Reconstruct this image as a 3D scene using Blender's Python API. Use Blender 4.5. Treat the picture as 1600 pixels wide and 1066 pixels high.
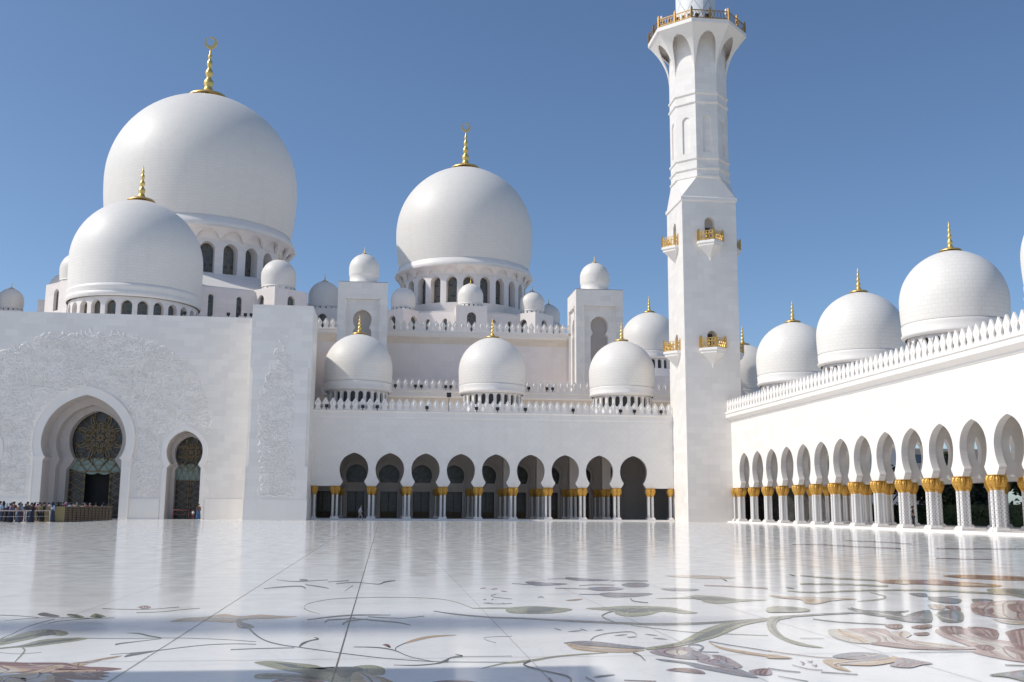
import bpy, bmesh, math, random
from mathutils import Vector, Matrix
from math import sin, cos, tan, pi, radians, atan2, sqrt, acos, hypot
random.seed(11)
for o in list(bpy.data.objects): bpy.data.objects.remove(o)
sc = bpy.context.scene
C = sc.collection

# ---------------------------------------------------------------- camera
YAW, PITCH, ROLL, FPX = .1215, .15965, .00613, 1612.86
F_ = Vector((sin(YAW)*cos(PITCH), cos(YAW)*cos(PITCH), sin(PITCH)))
R_ = Vector((cos(YAW), -sin(YAW), 0)); U_ = R_.cross(F_)
R2 = R_*cos(ROLL)+U_*sin(ROLL); U2 = -R_*sin(ROLL)+U_*cos(ROLL)
cd = bpy.data.cameras.new('camera'); cam = bpy.data.objects.new('camera', cd); C.objects.link(cam)
cam.matrix_world = Matrix(((R2.x, U2.x, -F_.x, 0), (R2.y, U2.y, -F_.y, 0), (R2.z, U2.z, -F_.z, 1.6), (0, 0, 0, 1)))
cd.lens = FPX/1600*36; cd.sensor_width = 36; cd.clip_start = .1; cd.clip_end = 6000
sc.camera = cam

# ---------------------------------------------------------------- sky and sun
EL, AZF = radians(42.5), radians(.8)         # sun from the left, a hair in front of the facade plane
S = Vector((-cos(EL)*cos(AZF), -cos(EL)*sin(AZF), sin(EL)))
w = bpy.data.worlds.new('World'); sc.world = w; w.use_nodes = True
nt = w.node_tree; nt.nodes.clear()
sky = nt.nodes.new('ShaderNodeTexSky'); sky.sky_type = 'NISHITA'; sky.sun_disc = False
sky.sun_elevation = EL; sky.sun_rotation = atan2(S.x, S.y)
sky.altitude = 0; sky.air_density = .75; sky.dust_density = .8; sky.ozone_density = 5
bg = nt.nodes.new('ShaderNodeBackground'); bg.inputs[1].default_value = .132
wo = nt.nodes.new('ShaderNodeOutputWorld')
tn = nt.nodes.new('ShaderNodeMix'); tn.data_type = 'RGBA'; tn.blend_type = 'MULTIPLY'; tn.inputs[0].default_value = 1; tn.inputs[7].default_value = (1.0, .995, .945, 1)   # camera white balance for daylight
nt.links.new(sky.outputs[0], tn.inputs[6]); nt.links.new(tn.outputs[2], bg.inputs[0]); nt.links.new(bg.outputs[0], wo.inputs[0])
sl = bpy.data.lights.new('sun', 'SUN'); sl.energy = 2.8; sl.angle = radians(.53); sl.color = (1, .965, .89)
so = bpy.data.objects.new('sun', sl); C.objects.link(so)
so.rotation_euler = S.to_track_quat('Z', 'Y').to_euler(); so.location = (0, 0, 150)
sc.view_settings.view_transform = 'Standard'; sc.view_settings.look = 'None'
sc.view_settings.exposure = 0.13; sc.view_settings.gamma = 1.0

# ---------------------------------------------------------------- mesh helpers
def ident(u, v, z): return (u, v, z)
class MB:
    def __init__(s): s.v = []; s.f = []; s.m = []; s.sm = []
    def add(s, vs, fs, mi=0, smooth=False):
        b = len(s.v); s.v += [tuple(p) for p in vs]
        for f in fs: s.f.append(tuple(b+i for i in f)); s.m.append(mi); s.sm.append(smooth)
    def quad(s, a, b, c, d, mi=0): s.add([a, b, c, d], [(0, 1, 2, 3)], mi)
    def box(s, x0, x1, y0, y1, z0, z1, mi=0, mp=ident):
        P = [mp(x, y, z) for z in (z0, z1) for y in (y0, y1) for x in (x0, x1)]
        s.add(P, [(0, 1, 3, 2), (4, 6, 7, 5), (0, 4, 5, 1), (2, 3, 7, 6), (0, 2, 6, 4), (1, 5, 7, 3)], mi)
    def lathe(s, prof, n=32, cx=0, cy=0, mi=0, smooth=True, rot=0, cap=True, z0=0):
        vs = []; fs = []
        for r, z in prof:
            for i in range(n):
                a = rot+2*pi*i/n; vs.append((cx+r*cos(a), cy+r*sin(a), z+z0))
        for k in range(len(prof)-1):
            for i in range(n):
                j = (i+1) % n; fs.append((k*n+i, k*n+j, (k+1)*n+j, (k+1)*n+i))
        s.add(vs, fs, mi, smooth)
        if cap:
            k = len(prof)-1
            s.add([(cx+prof[k][0]*cos(rot+2*pi*i/n), cy+prof[k][0]*sin(rot+2*pi*i/n), prof[k][1]+z0) for i in range(n)], [tuple(range(n))], mi)
    def prism(s, poly, z0, z1, mi=0, mp=ident):
        n = len(poly)
        vs = [mp(x, y, z0) for x, y in poly]+[mp(x, y, z1) for x, y in poly]
        s.add(vs, [tuple(range(n))[::-1], tuple(range(n, 2*n))]+[(i, (i+1) % n, n+(i+1) % n, n+i) for i in range(n)], mi)
    def loft(s, rings, mi=0, caps=True, smooth=False):
        n = len(rings[0]); vs = [p for r in rings for p in r]; fs = []
        for k in range(len(rings)-1):
            for i in range(n):
                j = (i+1) % n; fs.append((k*n+i, k*n+j, (k+1)*n+j, (k+1)*n+i))
        if caps: fs += [tuple(range(n))[::-1], tuple((len(rings)-1)*n+i for i in range(n))]
        s.add(vs, fs, mi, smooth)
    def tube(s, pts, r, n=6, mi=0, smooth=True):
        pts = [Vector(p) for p in pts]; rings = []
        for i, p in enumerate(pts):
            t = (pts[min(i+1, len(pts)-1)]-pts[max(i-1, 0)]).normalized()
            a = t.cross(Vector((0, 0, 1)));
            if a.length < .1: a = t.cross(Vector((0, 1, 0)))
            a.normalize(); b = t.cross(a); rr = r[i] if isinstance(r, (list, tuple)) else r
            rings.append([p+a*rr*cos(2*pi*k/n)+b*rr*sin(2*pi*k/n) for k in range(n)])
        s.loft(rings, mi, True, smooth)
    def build(s, name, mats, parent=None, loc=None, rot=None, uvm=None):
        me = bpy.data.meshes.new(name); me.from_pydata(s.v, [], s.f)
        if not isinstance(mats, (list, tuple)): mats = [mats]
        for m in mats: me.materials.append(m)
        me.polygons.foreach_set('material_index', s.m); me.polygons.foreach_set('use_smooth', s.sm)
        me.update()
        o = bpy.data.objects.new(name, me); C.objects.link(o)
        if parent: o.parent = parent
        if loc: o.location = loc
        if rot: o.rotation_euler = rot
        if parent and parent.name in WB: o.location = Vector(o.location)-Vector(parent.location)
        return o
WB = set()          # things whose parts are written in world coordinates
def tag(o, label=None, cat=None, group=None, kind=None):
    if label: o['label'] = label
    if cat: o['category'] = cat
    if group: o['group'] = group
    if kind: o['kind'] = kind
    return o
def empty(name, loc, label, cat, group=None, rz=0, wb=False):
    o = bpy.data.objects.new(name, None); C.objects.link(o); o.location = loc; o.rotation_euler = (0, 0, rz)
    o.empty_display_size = .5
    if wb: WB.add(o.name)
    return tag(o, label, cat, group)
def inst(src, parent, loc=None, rot=None, name=None):       # copy one mesh object (shares its data) with its sub-parts
    o = src.copy(); C.objects.link(o); o.parent = parent
    if loc is not None: o.location = loc
    if rot is not None: o.rotation_euler = rot
    for ch in KIDS.get(src.name, []):
        c = ch.copy(); C.objects.link(c); c.parent = o
    return o
KIDS = {}
def kids(o, *ch):
    KIDS.setdefault(o.name, []).extend(ch)
    return o
def copy_tree(root, loc, label, rz=None):
    r = root.copy(); C.objects.link(r); r.location = loc
    if rz is not None: r.rotation_euler = (0, 0, rz)
    if label: r['label'] = label
    def rec(a, b):
        for ch in [c for c in ALLOBJ() if c.parent == a]:
            c = ch.copy(); C.objects.link(c); c.parent = b; rec(ch, c)
    rec(root, r)
    return r
def ALLOBJ(): return list(bpy.data.objects)

# ---------------------------------------------------------------- materials
def mat(name):
    m = bpy.data.materials.new(name); m.use_nodes = True; m.node_tree.nodes.clear()
    n = m.node_tree.nodes; o = n.new('ShaderNodeOutputMaterial'); b = n.new('ShaderNodeBsdfPrincipled')
    m.node_tree.links.new(b.outputs[0], o.inputs[0]); return m, n, m.node_tree.links, b
def mth(n, l, op, a, b=None, c=None):
    x = n.new('ShaderNodeMath'); x.operation = op
    for i, v in enumerate((a, b, c)):
        if v is None: continue
        if isinstance(v, (int, float)): x.inputs[i].default_value = v
        else: l.new(v, x.inputs[i])
    return x.outputs[0]
def mixc(n, l, fac, a, b):
    x = n.new('ShaderNodeMix'); x.data_type = 'RGBA'
    for i, v in ((0, fac), (6, a), (7, b)):
        if isinstance(v, (int, float)): x.inputs[i].default_value = v
        elif isinstance(v, tuple): x.inputs[i].default_value = v+(1,) if len(v) == 3 else v
        else: l.new(v, x.inputs[i])
    return x.outputs[2]
def ramp(n, l, fac, stops):
    r = n.new('ShaderNodeValToRGB'); l.new(fac, r.inputs[0]); e = r.color_ramp.elements
    while len(e) < len(stops): e.new(.5)
    for el, (p, c) in zip(e, stops): el.position = p; el.color = c+(1,) if len(c) == 3 else c
    return r.outputs[0]
def noise(n, l, vec, scale, detail=3, rough=.5):
    x = n.new('ShaderNodeTexNoise'); x.inputs['Scale'].default_value = scale; x.inputs['Detail'].default_value = detail
    x.inputs['Roughness'].default_value = rough
    if vec is not None: l.new(vec, x.inputs['Vector'])
    return x.outputs[0]
def bump(n, l, b, h, strength, dist):
    x = n.new('ShaderNodeBump'); x.inputs['Strength'].default_value = strength; x.inputs['Distance'].default_value = dist
    l.new(h, x.inputs['Height']); l.new(x.outputs[0], b.inputs['Normal'])
def stone(name, col, tw=1.2, th=.6, var=.06, rough=.45, dome=False, R=1, diamond=False, warm=.0, mort=.9):
    m, n, l, b = mat(name)
    g = n.new('ShaderNodeNewGeometry'); tc = n.new('ShaderNodeTexCoord')
    sp = n.new('ShaderNodeSeparateXYZ')
    cb = n.new('ShaderNodeCombineXYZ')
    if dome:
        l.new(tc.outputs['Object'], sp.inputs[0])
        ang = mth(n, l, 'ARCTAN2', sp.outputs[1], sp.outputs[0])
        l.new(mth(n, l, 'MULTIPLY', ang, R), cb.inputs[0])
        l.new(mth(n, l, 'MULTIPLY', mth(n, l, 'ARCSINE', mth(n, l, 'DIVIDE', sp.outputs[2], R*1.7)), R*1.7), cb.inputs[1])
    else:
        l.new(g.outputs['Position'], sp.inputs[0]); sn = n.new('ShaderNodeSeparateXYZ'); l.new(g.outputs['Normal'], sn.inputs[0])
        ax = mth(n, l, 'GREATER_THAN', mth(n, l, 'ABSOLUTE', sn.outputs[0]), .72)
        mx = n.new('ShaderNodeMix'); l.new(ax, mx.inputs[0]); l.new(sp.outputs[0], mx.inputs[2]); l.new(sp.outputs[1], mx.inputs[3])
        l.new(mx.outputs[0], cb.inputs[0]); l.new(sp.outputs[2], cb.inputs[1])
    vec = cb.outputs[0]
    br = n.new('ShaderNodeTexBrick'); l.new(vec, br.inputs['Vector'])
    br.inputs['Scale'].default_value = 1; br.inputs['Brick Width'].default_value = tw; br.inputs['Row Height'].default_value = th
    br.inputs['Mortar Size'].default_value = .008 if not dome else .022; br.inputs['Mortar Smooth'].default_value = .3; br.inputs['Bias'].default_value = 0
    c1 = tuple(min(.93, c*(1+var*.5)) for c in col); c2 = tuple(c*(1-var) for c in col)
    br.inputs['Color1'].default_value = c1+(1,); br.inputs['Color2'].default_value = c2+(1,)
    br.inputs['Mortar'].default_value = tuple(c*mort for c in col)+(1,)
    nz = noise(n, l, tc.outputs['Object'] if dome else g.outputs['Position'], .35 if not dome else 1.6/R, 5, .65)
    c = mixc(n, l, mth(n, l, 'MULTIPLY', ramp(n, l, nz, [(.35, (0, 0, 0)), (.75, (1, 1, 1))]), .35), br.outputs['Color'], tuple(c*k for c, k in zip(col, (.93, .915, .9))))
    # rain streaks: long thin vertical noise
    mp = n.new('ShaderNodeMapping'); l.new(tc.outputs['Object'] if dome else g.outputs['Position'], mp.inputs[0]); mp.inputs['Scale'].default_value = (1.3, 1.3, .07)
    st = noise(n, l, mp.outputs[0], 1, 4, .6)
    c = mixc(n, l, mth(n, l, 'MULTIPLY', ramp(n, l, st, [(.52, (0, 0, 0)), (.8, (1, 1, 1))]), .28), c, tuple(c*k for c, k in zip(col, (.82, .79, .75))))
    h = mth(n, l, 'ADD', mth(n, l, 'MULTIPLY', br.outputs['Fac'], -.6), mth(n, l, 'MULTIPLY', noise(n, l, g.outputs['Position'], 3, 3), .25))
    if diamond:
        u2 = mth(n, l, 'MULTIPLY', cb.inputs[0].links[0].from_socket, 1/diamond); v2 = mth(n, l, 'MULTIPLY', sp.outputs[2], 1/diamond)
        d1 = mth(n, l, 'ABSOLUTE', mth(n, l, 'SUBTRACT', mth(n, l, 'FRACT', mth(n, l, 'ADD', u2, v2)), .5))
        d2 = mth(n, l, 'ABSOLUTE', mth(n, l, 'SUBTRACT', mth(n, l, 'FRACT', mth(n, l, 'SUBTRACT', u2, v2)), .5))
        d = mth(n, l, 'MINIMUM', d1, d2); ln = mth(n, l, 'LESS_THAN', d, .09)
        c = mixc(n, l, mth(n, l, 'MULTIPLY', ln, .35), c, tuple(x*.92 for x in col)); h = mth(n, l, 'SUBTRACT', h, mth(n, l, 'MULTIPLY', ln, .6))
    l.new(c, b.inputs['Base Color']); b.inputs['Roughness'].default_value = rough
    b.inputs['Specular IOR Level'].default_value = .35
    bump(n, l, b, h, .35 if not dome else .12, .02)
    return m
M = {}
M['wall'] = stone('white_marble_cladding', (.87, .82, .765), 1.5, .75, .07)
M['fwall'] = stone('white_marble_lattice', (.90, .85, .79), 1.5, .75, .04, diamond=.9)
M['trim'] = stone('white_marble_trim', (.88, .83, .775), 2.4, 3, .03)
M['cream'] = stone('cream_limestone', (.88, .81, .76), 1.3, .8, .05)
M['creamd'] = stone('cream_limestone_lattice', (.89, .80, .745), 1.3, .8, .04, diamond=.75)
M['sand'] = stone('sand_stone_band', (.85, .71, .56), 1.5, 1.5, .08, mort=.8)
M['reveal'] = stone('shade_darkened_arch_stone', (.56, .51, .48), 1.2, .8, .05)  # wall stone darkened: the shade of arch recesses is put into the colour
M['reveal2'] = stone('shade_toned_arch_stone', (.68, .64, .605), 1.2, .8, .05)  # arch undersides and ribs, toned down in colour for their shade
M['shadewall'] = stone('shade_toned_grey_stone', (.50, .45, .41), 1.2, .8, .05)  # interior walls drawn grey, their shade put into the base colour
_dm = {}
def domestone(R):
    k = 'big' if R > 11 else 'mid' if R > 7 else 'small' if R > 3.2 else 'tiny'
    if k not in _dm:
        _dm[k] = stone('dome_marble_mosaic_'+k, (.86, .81, .745), {'big': 1.1, 'mid': .8, 'small': .6, 'tiny': .5}[k], {'big': .5, 'mid': .4, 'small': .36, 'tiny': .3}[k], .022, .5, dome=True, R=R, mort=.88)
    return _dm[k]
def simple(name, col, rough=.5, metal=0, nscale=0, namt=.2, bmp=0, spec=.5):
    m, n, l, b = mat(name); b.inputs['Roughness'].default_value = rough; b.inputs['Metallic'].default_value = metal
    b.inputs['Specular IOR Level'].default_value = spec
    tc = n.new('ShaderNodeTexCoord')
    nz = noise(n, l, tc.outputs['Object'], nscale or 3, 3)
    l.new(mixc(n, l, mth(n, l, 'MULTIPLY', nz, namt*1.6), col, tuple(c*.55 for c in col)), b.inputs['Base Color'])
    if bmp: bump(n, l, b, nz, bmp, .03)
    return m
M['gold'] = simple('gilded_metal', (.95, .66, .22), .4, .8, 6, .15)
M['galleryrail'] = simple('aged_gold_railing', (.50, .30, .10), .45, .6, 5, .4)
M['goldcap'] = simple('gilded_palm_capital', (.76, .43, .09), .45, .5, 9, .4, .6)
M['goldrail'] = simple('gold_balustrade', (.78, .47, .12), .38, .75, 5, .3)
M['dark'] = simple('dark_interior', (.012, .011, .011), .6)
M['black'] = simple('black_lamp_housing', (.02, .02, .022), .45)
M['wood'] = simple('brown_slatted_wood', (.12, .07, .025), .5, 0, 8, .5)
M['woodend'] = simple('sun_tinted_timber_end', (.36, .27, .12), .55, 0, 5, .3)  # same timber made lighter: golden sunlight on the end painted into the colour
M['rail'] = simple('pale_barrier_paint', (.55, .50, .47), .4)
M['mint'] = simple('mint_glass_panel', (.34, .46, .41), .25, 0, 4, .4)
M['brass'] = simple('brass_lattice', (.30, .215, .115), .4, .4)
def glass(name, a=(.03, .032, .034), bcol=(.14, .115, .08), sc_=2.2, th=.09):
    m, n, l, b = mat(name); tc = n.new('ShaderNodeTexCoord')
    v = n.new('ShaderNodeTexVoronoi'); v.feature = 'DISTANCE_TO_EDGE'; v.inputs['Scale'].default_value = sc_
    l.new(tc.outputs['Object'], v.inputs['Vector'])
    f = mth(n, l, 'LESS_THAN', v.outputs[0], th)
    vc = n.new('ShaderNodeTexVoronoi'); vc.inputs['Scale'].default_value = sc_; l.new(tc.outputs['Object'], vc.inputs['Vector'])
    bw = n.new('ShaderNodeRGBToBW'); l.new(vc.outputs['Color'], bw.inputs[0])
    base = mixc(n, l, bw.outputs[0], a, tuple(x*2.6 for x in a))
    l.new(mixc(n, l, f, base, bcol), b.inputs['Base Color']); b.inputs['Roughness'].default_value = .22
    return m
M['glass'] = glass('leaded_window_glass', (.045, .05, .048), (.15, .125, .09), 1.3, .1)
M['glass2'] = glass('dark_door_glass', (.035, .034, .035), (.055, .045, .03), 1.6, .03)
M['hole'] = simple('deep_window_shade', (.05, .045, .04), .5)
# column shaft: white marble with inlaid dark flowers in rising rows
m, n, l, b = mat('inlaid_column_marble'); tc = n.new('ShaderNodeTexCoord'); sp = n.new('ShaderNodeSeparateXYZ'); l.new(tc.outputs['Object'], sp.inputs[0])
ang = mth(n, l, 'MULTIPLY', mth(n, l, 'ARCTAN2', sp.outputs[1], sp.outputs[0]), 6/(2*pi))
fu = mth(n, l, 'ABSOLUTE', mth(n, l, 'SUBTRACT', mth(n, l, 'FRACT', ang), .5)); zz = mth(n, l, 'ADD', mth(n, l, 'MULTIPLY', sp.outputs[2], 3.4), mth(n, l, 'MULTIPLY', mth(n, l, 'FLOOR', ang), .5))
fz = mth(n, l, 'ABSOLUTE', mth(n, l, 'SUBTRACT', mth(n, l, 'FRACT', zz), .5))
nz = noise(n, l, tc.outputs['Object'], 14, 2)
d = mth(n, l, 'ADD', mth(n, l, 'ADD', mth(n, l, 'MULTIPLY', fu, 1.0), fz), mth(n, l, 'MULTIPLY', mth(n, l, 'SUBTRACT', nz, .5), .5))
spot = mth(n, l, 'MULTIPLY', mth(n, l, 'LESS_THAN', d, .25), mth(n, l, 'LESS_THAN', sp.outputs[2], 2.75))
l.new(mixc(n, l, mth(n, l, 'MULTIPLY', spot, .7), (.82, .79, .76), (.20, .13, .10)), b.inputs['Base Color']); b.inputs['Roughness'].default_value = .3
M['shaft'] = m
# minaret cylinder: helical diamond joints
m, n, l, b = mat('minaret_diamond_marble'); tc = n.new('ShaderNodeTexCoord'); sp = n.new('ShaderNodeSeparateXYZ'); l.new(tc.outputs['Object'], sp.inputs[0])
ang = mth(n, l, 'MULTIPLY', mth(n, l, 'ARCTAN2', sp.outputs[1], sp.outputs[0]), 8/(2*pi)); zz = mth(n, l, 'MULTIPLY', sp.outputs[2], .30)
d1 = mth(n, l, 'ABSOLUTE', mth(n, l, 'SUBTRACT', mth(n, l, 'FRACT', mth(n, l, 'ADD', ang, zz)), .5))
d2 = mth(n, l, 'ABSOLUTE', mth(n, l, 'SUBTRACT', mth(n, l, 'FRACT', mth(n, l, 'SUBTRACT', ang, zz)), .5))
ln = mth(n, l, 'LESS_THAN', mth(n, l, 'MINIMUM', d1, d2), .035)
l.new(mixc(n, l, mth(n, l, 'MULTIPLY', ln, .7), (.80, .80, .79), (.42, .42, .42)), b.inputs['Base Color']); b.inputs['Roughness'].default_value = .45
bump(n, l, b, mth(n, l, 'MULTIPLY', ln, -1), .6, .05)
M['diamond'] = m
# ---------------------------------------------------------------- floor material
def floormat(name, col, rough=.07, vein=.05, cut=True):
    m, n, l, b = mat(name); g = n.new('ShaderNodeNewGeometry')
    nz = noise(n, l, g.outputs['Position'], .9, 6, .65); nf = noise(n, l, g.outputs['Position'], 9, 4, .7)
    f = mth(n, l, 'ADD', mth(n, l, 'MULTIPLY', nz, .7), mth(n, l, 'MULTIPLY', nf, .3))
    cc = mixc(n, l, ramp(n, l, f, [(.38, (0, 0, 0)), (.68, (1, 1, 1))]), tuple(min(.95, c*(1+vein)) for c in col), tuple(c*(1-vein) for c in col))
    if cut:                                                 # cut stone pieces: each its own tone, hairline joints between
        vo = n.new('ShaderNodeTexVoronoi'); vo.inputs['Scale'].default_value = 2.6; l.new(g.outputs['Position'], vo.inputs['Vector'])
        ve = n.new('ShaderNodeTexVoronoi'); ve.feature = 'DISTANCE_TO_EDGE'; ve.inputs['Scale'].default_value = 2.6; l.new(g.outputs['Position'], ve.inputs['Vector'])
        bw = n.new('ShaderNodeRGBToBW'); l.new(vo.outputs['Color'], bw.inputs[0])
        cc = mixc(n, l, mth(n, l, 'MULTIPLY', bw.outputs[0], .45), cc, tuple(c*.62 for c in col))
        cc = mixc(n, l, mth(n, l, 'MULTIPLY', mth(n, l, 'LESS_THAN', ve.outputs[0], .012), .6), cc, tuple(c*.4 for c in col))
    else:                                                   # big slabs: slight tone steps, faint seams, grey veins, scuffed dust
        br = n.new('ShaderNodeTexBrick'); mp0 = n.new('ShaderNodeMapping'); mp0.inputs['Location'].default_value = (.43, .65, 0); l.new(g.outputs['Position'], mp0.inputs[0]); l.new(mp0.outputs[0], br.inputs['Vector'])
        br.offset = 0; br.inputs['Scale'].default_value = 1; br.inputs['Brick Width'].default_value = 2.02; br.inputs['Row Height'].default_value = 2.02; br.inputs['Mortar Size'].default_value = .003
        br.inputs['Color1'].default_value = (1, 1, 1, 1); br.inputs['Color2'].default_value = (.955, .955, .96, 1); br.inputs['Mortar'].default_value = (.86, .85, .84, 1)
        mm = n.new('ShaderNodeMix'); mm.data_type = 'RGBA'; mm.blend_type = 'MULTIPLY'; mm.inputs[0].default_value = 1; l.new(cc, mm.inputs[6]); l.new(br.outputs['Color'], mm.inputs[7]); cc = mm.outputs[2]
        wv = n.new('ShaderNodeTexNoise'); wv.inputs['Scale'].default_value = .7; wv.inputs['Detail'].default_value = 8; wv.inputs['Distortion'].default_value = 1.6; l.new(g.outputs['Position'], wv.inputs['Vector'])
        ab = mth(n, l, 'ABSOLUTE', mth(n, l, 'SUBTRACT', wv.outputs[0], .5)); cc = mixc(n, l, mth(n, l, 'MULTIPLY', ramp(n, l, ab, [(0, (1, 1, 1)), (.025, (0, 0, 0))]), .16), cc, (.55, .55, .57))
    l.new(cc, b.inputs['Base Color'])
    b.inputs['IOR'].default_value = 1.17
    l.new(ramp(n, l, noise(n, l, g.outputs['Position'], 1.7, 4), [(.3, (rough*.6,)*3), (.75, (rough*1.6,)*3)]), b.inputs['Roughness'])
    mp = n.new('ShaderNodeMapping'); l.new(g.outputs['Position'], mp.inputs[0]); mp.inputs['Scale'].default_value = (.35, .8, 1)
    h = mth(n, l, 'ADD', noise(n, l, mp.outputs[0], .55, 2, .5), mth(n, l, 'MULTIPLY', noise(n, l, g.outputs['Position'], 4, 2), .03))
    bump(n, l, b, h, .5, .018)
    return m
FL = [floormat('polished_white_marble_floor', (.96, .92, .865), rough=.1, vein=.01, cut=False), floormat('floor_joint_line', (.16, .13, .11), .2, cut=False),
      floormat('inlay_olive_green', (.34, .34, .22), .1, .16), floormat('inlay_dark_green', (.10, .125, .115), .1, .2),
      floormat('inlay_maroon', (.23, .09, .08), .1, .25), floormat('inlay_ochre', (.60, .41, .24), .1, .14),
      floormat('inlay_rose', (.50, .32, .28), .1, .16), floormat('inlay_slate_blue', (.24, .26, .31), .1, .25),
      floormat('inlay_pale_cream', (.66, .58, .49), .1, .06), floormat('inlay_mauve_grey', (.36, .29, .31), .1, .3), floormat('pale_joint_line', (.52, .50, .50), .15, cut=False), floormat('inlay_orange', (.42, .20, .075), .1, .25)]
mb = MB()
XR, YF = 41.256, 125.945
def frect(x0, x1, y0, y1, z, mi): mb.quad((x0, y0, z), (x1, y0, z), (x1, y1, z), (x0, y1, z), mi)
frect(-150, XR+16, -60, YF+14, 0, 0)
for k in range(-14, 21):                                     # slab joints running to the prayer hall, and across
    x = -.43+2.02*k; dk = k in (0, -1)
    frect(x-(.007 if k == 0 else .0045), x+(.007 if k == 0 else .0045), -10, 118, .0052, 1 if dk else 10)
for k in range(-3, 14):
    y = 11.45+8.1*k; frect(-40, 40, y-.006, y+.006, .0051, 10)
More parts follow.
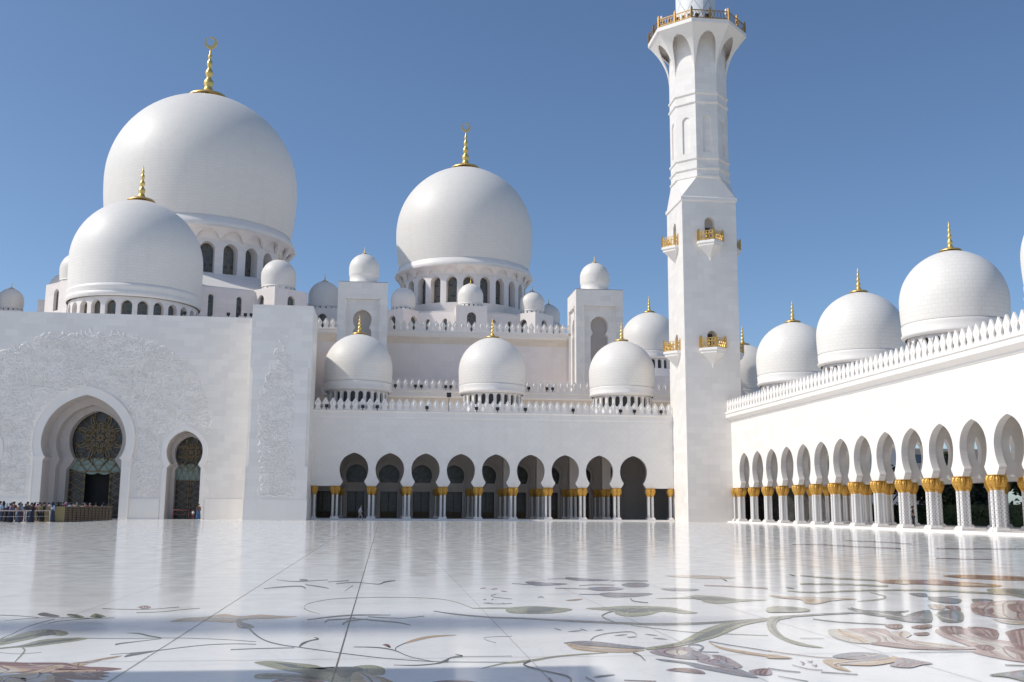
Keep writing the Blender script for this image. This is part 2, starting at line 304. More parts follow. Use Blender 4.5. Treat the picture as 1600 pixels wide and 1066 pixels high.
INLAY=[(3,'S',[-5.49,16.25,-5.44,16.23,-5.36,16.20,-5.27,16.17,-5.19,16.13,-5.10,16.07,-5.00,16.00,-4.91,15.94,-4.85,15.90,-4.87,15.98,-4.94,16.02,-5.03,16.09,-5.13,16.17,-5.22,16.23,-5.31,16.28,-5.40,16.32,-5.48,16.35,-5.54,16.37]),
(3,'L',[-5.02,16.39,-5.04,16.51,-5.04,16.62,-5.02,16.67,-4.96,16.62,-4.88,16.49,-4.80,16.38,-4.73,16.29,-4.67,16.21,-4.63,16.14,-4.61,16.07,-4.62,16.00,-4.65,15.97,-4.71,15.99,-4.78,16.04,-4.85,16.11,-4.91,16.19,-4.97,16.29]),
(3,'S',[-5.17,15.50,-5.13,15.56,-5.06,15.64,-4.99,15.73,-4.90,15.79,-4.81,15.82,-4.70,15.84,-4.59,15.84,-4.48,15.83,-4.36,15.81,-4.24,15.78,-4.12,15.75,-4.02,15.74,-3.93,15.74,-3.86,15.75,-3.81,15.77,-3.77,15.78,-3.79,15.86,-3.83,15.85,-3.88,15.83,-3.95,15.82,-4.04,15.81,-4.14,15.83,-4.26,15.86,-4.38,15.89,-4.50,15.91,-4.62,15.92,-4.73,15.92,-4.83,15.90,-4.93,15.87,-5.01,15.81,-5.09,15.72,-5.15,15.63,-5.20,15.57]),
(2,'L',[-4.60,16.41,-4.58,16.44,-4.52,16.42,-4.45,16.36,-4.37,16.23,-4.28,16.07,-4.23,15.94,-4.24,15.88,-4.28,15.85,-4.34,15.86,-4.38,15.91,-4.44,15.99,-4.49,16.09,-4.54,16.20,-4.59,16.33]),
(2,'L',[-4.19,16.11,-4.21,16.24,-4.22,16.39,-4.21,16.46,-4.13,16.37,-4.03,16.20,-3.97,16.06,-3.95,15.96,-3.97,15.88,-4.00,15.84,-4.04,15.84,-4.09,15.88,-4.14,15.93,-4.16,15.98,-4.18,16.04]),
(3,'S',[-4.51,13.42,-4.52,13.48,-4.52,13.56,-4.53,13.67,-4.54,13.82,-4.55,14.02,-4.58,14.27,-4.60,14.53,-4.62,14.77,-4.62,14.97,-4.61,15.16,-4.59,15.32,-4.58,15.45,-4.57,15.54,-4.56,15.60,-4.55,15.63,-4.55,15.66,-4.58,15.75,-4.58,15.73,-4.59,15.69,-4.60,15.64,-4.61,15.54,-4.62,15.41,-4.64,15.25,-4.65,15.06,-4.65,14.85,-4.63,14.61,-4.61,14.34,-4.58,14.09,-4.56,13.88,-4.55,13.74,-4.55,13.63,-4.54,13.55,-4.54,13.49]),
(3,'S',[-4.49,15.15,-4.47,15.21,-4.44,15.29,-4.41,15.37,-4.37,15.44,-4.32,15.50,-4.27,15.55,-4.22,15.59,-4.16,15.64,-4.11,15.69,-4.05,15.75,-3.99,15.80,-3.96,15.84,-3.98,15.92,-4.01,15.88,-4.07,15.83,-4.13,15.77,-4.19,15.72,-4.24,15.67,-4.29,15.62,-4.35,15.58,-4.39,15.52,-4.43,15.45,-4.47,15.36,-4.49,15.28,-4.51,15.22]),
(2,'L',[-4.584,13.309,-4.566,13.425,-4.511,13.506,-4.467,13.606,-4.458,13.759,-4.461,13.935,-4.459,14.092,-4.446,14.212,-4.427,14.310,-4.395,14.380,-4.344,14.423,-4.280,14.437,-4.210,14.420,-4.132,14.362,-4.050,14.272,-3.981,14.177,-3.929,14.078,-3.889,13.973,-3.867,13.883,-3.864,13.811,-3.878,13.753,-3.906,13.724,-3.960,13.754,-4.029,13.813,-4.086,13.817,-4.115,13.718,-4.132,13.567,-4.151,13.428,-4.176,13.329,-4.204,13.240,-4.237,13.136,-4.279,12.969,-4.325,12.792,-4.377,12.725,-4.451,12.853,-4.534,13.094]),
(2,'L',[-4.328,12.587,-4.269,12.655,-4.179,12.735,-4.105,12.842,-4.075,13.001,-4.062,13.189,-4.033,13.344,-3.967,13.431,-3.885,13.478,-3.807,13.511,-3.742,13.538,-3.683,13.550,-3.630,13.545,-3.577,13.522,-3.530,13.481,-3.505,13.427,-3.508,13.356,-3.532,13.273,-3.568,13.190,-3.616,13.113,-3.674,13.036,-3.735,12.955,-3.794,12.861,-3.855,12.763,-3.916,12.690,-3.979,12.663,-4.043,12.657,-4.106,12.637,-4.170,12.573,-4.233,12.495,-4.280,12.452,-4.315,12.470,-4.336,12.522]),
(2,'S',[-3.985,12.568,-3.968,12.533,-3.946,12.489,-3.927,12.449,-3.920,12.429,-3.905,12.376,-3.883,12.285,-3.859,12.183,-3.837,12.084,-3.817,11.989,-3.798,11.892,-3.779,11.798,-3.762,11.714,-3.745,11.638,-3.729,11.570,-3.715,11.514,-3.706,11.475,-3.681,11.428,-3.689,11.465,-3.702,11.517,-3.715,11.579,-3.729,11.646,-3.743,11.720,-3.759,11.807,-3.776,11.900,-3.794,11.994,-3.815,12.092,-3.838,12.196,-3.863,12.302,-3.896,12.418,-3.939,12.537,-3.974,12.613,-3.999,12.660,-4.015,12.691]),
(4,'L',[-3.977,11.507,-3.942,11.575,-3.853,11.560,-3.768,11.535,-3.705,11.520,-3.645,11.496,-3.593,11.477,-3.552,11.470,-3.519,11.469,-3.480,11.468,-3.430,11.465,-3.375,11.461,-3.320,11.455,-3.267,11.446,-3.215,11.434,-3.165,11.409,-3.119,11.365,-3.075,11.309,-3.029,11.257,-2.977,11.212,-2.924,11.170,-2.873,11.138,-2.828,11.123,-2.785,11.116,-2.742,11.107,-2.694,11.088,-2.646,11.067,-2.603,11.043,-2.564,11.019,-2.531,10.992,-2.516,10.964,-2.529,10.932,-2.560,10.898,-2.591,10.869,-2.623,10.849,-2.655,10.834,-2.667,10.815,-2.643,10.790,-2.599,10.761,-2.571,10.729,-2.581,10.693,-2.606,10.654,-2.616,10.617,-2.588,10.580,-2.545,10.545,-2.525,10.514,-2.555,10.495,-2.607,10.481,-2.633,10.458,-2.601,10.416,-2.543,10.366,-2.514,10.330,-2.540,10.316,-2.595,10.316,-2.655,10.324,-2.715,10.336,-2.779,10.355,-2.842,10.384,-2.903,10.427,-2.962,10.479,-3.016,10.537,-3.058,10.608,-3.094,10.685,-3.134,10.736,-3.180,10.737,-3.230,10.711,-3.283,10.701,-3.339,10.732,-3.398,10.780,-3.466,10.813,-3.546,10.788,-3.633,10.747,-3.719,10.785,-3.818,10.986,-3.921,11.280]),
(4,'L',[-3.566,10.356,-3.534,10.481,-3.452,10.558,-3.371,10.613,-3.306,10.652,-3.242,10.667,-3.184,10.664,-3.136,10.642,-3.094,10.602,-3.051,10.558,-3.006,10.519,-2.960,10.475,-2.909,10.417,-2.851,10.345,-2.788,10.259,-2.721,10.153,-2.626,10.007,-2.529,9.844,-2.493,9.719,-2.549,9.645,-2.662,9.603,-2.799,9.590,-2.973,9.595,-3.172,9.628,-3.336,9.714,-3.449,9.896,-3.529,10.144]),
(5,'L',[-3.905,11.307,-3.870,11.347,-3.790,11.317,-3.709,11.270,-3.641,11.216,-3.573,11.147,-3.511,11.087,-3.452,11.044,-3.398,11.008,-3.370,10.973,-3.379,10.934,-3.412,10.896,-3.452,10.860,-3.498,10.828,-3.551,10.799,-3.599,10.775,-3.633,10.737,-3.662,10.704,-3.701,10.736,-3.774,10.897,-3.860,11.132]),
(5,'L',[-3.622,10.514,-3.583,10.603,-3.503,10.661,-3.433,10.713,-3.393,10.767,-3.364,10.815,-3.337,10.871,-3.308,10.941,-3.281,11.020,-3.258,11.097,-3.242,11.179,-3.230,11.259,-3.213,11.304,-3.182,11.296,-3.147,11.253,-3.126,11.190,-3.127,11.109,-3.142,11.011,-3.158,10.916,-3.178,10.822,-3.198,10.732,-3.199,10.665,-3.169,10.650,-3.120,10.656,-3.068,10.616,-3.011,10.480,-2.954,10.302,-2.927,10.170,-2.949,10.101,-2.999,10.071,-3.049,10.095,-3.093,10.220,-3.139,10.406,-3.179,10.532,-3.213,10.535,-3.239,10.472,-3.256,10.392,-3.250,10.300,-3.236,10.193,-3.247,10.112,-3.302,10.055,-3.381,10.022,-3.455,10.046,-3.525,10.168,-3.592,10.354]),
(5,'L',[-3.124,11.373,-3.099,11.434,-3.043,11.495,-2.987,11.562,-2.943,11.644,-2.899,11.733,-2.856,11.807,-2.809,11.867,-2.762,11.912,-2.735,11.918,-2.740,11.861,-2.764,11.767,-2.793,11.685,-2.824,11.640,-2.859,11.605,-2.889,11.554,-2.911,11.467,-2.928,11.365,-2.943,11.282,-2.951,11.225,-2.958,11.185,-2.976,11.178,-3.027,11.221,-3.091,11.297]),
(8,'L',[-3.076,11.369,-3.052,11.417,-2.998,11.482,-2.948,11.537,-2.912,11.577,-2.882,11.605,-2.868,11.598,-2.876,11.530,-2.900,11.429,-2.932,11.357,-2.984,11.337,-3.045,11.345]),
(6,'L',[-3.180,10.988,-3.173,11.019,-3.125,11.043,-3.062,11.050,-2.987,11.030,-2.899,10.994,-2.825,10.959,-2.767,10.929,-2.723,10.900,-2.714,10.879,-2.757,10.865,-2.836,10.858,-2.920,10.866,-3.016,10.899,-3.119,10.946]),
(8,'S',[-3.524,11.360,-3.501,11.335,-3.468,11.300,-3.430,11.265,-3.394,11.241,-3.361,11.237,-3.329,11.245,-3.295,11.253,-3.259,11.252,-3.219,11.237,-3.176,11.216,-3.134,11.190,-3.096,11.164,-3.059,11.135,-3.023,11.102,-2.993,11.071,-2.972,11.050,-2.984,11.097,-3.005,11.118,-3.036,11.149,-3.071,11.183,-3.109,11.213,-3.148,11.239,-3.190,11.265,-3.233,11.286,-3.274,11.301,-3.310,11.302,-3.344,11.294,-3.377,11.286,-3.409,11.291,-3.445,11.313,-3.482,11.348,-3.515,11.384,-3.539,11.409]),
(5,'S',[-3.122,10.749,-3.100,10.766,-3.070,10.792,-3.031,10.817,-2.986,10.836,-2.925,10.844,-2.852,10.846,-2.783,10.845,-2.735,10.845,-2.754,10.918,-2.802,10.919,-2.872,10.919,-2.946,10.917,-3.007,10.909,-3.053,10.890,-3.092,10.864,-3.123,10.839,-3.145,10.821]),
(3,'S',[-2.884,11.987,-2.841,12.008,-2.779,12.038,-2.710,12.073,-2.646,12.110,-2.593,12.145,-2.543,12.181,-2.490,12.223,-2.426,12.281,-2.345,12.365,-2.251,12.470,-2.152,12.574,-2.057,12.657,-1.967,12.709,-1.880,12.743,-1.795,12.764,-1.714,12.774,-1.632,12.770,-1.551,12.752,-1.481,12.729,-1.432,12.714,-1.438,12.766,-1.488,12.783,-1.558,12.807,-1.640,12.829,-1.722,12.834,-1.804,12.825,-1.890,12.806,-1.978,12.773,-2.068,12.720,-2.164,12.638,-2.264,12.532,-2.358,12.426,-2.439,12.340,-2.503,12.281,-2.556,12.235,-2.605,12.197,-2.657,12.159,-2.721,12.118,-2.789,12.078,-2.851,12.044,-2.893,12.020]),
(3,'L',[-2.698,11.795,-2.707,11.863,-2.708,11.972,-2.688,12.075,-2.631,12.160,-2.552,12.236,-2.495,12.276,-2.474,12.263,-2.476,12.213,-2.493,12.148,-2.531,12.063,-2.583,11.964,-2.628,11.885,-2.659,11.829,-2.683,11.792]),
(3,'S',[-3.025,12.770,-3.020,12.789,-3.014,12.817,-3.003,12.851,-2.984,12.891,-2.951,12.937,-2.909,12.991,-2.863,13.048,-2.816,13.108,-2.763,13.171,-2.702,13.237,-2.651,13.305,-2.630,13.371,-2.666,13.495,-2.725,13.572,-2.795,13.648,-2.855,13.720,-2.901,13.792,-2.944,13.867,-2.987,13.934,-3.030,13.982,-3.075,14.001,-3.120,14.000,-3.160,13.990,-3.188,13.984,-3.180,13.953,-3.147,13.934,-3.099,13.907,-3.047,13.873,-2.998,13.830,-2.956,13.776,-2.915,13.710,-2.873,13.640,-2.827,13.575,-2.770,13.521,-2.706,13.471,-2.654,13.423,-2.643,13.419,-2.662,13.353,-2.712,13.284,-2.774,13.219,-2.829,13.162,-2.878,13.112,-2.929,13.069,-2.975,13.030,-3.011,12.995,-3.033,12.963,-3.046,12.935,-3.054,12.912,-3.059,12.896]),
(3,'S',[-3.526,13.439,-3.437,13.425,-3.310,13.404,-3.166,13.384,-3.025,13.371,-2.891,13.376,-2.753,13.390,-2.611,13.401,-2.466,13.393,-2.314,13.359,-2.156,13.310,-2.004,13.252,-1.867,13.195,-1.742,13.132,-1.626,13.062,-1.529,12.999,-1.461,12.955,-1.465,12.995,-1.533,13.039,-1.631,13.103,-1.747,13.173,-1.873,13.237,-2.010,13.294,-2.163,13.352,-2.321,13.402,-2.474,13.435,-2.620,13.444,-2.762,13.433,-2.901,13.418,-3.035,13.414,-3.176,13.426,-3.321,13.446,-3.449,13.467,-3.538,13.481]),
(2,'S',[-4.29,17.15,-4.22,17.12,-4.10,17.08,-3.98,17.03,-3.87,17.00,-3.78,16.99,-3.68,17.00,-3.60,17.01,-3.52,17.03,-3.46,17.07,-3.41,17.12,-3.36,17.18,-3.32,17.23,-3.28,17.27,-3.23,17.30,-3.20,17.33,-3.17,17.35,-3.19,17.45,-3.22,17.43,-3.25,17.40,-3.29,17.36,-3.34,17.32,-3.38,17.27,-3.43,17.22,-3.48,17.16,-3.54,17.13,-3.62,17.10,-3.71,17.09,-3.80,17.09,-3.90,17.10,-4.01,17.12,-4.13,17.17,-4.24,17.22,-4.32,17.25]),
(2,'S',[-3.64,16.49,-3.58,16.50,-3.49,16.52,-3.40,16.54,-3.31,16.59,-3.23,16.66,-3.16,16.76,-3.09,16.86,-3.02,16.94,-2.96,17.01,-2.90,17.06,-2.85,17.10,-2.81,17.13,-2.84,17.25,-2.87,17.22,-2.92,17.18,-2.98,17.12,-3.04,17.06,-3.11,16.97,-3.18,16.87,-3.26,16.77,-3.33,16.70,-3.42,16.65,-3.52,16.63,-3.60,16.61,-3.66,16.60]),
(6,'L',[-3.83,17.44,-3.83,17.55,-3.80,17.66,-3.76,17.70,-3.71,17.62,-3.64,17.48,-3.60,17.34,-3.60,17.23,-3.62,17.12,-3.65,17.09,-3.71,17.16,-3.78,17.30]),
(5,'L',[-2.91,15.28,-2.90,15.40,-2.86,15.56,-2.79,15.70,-2.70,15.78,-2.59,15.84,-2.50,15.92,-2.43,16.05,-2.38,16.20,-2.32,16.27,-2.23,16.19,-2.14,16.03,-2.04,15.93,-1.96,15.98,-1.88,16.09,-1.79,16.15,-1.69,16.11,-1.57,16.02,-1.47,15.94,-1.35,15.90,-1.24,15.87,-1.20,15.81,-1.27,15.73,-1.41,15.63,-1.54,15.55,-1.65,15.53,-1.76,15.53,-1.85,15.49,-1.92,15.35,-1.97,15.18,-2.04,15.08,-2.14,15.11,-2.27,15.20,-2.39,15.27,-2.51,15.28,-2.62,15.26,-2.71,15.25,-2.80,15.24,-2.87,15.24]),
(3,'L',[-2.02,15.33,-2.02,15.47,-2.01,15.54,-1.99,15.54,-1.97,15.43,-1.94,15.26,-1.90,15.12,-1.86,15.03,-1.82,14.95,-1.77,14.87,-1.73,14.75,-1.69,14.62,-1.67,14.52,-1.68,14.44,-1.71,14.39,-1.75,14.38,-1.79,14.38,-1.83,14.43,-1.88,14.53,-1.93,14.76,-1.98,15.08]),
(3,'S',[-4.105,12.236,-4.060,12.209,-3.997,12.170,-3.928,12.134,-3.866,12.118,-3.810,12.132,-3.753,12.165,-3.704,12.202,-3.669,12.227,-3.676,12.251,-3.711,12.225,-3.761,12.188,-3.817,12.155,-3.874,12.141,-3.936,12.157,-4.005,12.193,-4.068,12.232,-4.112,12.259]),
(3,'S',[-1.750,14.455,-1.711,14.285,-1.655,14.045,-1.595,13.793,-1.540,13.581,-1.494,13.417,-1.451,13.273,-1.407,13.144,-1.359,13.023,-1.304,12.907,-1.246,12.798,-1.187,12.701,-1.132,12.619,-1.082,12.560,-1.036,12.517,-0.988,12.478,-0.933,12.429,-0.873,12.366,-0.809,12.298,-0.740,12.225,-0.664,12.145,-0.578,12.056,-0.485,11.960,-0.390,11.863,-0.298,11.773,-0.210,11.691,-0.123,11.611,-0.037,11.538,0.048,11.471,0.133,11.413,0.218,11.360,0.301,11.314,0.381,11.273,0.449,11.237,0.507,11.208,0.576,11.182,0.677,11.158,0.839,11.134,1.044,11.112,1.239,11.093,1.374,11.079,1.379,11.120,1.243,11.133,1.047,11.152,0.842,11.174,0.680,11.198,0.578,11.223,0.509,11.248,0.450,11.278,0.383,11.314,0.303,11.356,0.219,11.404,0.134,11.458,0.049,11.518,-0.037,11.586,-0.123,11.663,-0.210,11.744,-0.299,11.829,-0.391,11.919,-0.487,12.017,-0.580,12.114,-0.666,12.204,-0.743,12.286,-0.813,12.363,-0.877,12.434,-0.938,12.500,-0.993,12.553,-1.041,12.595,-1.088,12.640,-1.137,12.702,-1.193,12.788,-1.252,12.889,-1.311,13.002,-1.365,13.122,-1.412,13.246,-1.455,13.378,-1.498,13.524,-1.542,13.691,-1.596,13.906,-1.655,14.165,-1.711,14.414,-1.751,14.593]),
(3,'S',[-0.910,12.431,-0.907,12.474,-0.903,12.531,-0.897,12.592,-0.889,12.654,-0.877,12.730,-0.862,12.823,-0.844,12.914,-0.825,12.987,-0.802,13.032,-0.774,13.058,-0.750,13.080,-0.735,13.127,-0.749,13.277,-0.769,13.317,-0.789,13.347,-0.803,13.368,-0.801,13.313,-0.787,13.275,-0.766,13.221,-0.750,13.169,-0.753,13.232,-0.761,13.211,-0.783,13.172,-0.810,13.128,-0.835,13.079,-0.857,13.026,-0.880,12.970,-0.901,12.907,-0.916,12.834,-0.924,12.740,-0.926,12.638,-0.926,12.551,-0.925,12.495]),
(3,'S',[-1.659,12.261,-1.614,12.275,-1.550,12.294,-1.472,12.316,-1.387,12.333,-1.282,12.345,-1.159,12.355,-1.044,12.362,-0.964,12.368,-0.969,12.429,-1.049,12.424,-1.165,12.416,-1.289,12.406,-1.395,12.394,-1.480,12.376,-1.558,12.355,-1.623,12.335,-1.668,12.321]),
(2,'L',[-1.269,11.334,-1.234,11.365,-1.179,11.390,-1.112,11.390,-1.032,11.351,-0.940,11.288,-0.853,11.223,-0.773,11.170,-0.698,11.115,-0.630,11.041,-0.570,10.922,-0.518,10.786,-0.469,10.694,-0.419,10.669,-0.371,10.685,-0.329,10.723,-0.299,10.791,-0.274,10.882,-0.242,10.956,-0.192,10.998,-0.134,11.020,-0.082,11.018,-0.037,10.984,0.002,10.926,0.032,10.859,0.050,10.785,0.058,10.703,0.060,10.620,0.059,10.526,0.052,10.432,0.032,10.376,-0.007,10.381,-0.059,10.422,-0.106,10.465,-0.142,10.511,-0.173,10.560,-0.201,10.571,-0.226,10.530,-0.246,10.453,-0.256,10.353,-0.242,10.214,-0.218,10.056,-0.215,9.939,-0.247,9.874,-0.299,9.845,-0.356,9.865,-0.415,9.954,-0.480,10.096,-0.550,10.237,-0.625,10.359,-0.705,10.479,-0.786,10.590,-0.866,10.684,-0.947,10.769,-1.027,10.862,-1.111,10.984,-1.195,11.116,-1.256,11.222,-1.283,11.281,-1.286,11.311]),
(2,'L',[-1.173,10.525,-1.133,10.564,-1.070,10.579,-0.998,10.578,-0.918,10.562,-0.829,10.530,-0.747,10.489,-0.676,10.445,-0.612,10.392,-0.556,10.330,-0.497,10.244,-0.447,10.149,-0.439,10.091,-0.496,10.097,-0.594,10.138,-0.694,10.176,-0.786,10.195,-0.879,10.211,-0.962,10.226,-1.035,10.233,-1.097,10.239,-1.143,10.268,-1.172,10.344,-1.184,10.445]),
(5,'L',[-0.262,10.306,-0.264,10.417,-0.259,10.492,-0.246,10.545,-0.227,10.584,-0.201,10.601,-0.170,10.589,-0.131,10.540,-0.087,10.463,-0.044,10.383,-0.001,10.307,0.042,10.227,0.077,10.138,0.116,10.027,0.148,9.910,0.134,9.823,0.037,9.764,-0.103,9.734,-0.210,9.767,-0.251,9.908,-0.260,10.121]),
(3,'S',[-0.807,11.041,-0.768,10.970,-0.714,10.869,-0.657,10.759,-0.607,10.662,-0.565,10.574,-0.525,10.486,-0.491,10.411,-0.468,10.358,-0.468,10.382,-0.491,10.435,-0.525,10.510,-0.565,10.599,-0.607,10.688,-0.657,10.786,-0.715,10.896,-0.769,10.997,-0.807,11.069]),
(3,'S',[-0.137,10.837,-0.135,10.815,-0.134,10.786,-0.133,10.754,-0.131,10.727,-0.129,10.697,-0.126,10.661,-0.124,10.627,-0.122,10.604,-0.119,10.606,-0.119,10.630,-0.119,10.667,-0.119,10.708,-0.120,10.747,-0.124,10.781,-0.128,10.809,-0.132,10.831,-0.134,10.846]),
(6,'L',[-0.956,10.162,-0.897,10.200,-0.808,10.204,-0.725,10.197,-0.657,10.192,-0.595,10.175,-0.544,10.127,-0.490,10.018,-0.449,9.881,-0.467,9.789,-0.596,9.765,-0.782,9.781,-0.922,9.828,-0.974,9.926,-0.980,10.059]),
(9,'L',[0.487,9.923,0.525,9.973,0.579,10.009,0.641,10.027,0.715,10.024,0.795,10.001,0.860,9.954,0.917,9.861,0.957,9.746,0.937,9.668,0.806,9.652,0.616,9.670,0.477,9.708,0.440,9.770,0.456,9.852]),
(3,'S',[-1.03,15.33,-0.97,15.40,-0.88,15.50,-0.79,15.61,-0.69,15.70,-0.60,15.77,-0.52,15.83,-0.42,15.87,-0.33,15.90,-0.20,15.92,-0.07,15.93,0.06,15.93,0.15,15.93,0.15,15.99,0.06,16.01,-0.07,16.04,-0.21,16.07,-0.33,16.07,-0.43,16.05,-0.52,16.00,-0.61,15.94,-0.70,15.86,-0.79,15.75,-0.89,15.62,-0.98,15.49,-1.04,15.41]),
(3,'S',[-0.76,14.98,-0.75,15.04,-0.75,15.12,-0.74,15.20,-0.71,15.27,-0.67,15.31,-0.61,15.33,-0.55,15.35,-0.49,15.38,-0.45,15.43,-0.41,15.50,-0.39,15.57,-0.36,15.61,-0.37,15.69,-0.39,15.65,-0.42,15.60,-0.46,15.55,-0.50,15.51,-0.55,15.48,-0.62,15.48,-0.68,15.46,-0.72,15.43,-0.75,15.36,-0.77,15.26,-0.77,15.16,-0.78,15.11]),
(3,'S',[-0.50,14.65,-0.50,14.73,-0.49,14.83,-0.48,14.94,-0.46,15.03,-0.43,15.10,-0.39,15.15,-0.35,15.20,-0.31,15.25,-0.27,15.29,-0.23,15.33,-0.20,15.36,-0.18,15.38,-0.18,15.46,-0.20,15.45,-0.24,15.44,-0.28,15.42,-0.31,15.40,-0.35,15.37,-0.40,15.33,-0.44,15.28,-0.47,15.22,-0.49,15.11,-0.51,14.99,-0.52,14.87,-0.52,14.80]),
(3,'S',[-0.41,15.50,-0.34,15.43,-0.24,15.33,-0.13,15.22,-0.04,15.12,0.04,15.06,0.10,15.01,0.17,14.96,0.23,14.90,0.28,14.82,0.33,14.72,0.38,14.63,0.41,14.56,0.41,14.65,0.38,14.72,0.34,14.83,0.29,14.95,0.23,15.05,0.17,15.12,0.11,15.17,0.04,15.22,-0.04,15.27,-0.13,15.35,-0.24,15.44,-0.34,15.52,-0.41,15.58]),
(3,'S',[-0.18,15.71,-0.10,15.65,0.03,15.57,0.16,15.49,0.28,15.46,0.38,15.50,0.49,15.58,0.57,15.67,0.64,15.73,0.64,15.81,0.58,15.75,0.49,15.66,0.39,15.57,0.28,15.54,0.16,15.57,0.03,15.65,-0.10,15.73,-0.18,15.79]),
(2,'S',[-0.90,16.17,-0.95,16.28,-1.01,16.44,-1.08,16.63,-1.13,16.79,-1.17,16.93,-1.19,17.05,-1.21,17.15,-1.22,17.27,-1.22,17.42,-1.22,17.59,-1.20,17.76,-1.16,17.94,-1.11,18.13,-1.03,18.33,-0.94,18.52,-0.83,18.68,-0.70,18.79,-0.55,18.87,-0.39,18.93,-0.23,18.97,-0.06,18.99,0.13,18.99,0.31,18.97,0.48,18.93,0.63,18.87,0.78,18.80,0.91,18.70,1.03,18.58,1.11,18.45,1.17,18.31,1.21,18.15,1.26,17.96,1.32,17.70,1.37,17.41,1.42,17.14,1.45,16.96,1.46,17.03,1.43,17.21,1.38,17.48,1.33,17.78,1.27,18.03,1.22,18.23,1.17,18.39,1.11,18.54,1.03,18.67,0.92,18.79,0.79,18.88,0.64,18.96,0.48,19.02,0.31,19.06,0.13,19.08,-0.06,19.08,-0.23,19.06,-0.40,19.02,-0.56,18.96,-0.71,18.88,-0.84,18.77,-0.95,18.61,-1.04,18.41,-1.11,18.21,-1.17,18.02,-1.21,17.83,-1.22,17.65,-1.23,17.47,-1.22,17.30,-1.21,17.14,-1.20,16.99,-1.17,16.87,-1.13,16.73,-1.08,16.56,-1.01,16.38,-0.94,16.22,-0.90,16.11]),
(2,'S',[1.44,16.87,1.51,16.86,1.60,16.84,1.71,16.83,1.82,16.80,1.95,16.78,2.09,16.75,2.23,16.72,2.32,16.70,2.35,16.93,2.26,16.96,2.13,16.99,1.98,17.02,1.85,17.04,1.73,17.03,1.62,17.01,1.52,16.98,1.45,16.97]),
(3,'S',[0.81,16.47,0.87,16.37,0.94,16.23,1.03,16.07,1.12,15.93,1.22,15.80,1.33,15.68,1.45,15.57,1.56,15.47,1.67,15.41,1.78,15.38,1.89,15.34,2.01,15.29,2.13,15.22,2.26,15.14,2.40,15.05,2.54,14.96,2.69,14.87,2.85,14.78,3.01,14.69,3.16,14.61,3.30,14.54,3.42,14.47,3.54,14.41,3.67,14.36,3.81,14.34,3.95,14.34,4.10,14.35,4.24,14.36,4.37,14.39,4.48,14.43,4.61,14.49,4.76,14.55,4.96,14.63,5.21,14.74,5.44,14.84,5.60,14.91,5.70,15.18,5.54,15.11,5.30,15.00,5.05,14.89,4.84,14.80,4.69,14.75,4.57,14.70,4.45,14.67,4.32,14.65,4.18,14.63,4.03,14.62,3.89,14.63,3.74,14.65,3.61,14.68,3.49,14.74,3.36,14.80,3.22,14.87,3.06,14.94,2.90,15.02,2.74,15.11,2.58,15.19,2.43,15.27,2.30,15.34,2.16,15.42,2.03,15.49,1.91,15.54,1.80,15.57,1.69,15.61,1.58,15.67,1.47,15.76,1.35,15.87,1.24,15.98,1.14,16.10,1.04,16.22,0.95,16.35,0.87,16.48,0.82,16.56]),
(3,'S',[-2.27,23.52,-2.19,23.39,-2.07,23.20,-1.94,23.03,-1.81,22.95,-1.65,23.02,-1.46,23.17,-1.28,23.35,-1.16,23.46,-1.17,23.60,-1.29,23.50,-1.47,23.36,-1.66,23.23,-1.83,23.17,-1.96,23.23,-2.09,23.36,-2.20,23.51,-2.28,23.61]),
(3,'L',[-1.79,23.55,-1.78,23.69,-1.74,23.81,-1.71,23.86,-1.66,23.75,-1.61,23.56,-1.59,23.40,-1.60,23.29,-1.64,23.22,-1.68,23.20,-1.72,23.28,-1.76,23.42]),
(3,'S',[-1.13,22.83,-1.04,22.90,-0.92,22.99,-0.79,23.09,-0.70,23.16,-0.71,23.38,-0.80,23.29,-0.92,23.17,-1.05,23.04,-1.14,22.96]),
(3,'S',[-2.27,21.05,-2.20,21.13,-2.10,21.23,-2.00,21.35,-1.90,21.43,-1.82,21.50,-1.74,21.55,-1.66,21.57,-1.60,21.55,-1.55,21.44,-1.52,21.28,-1.49,21.11,-1.47,20.99,-1.47,21.15,-1.49,21.29,-1.52,21.49,-1.57,21.71,-1.62,21.85,-1.69,21.89,-1.76,21.87,-1.85,21.82,-1.93,21.73,-2.03,21.61,-2.13,21.44,-2.22,21.27,-2.28,21.16]),
(3,'S',[-1.54,22.05,-1.50,21.96,-1.43,21.84,-1.36,21.70,-1.29,21.57,-1.21,21.43,-1.14,21.28,-1.07,21.15,-1.02,21.06,-1.03,21.20,-1.08,21.31,-1.15,21.47,-1.22,21.65,-1.30,21.80,-1.37,21.92,-1.44,22.04,-1.51,22.14,-1.55,22.21]),
(3,'S',[-0.93,22.27,-0.87,22.37,-0.78,22.51,-0.66,22.65,-0.55,22.69,-0.43,22.60,-0.30,22.41,-0.17,22.22,-0.08,22.12,-0.02,22.16,0.01,22.29,0.03,22.44,0.06,22.57,0.12,22.71,0.19,22.88,0.25,23.04,0.30,23.14,0.30,23.32,0.25,23.26,0.18,23.18,0.11,23.07,0.05,22.95,0.02,22.76,-0.00,22.54,-0.03,22.37,-0.08,22.29,-0.17,22.37,-0.30,22.56,-0.43,22.76,-0.56,22.86,-0.67,22.81,-0.78,22.66,-0.88,22.50,-0.94,22.39]),
(3,'S',[-0.69,20.41,-0.68,20.53,-0.66,20.70,-0.65,20.89,-0.63,21.07,-0.62,21.25,-0.60,21.44,-0.58,21.61,-0.57,21.73,-0.58,21.83,-0.59,21.71,-0.61,21.54,-0.62,21.34,-0.64,21.16,-0.65,20.98,-0.67,20.78,-0.68,20.61,-0.69,20.49]),
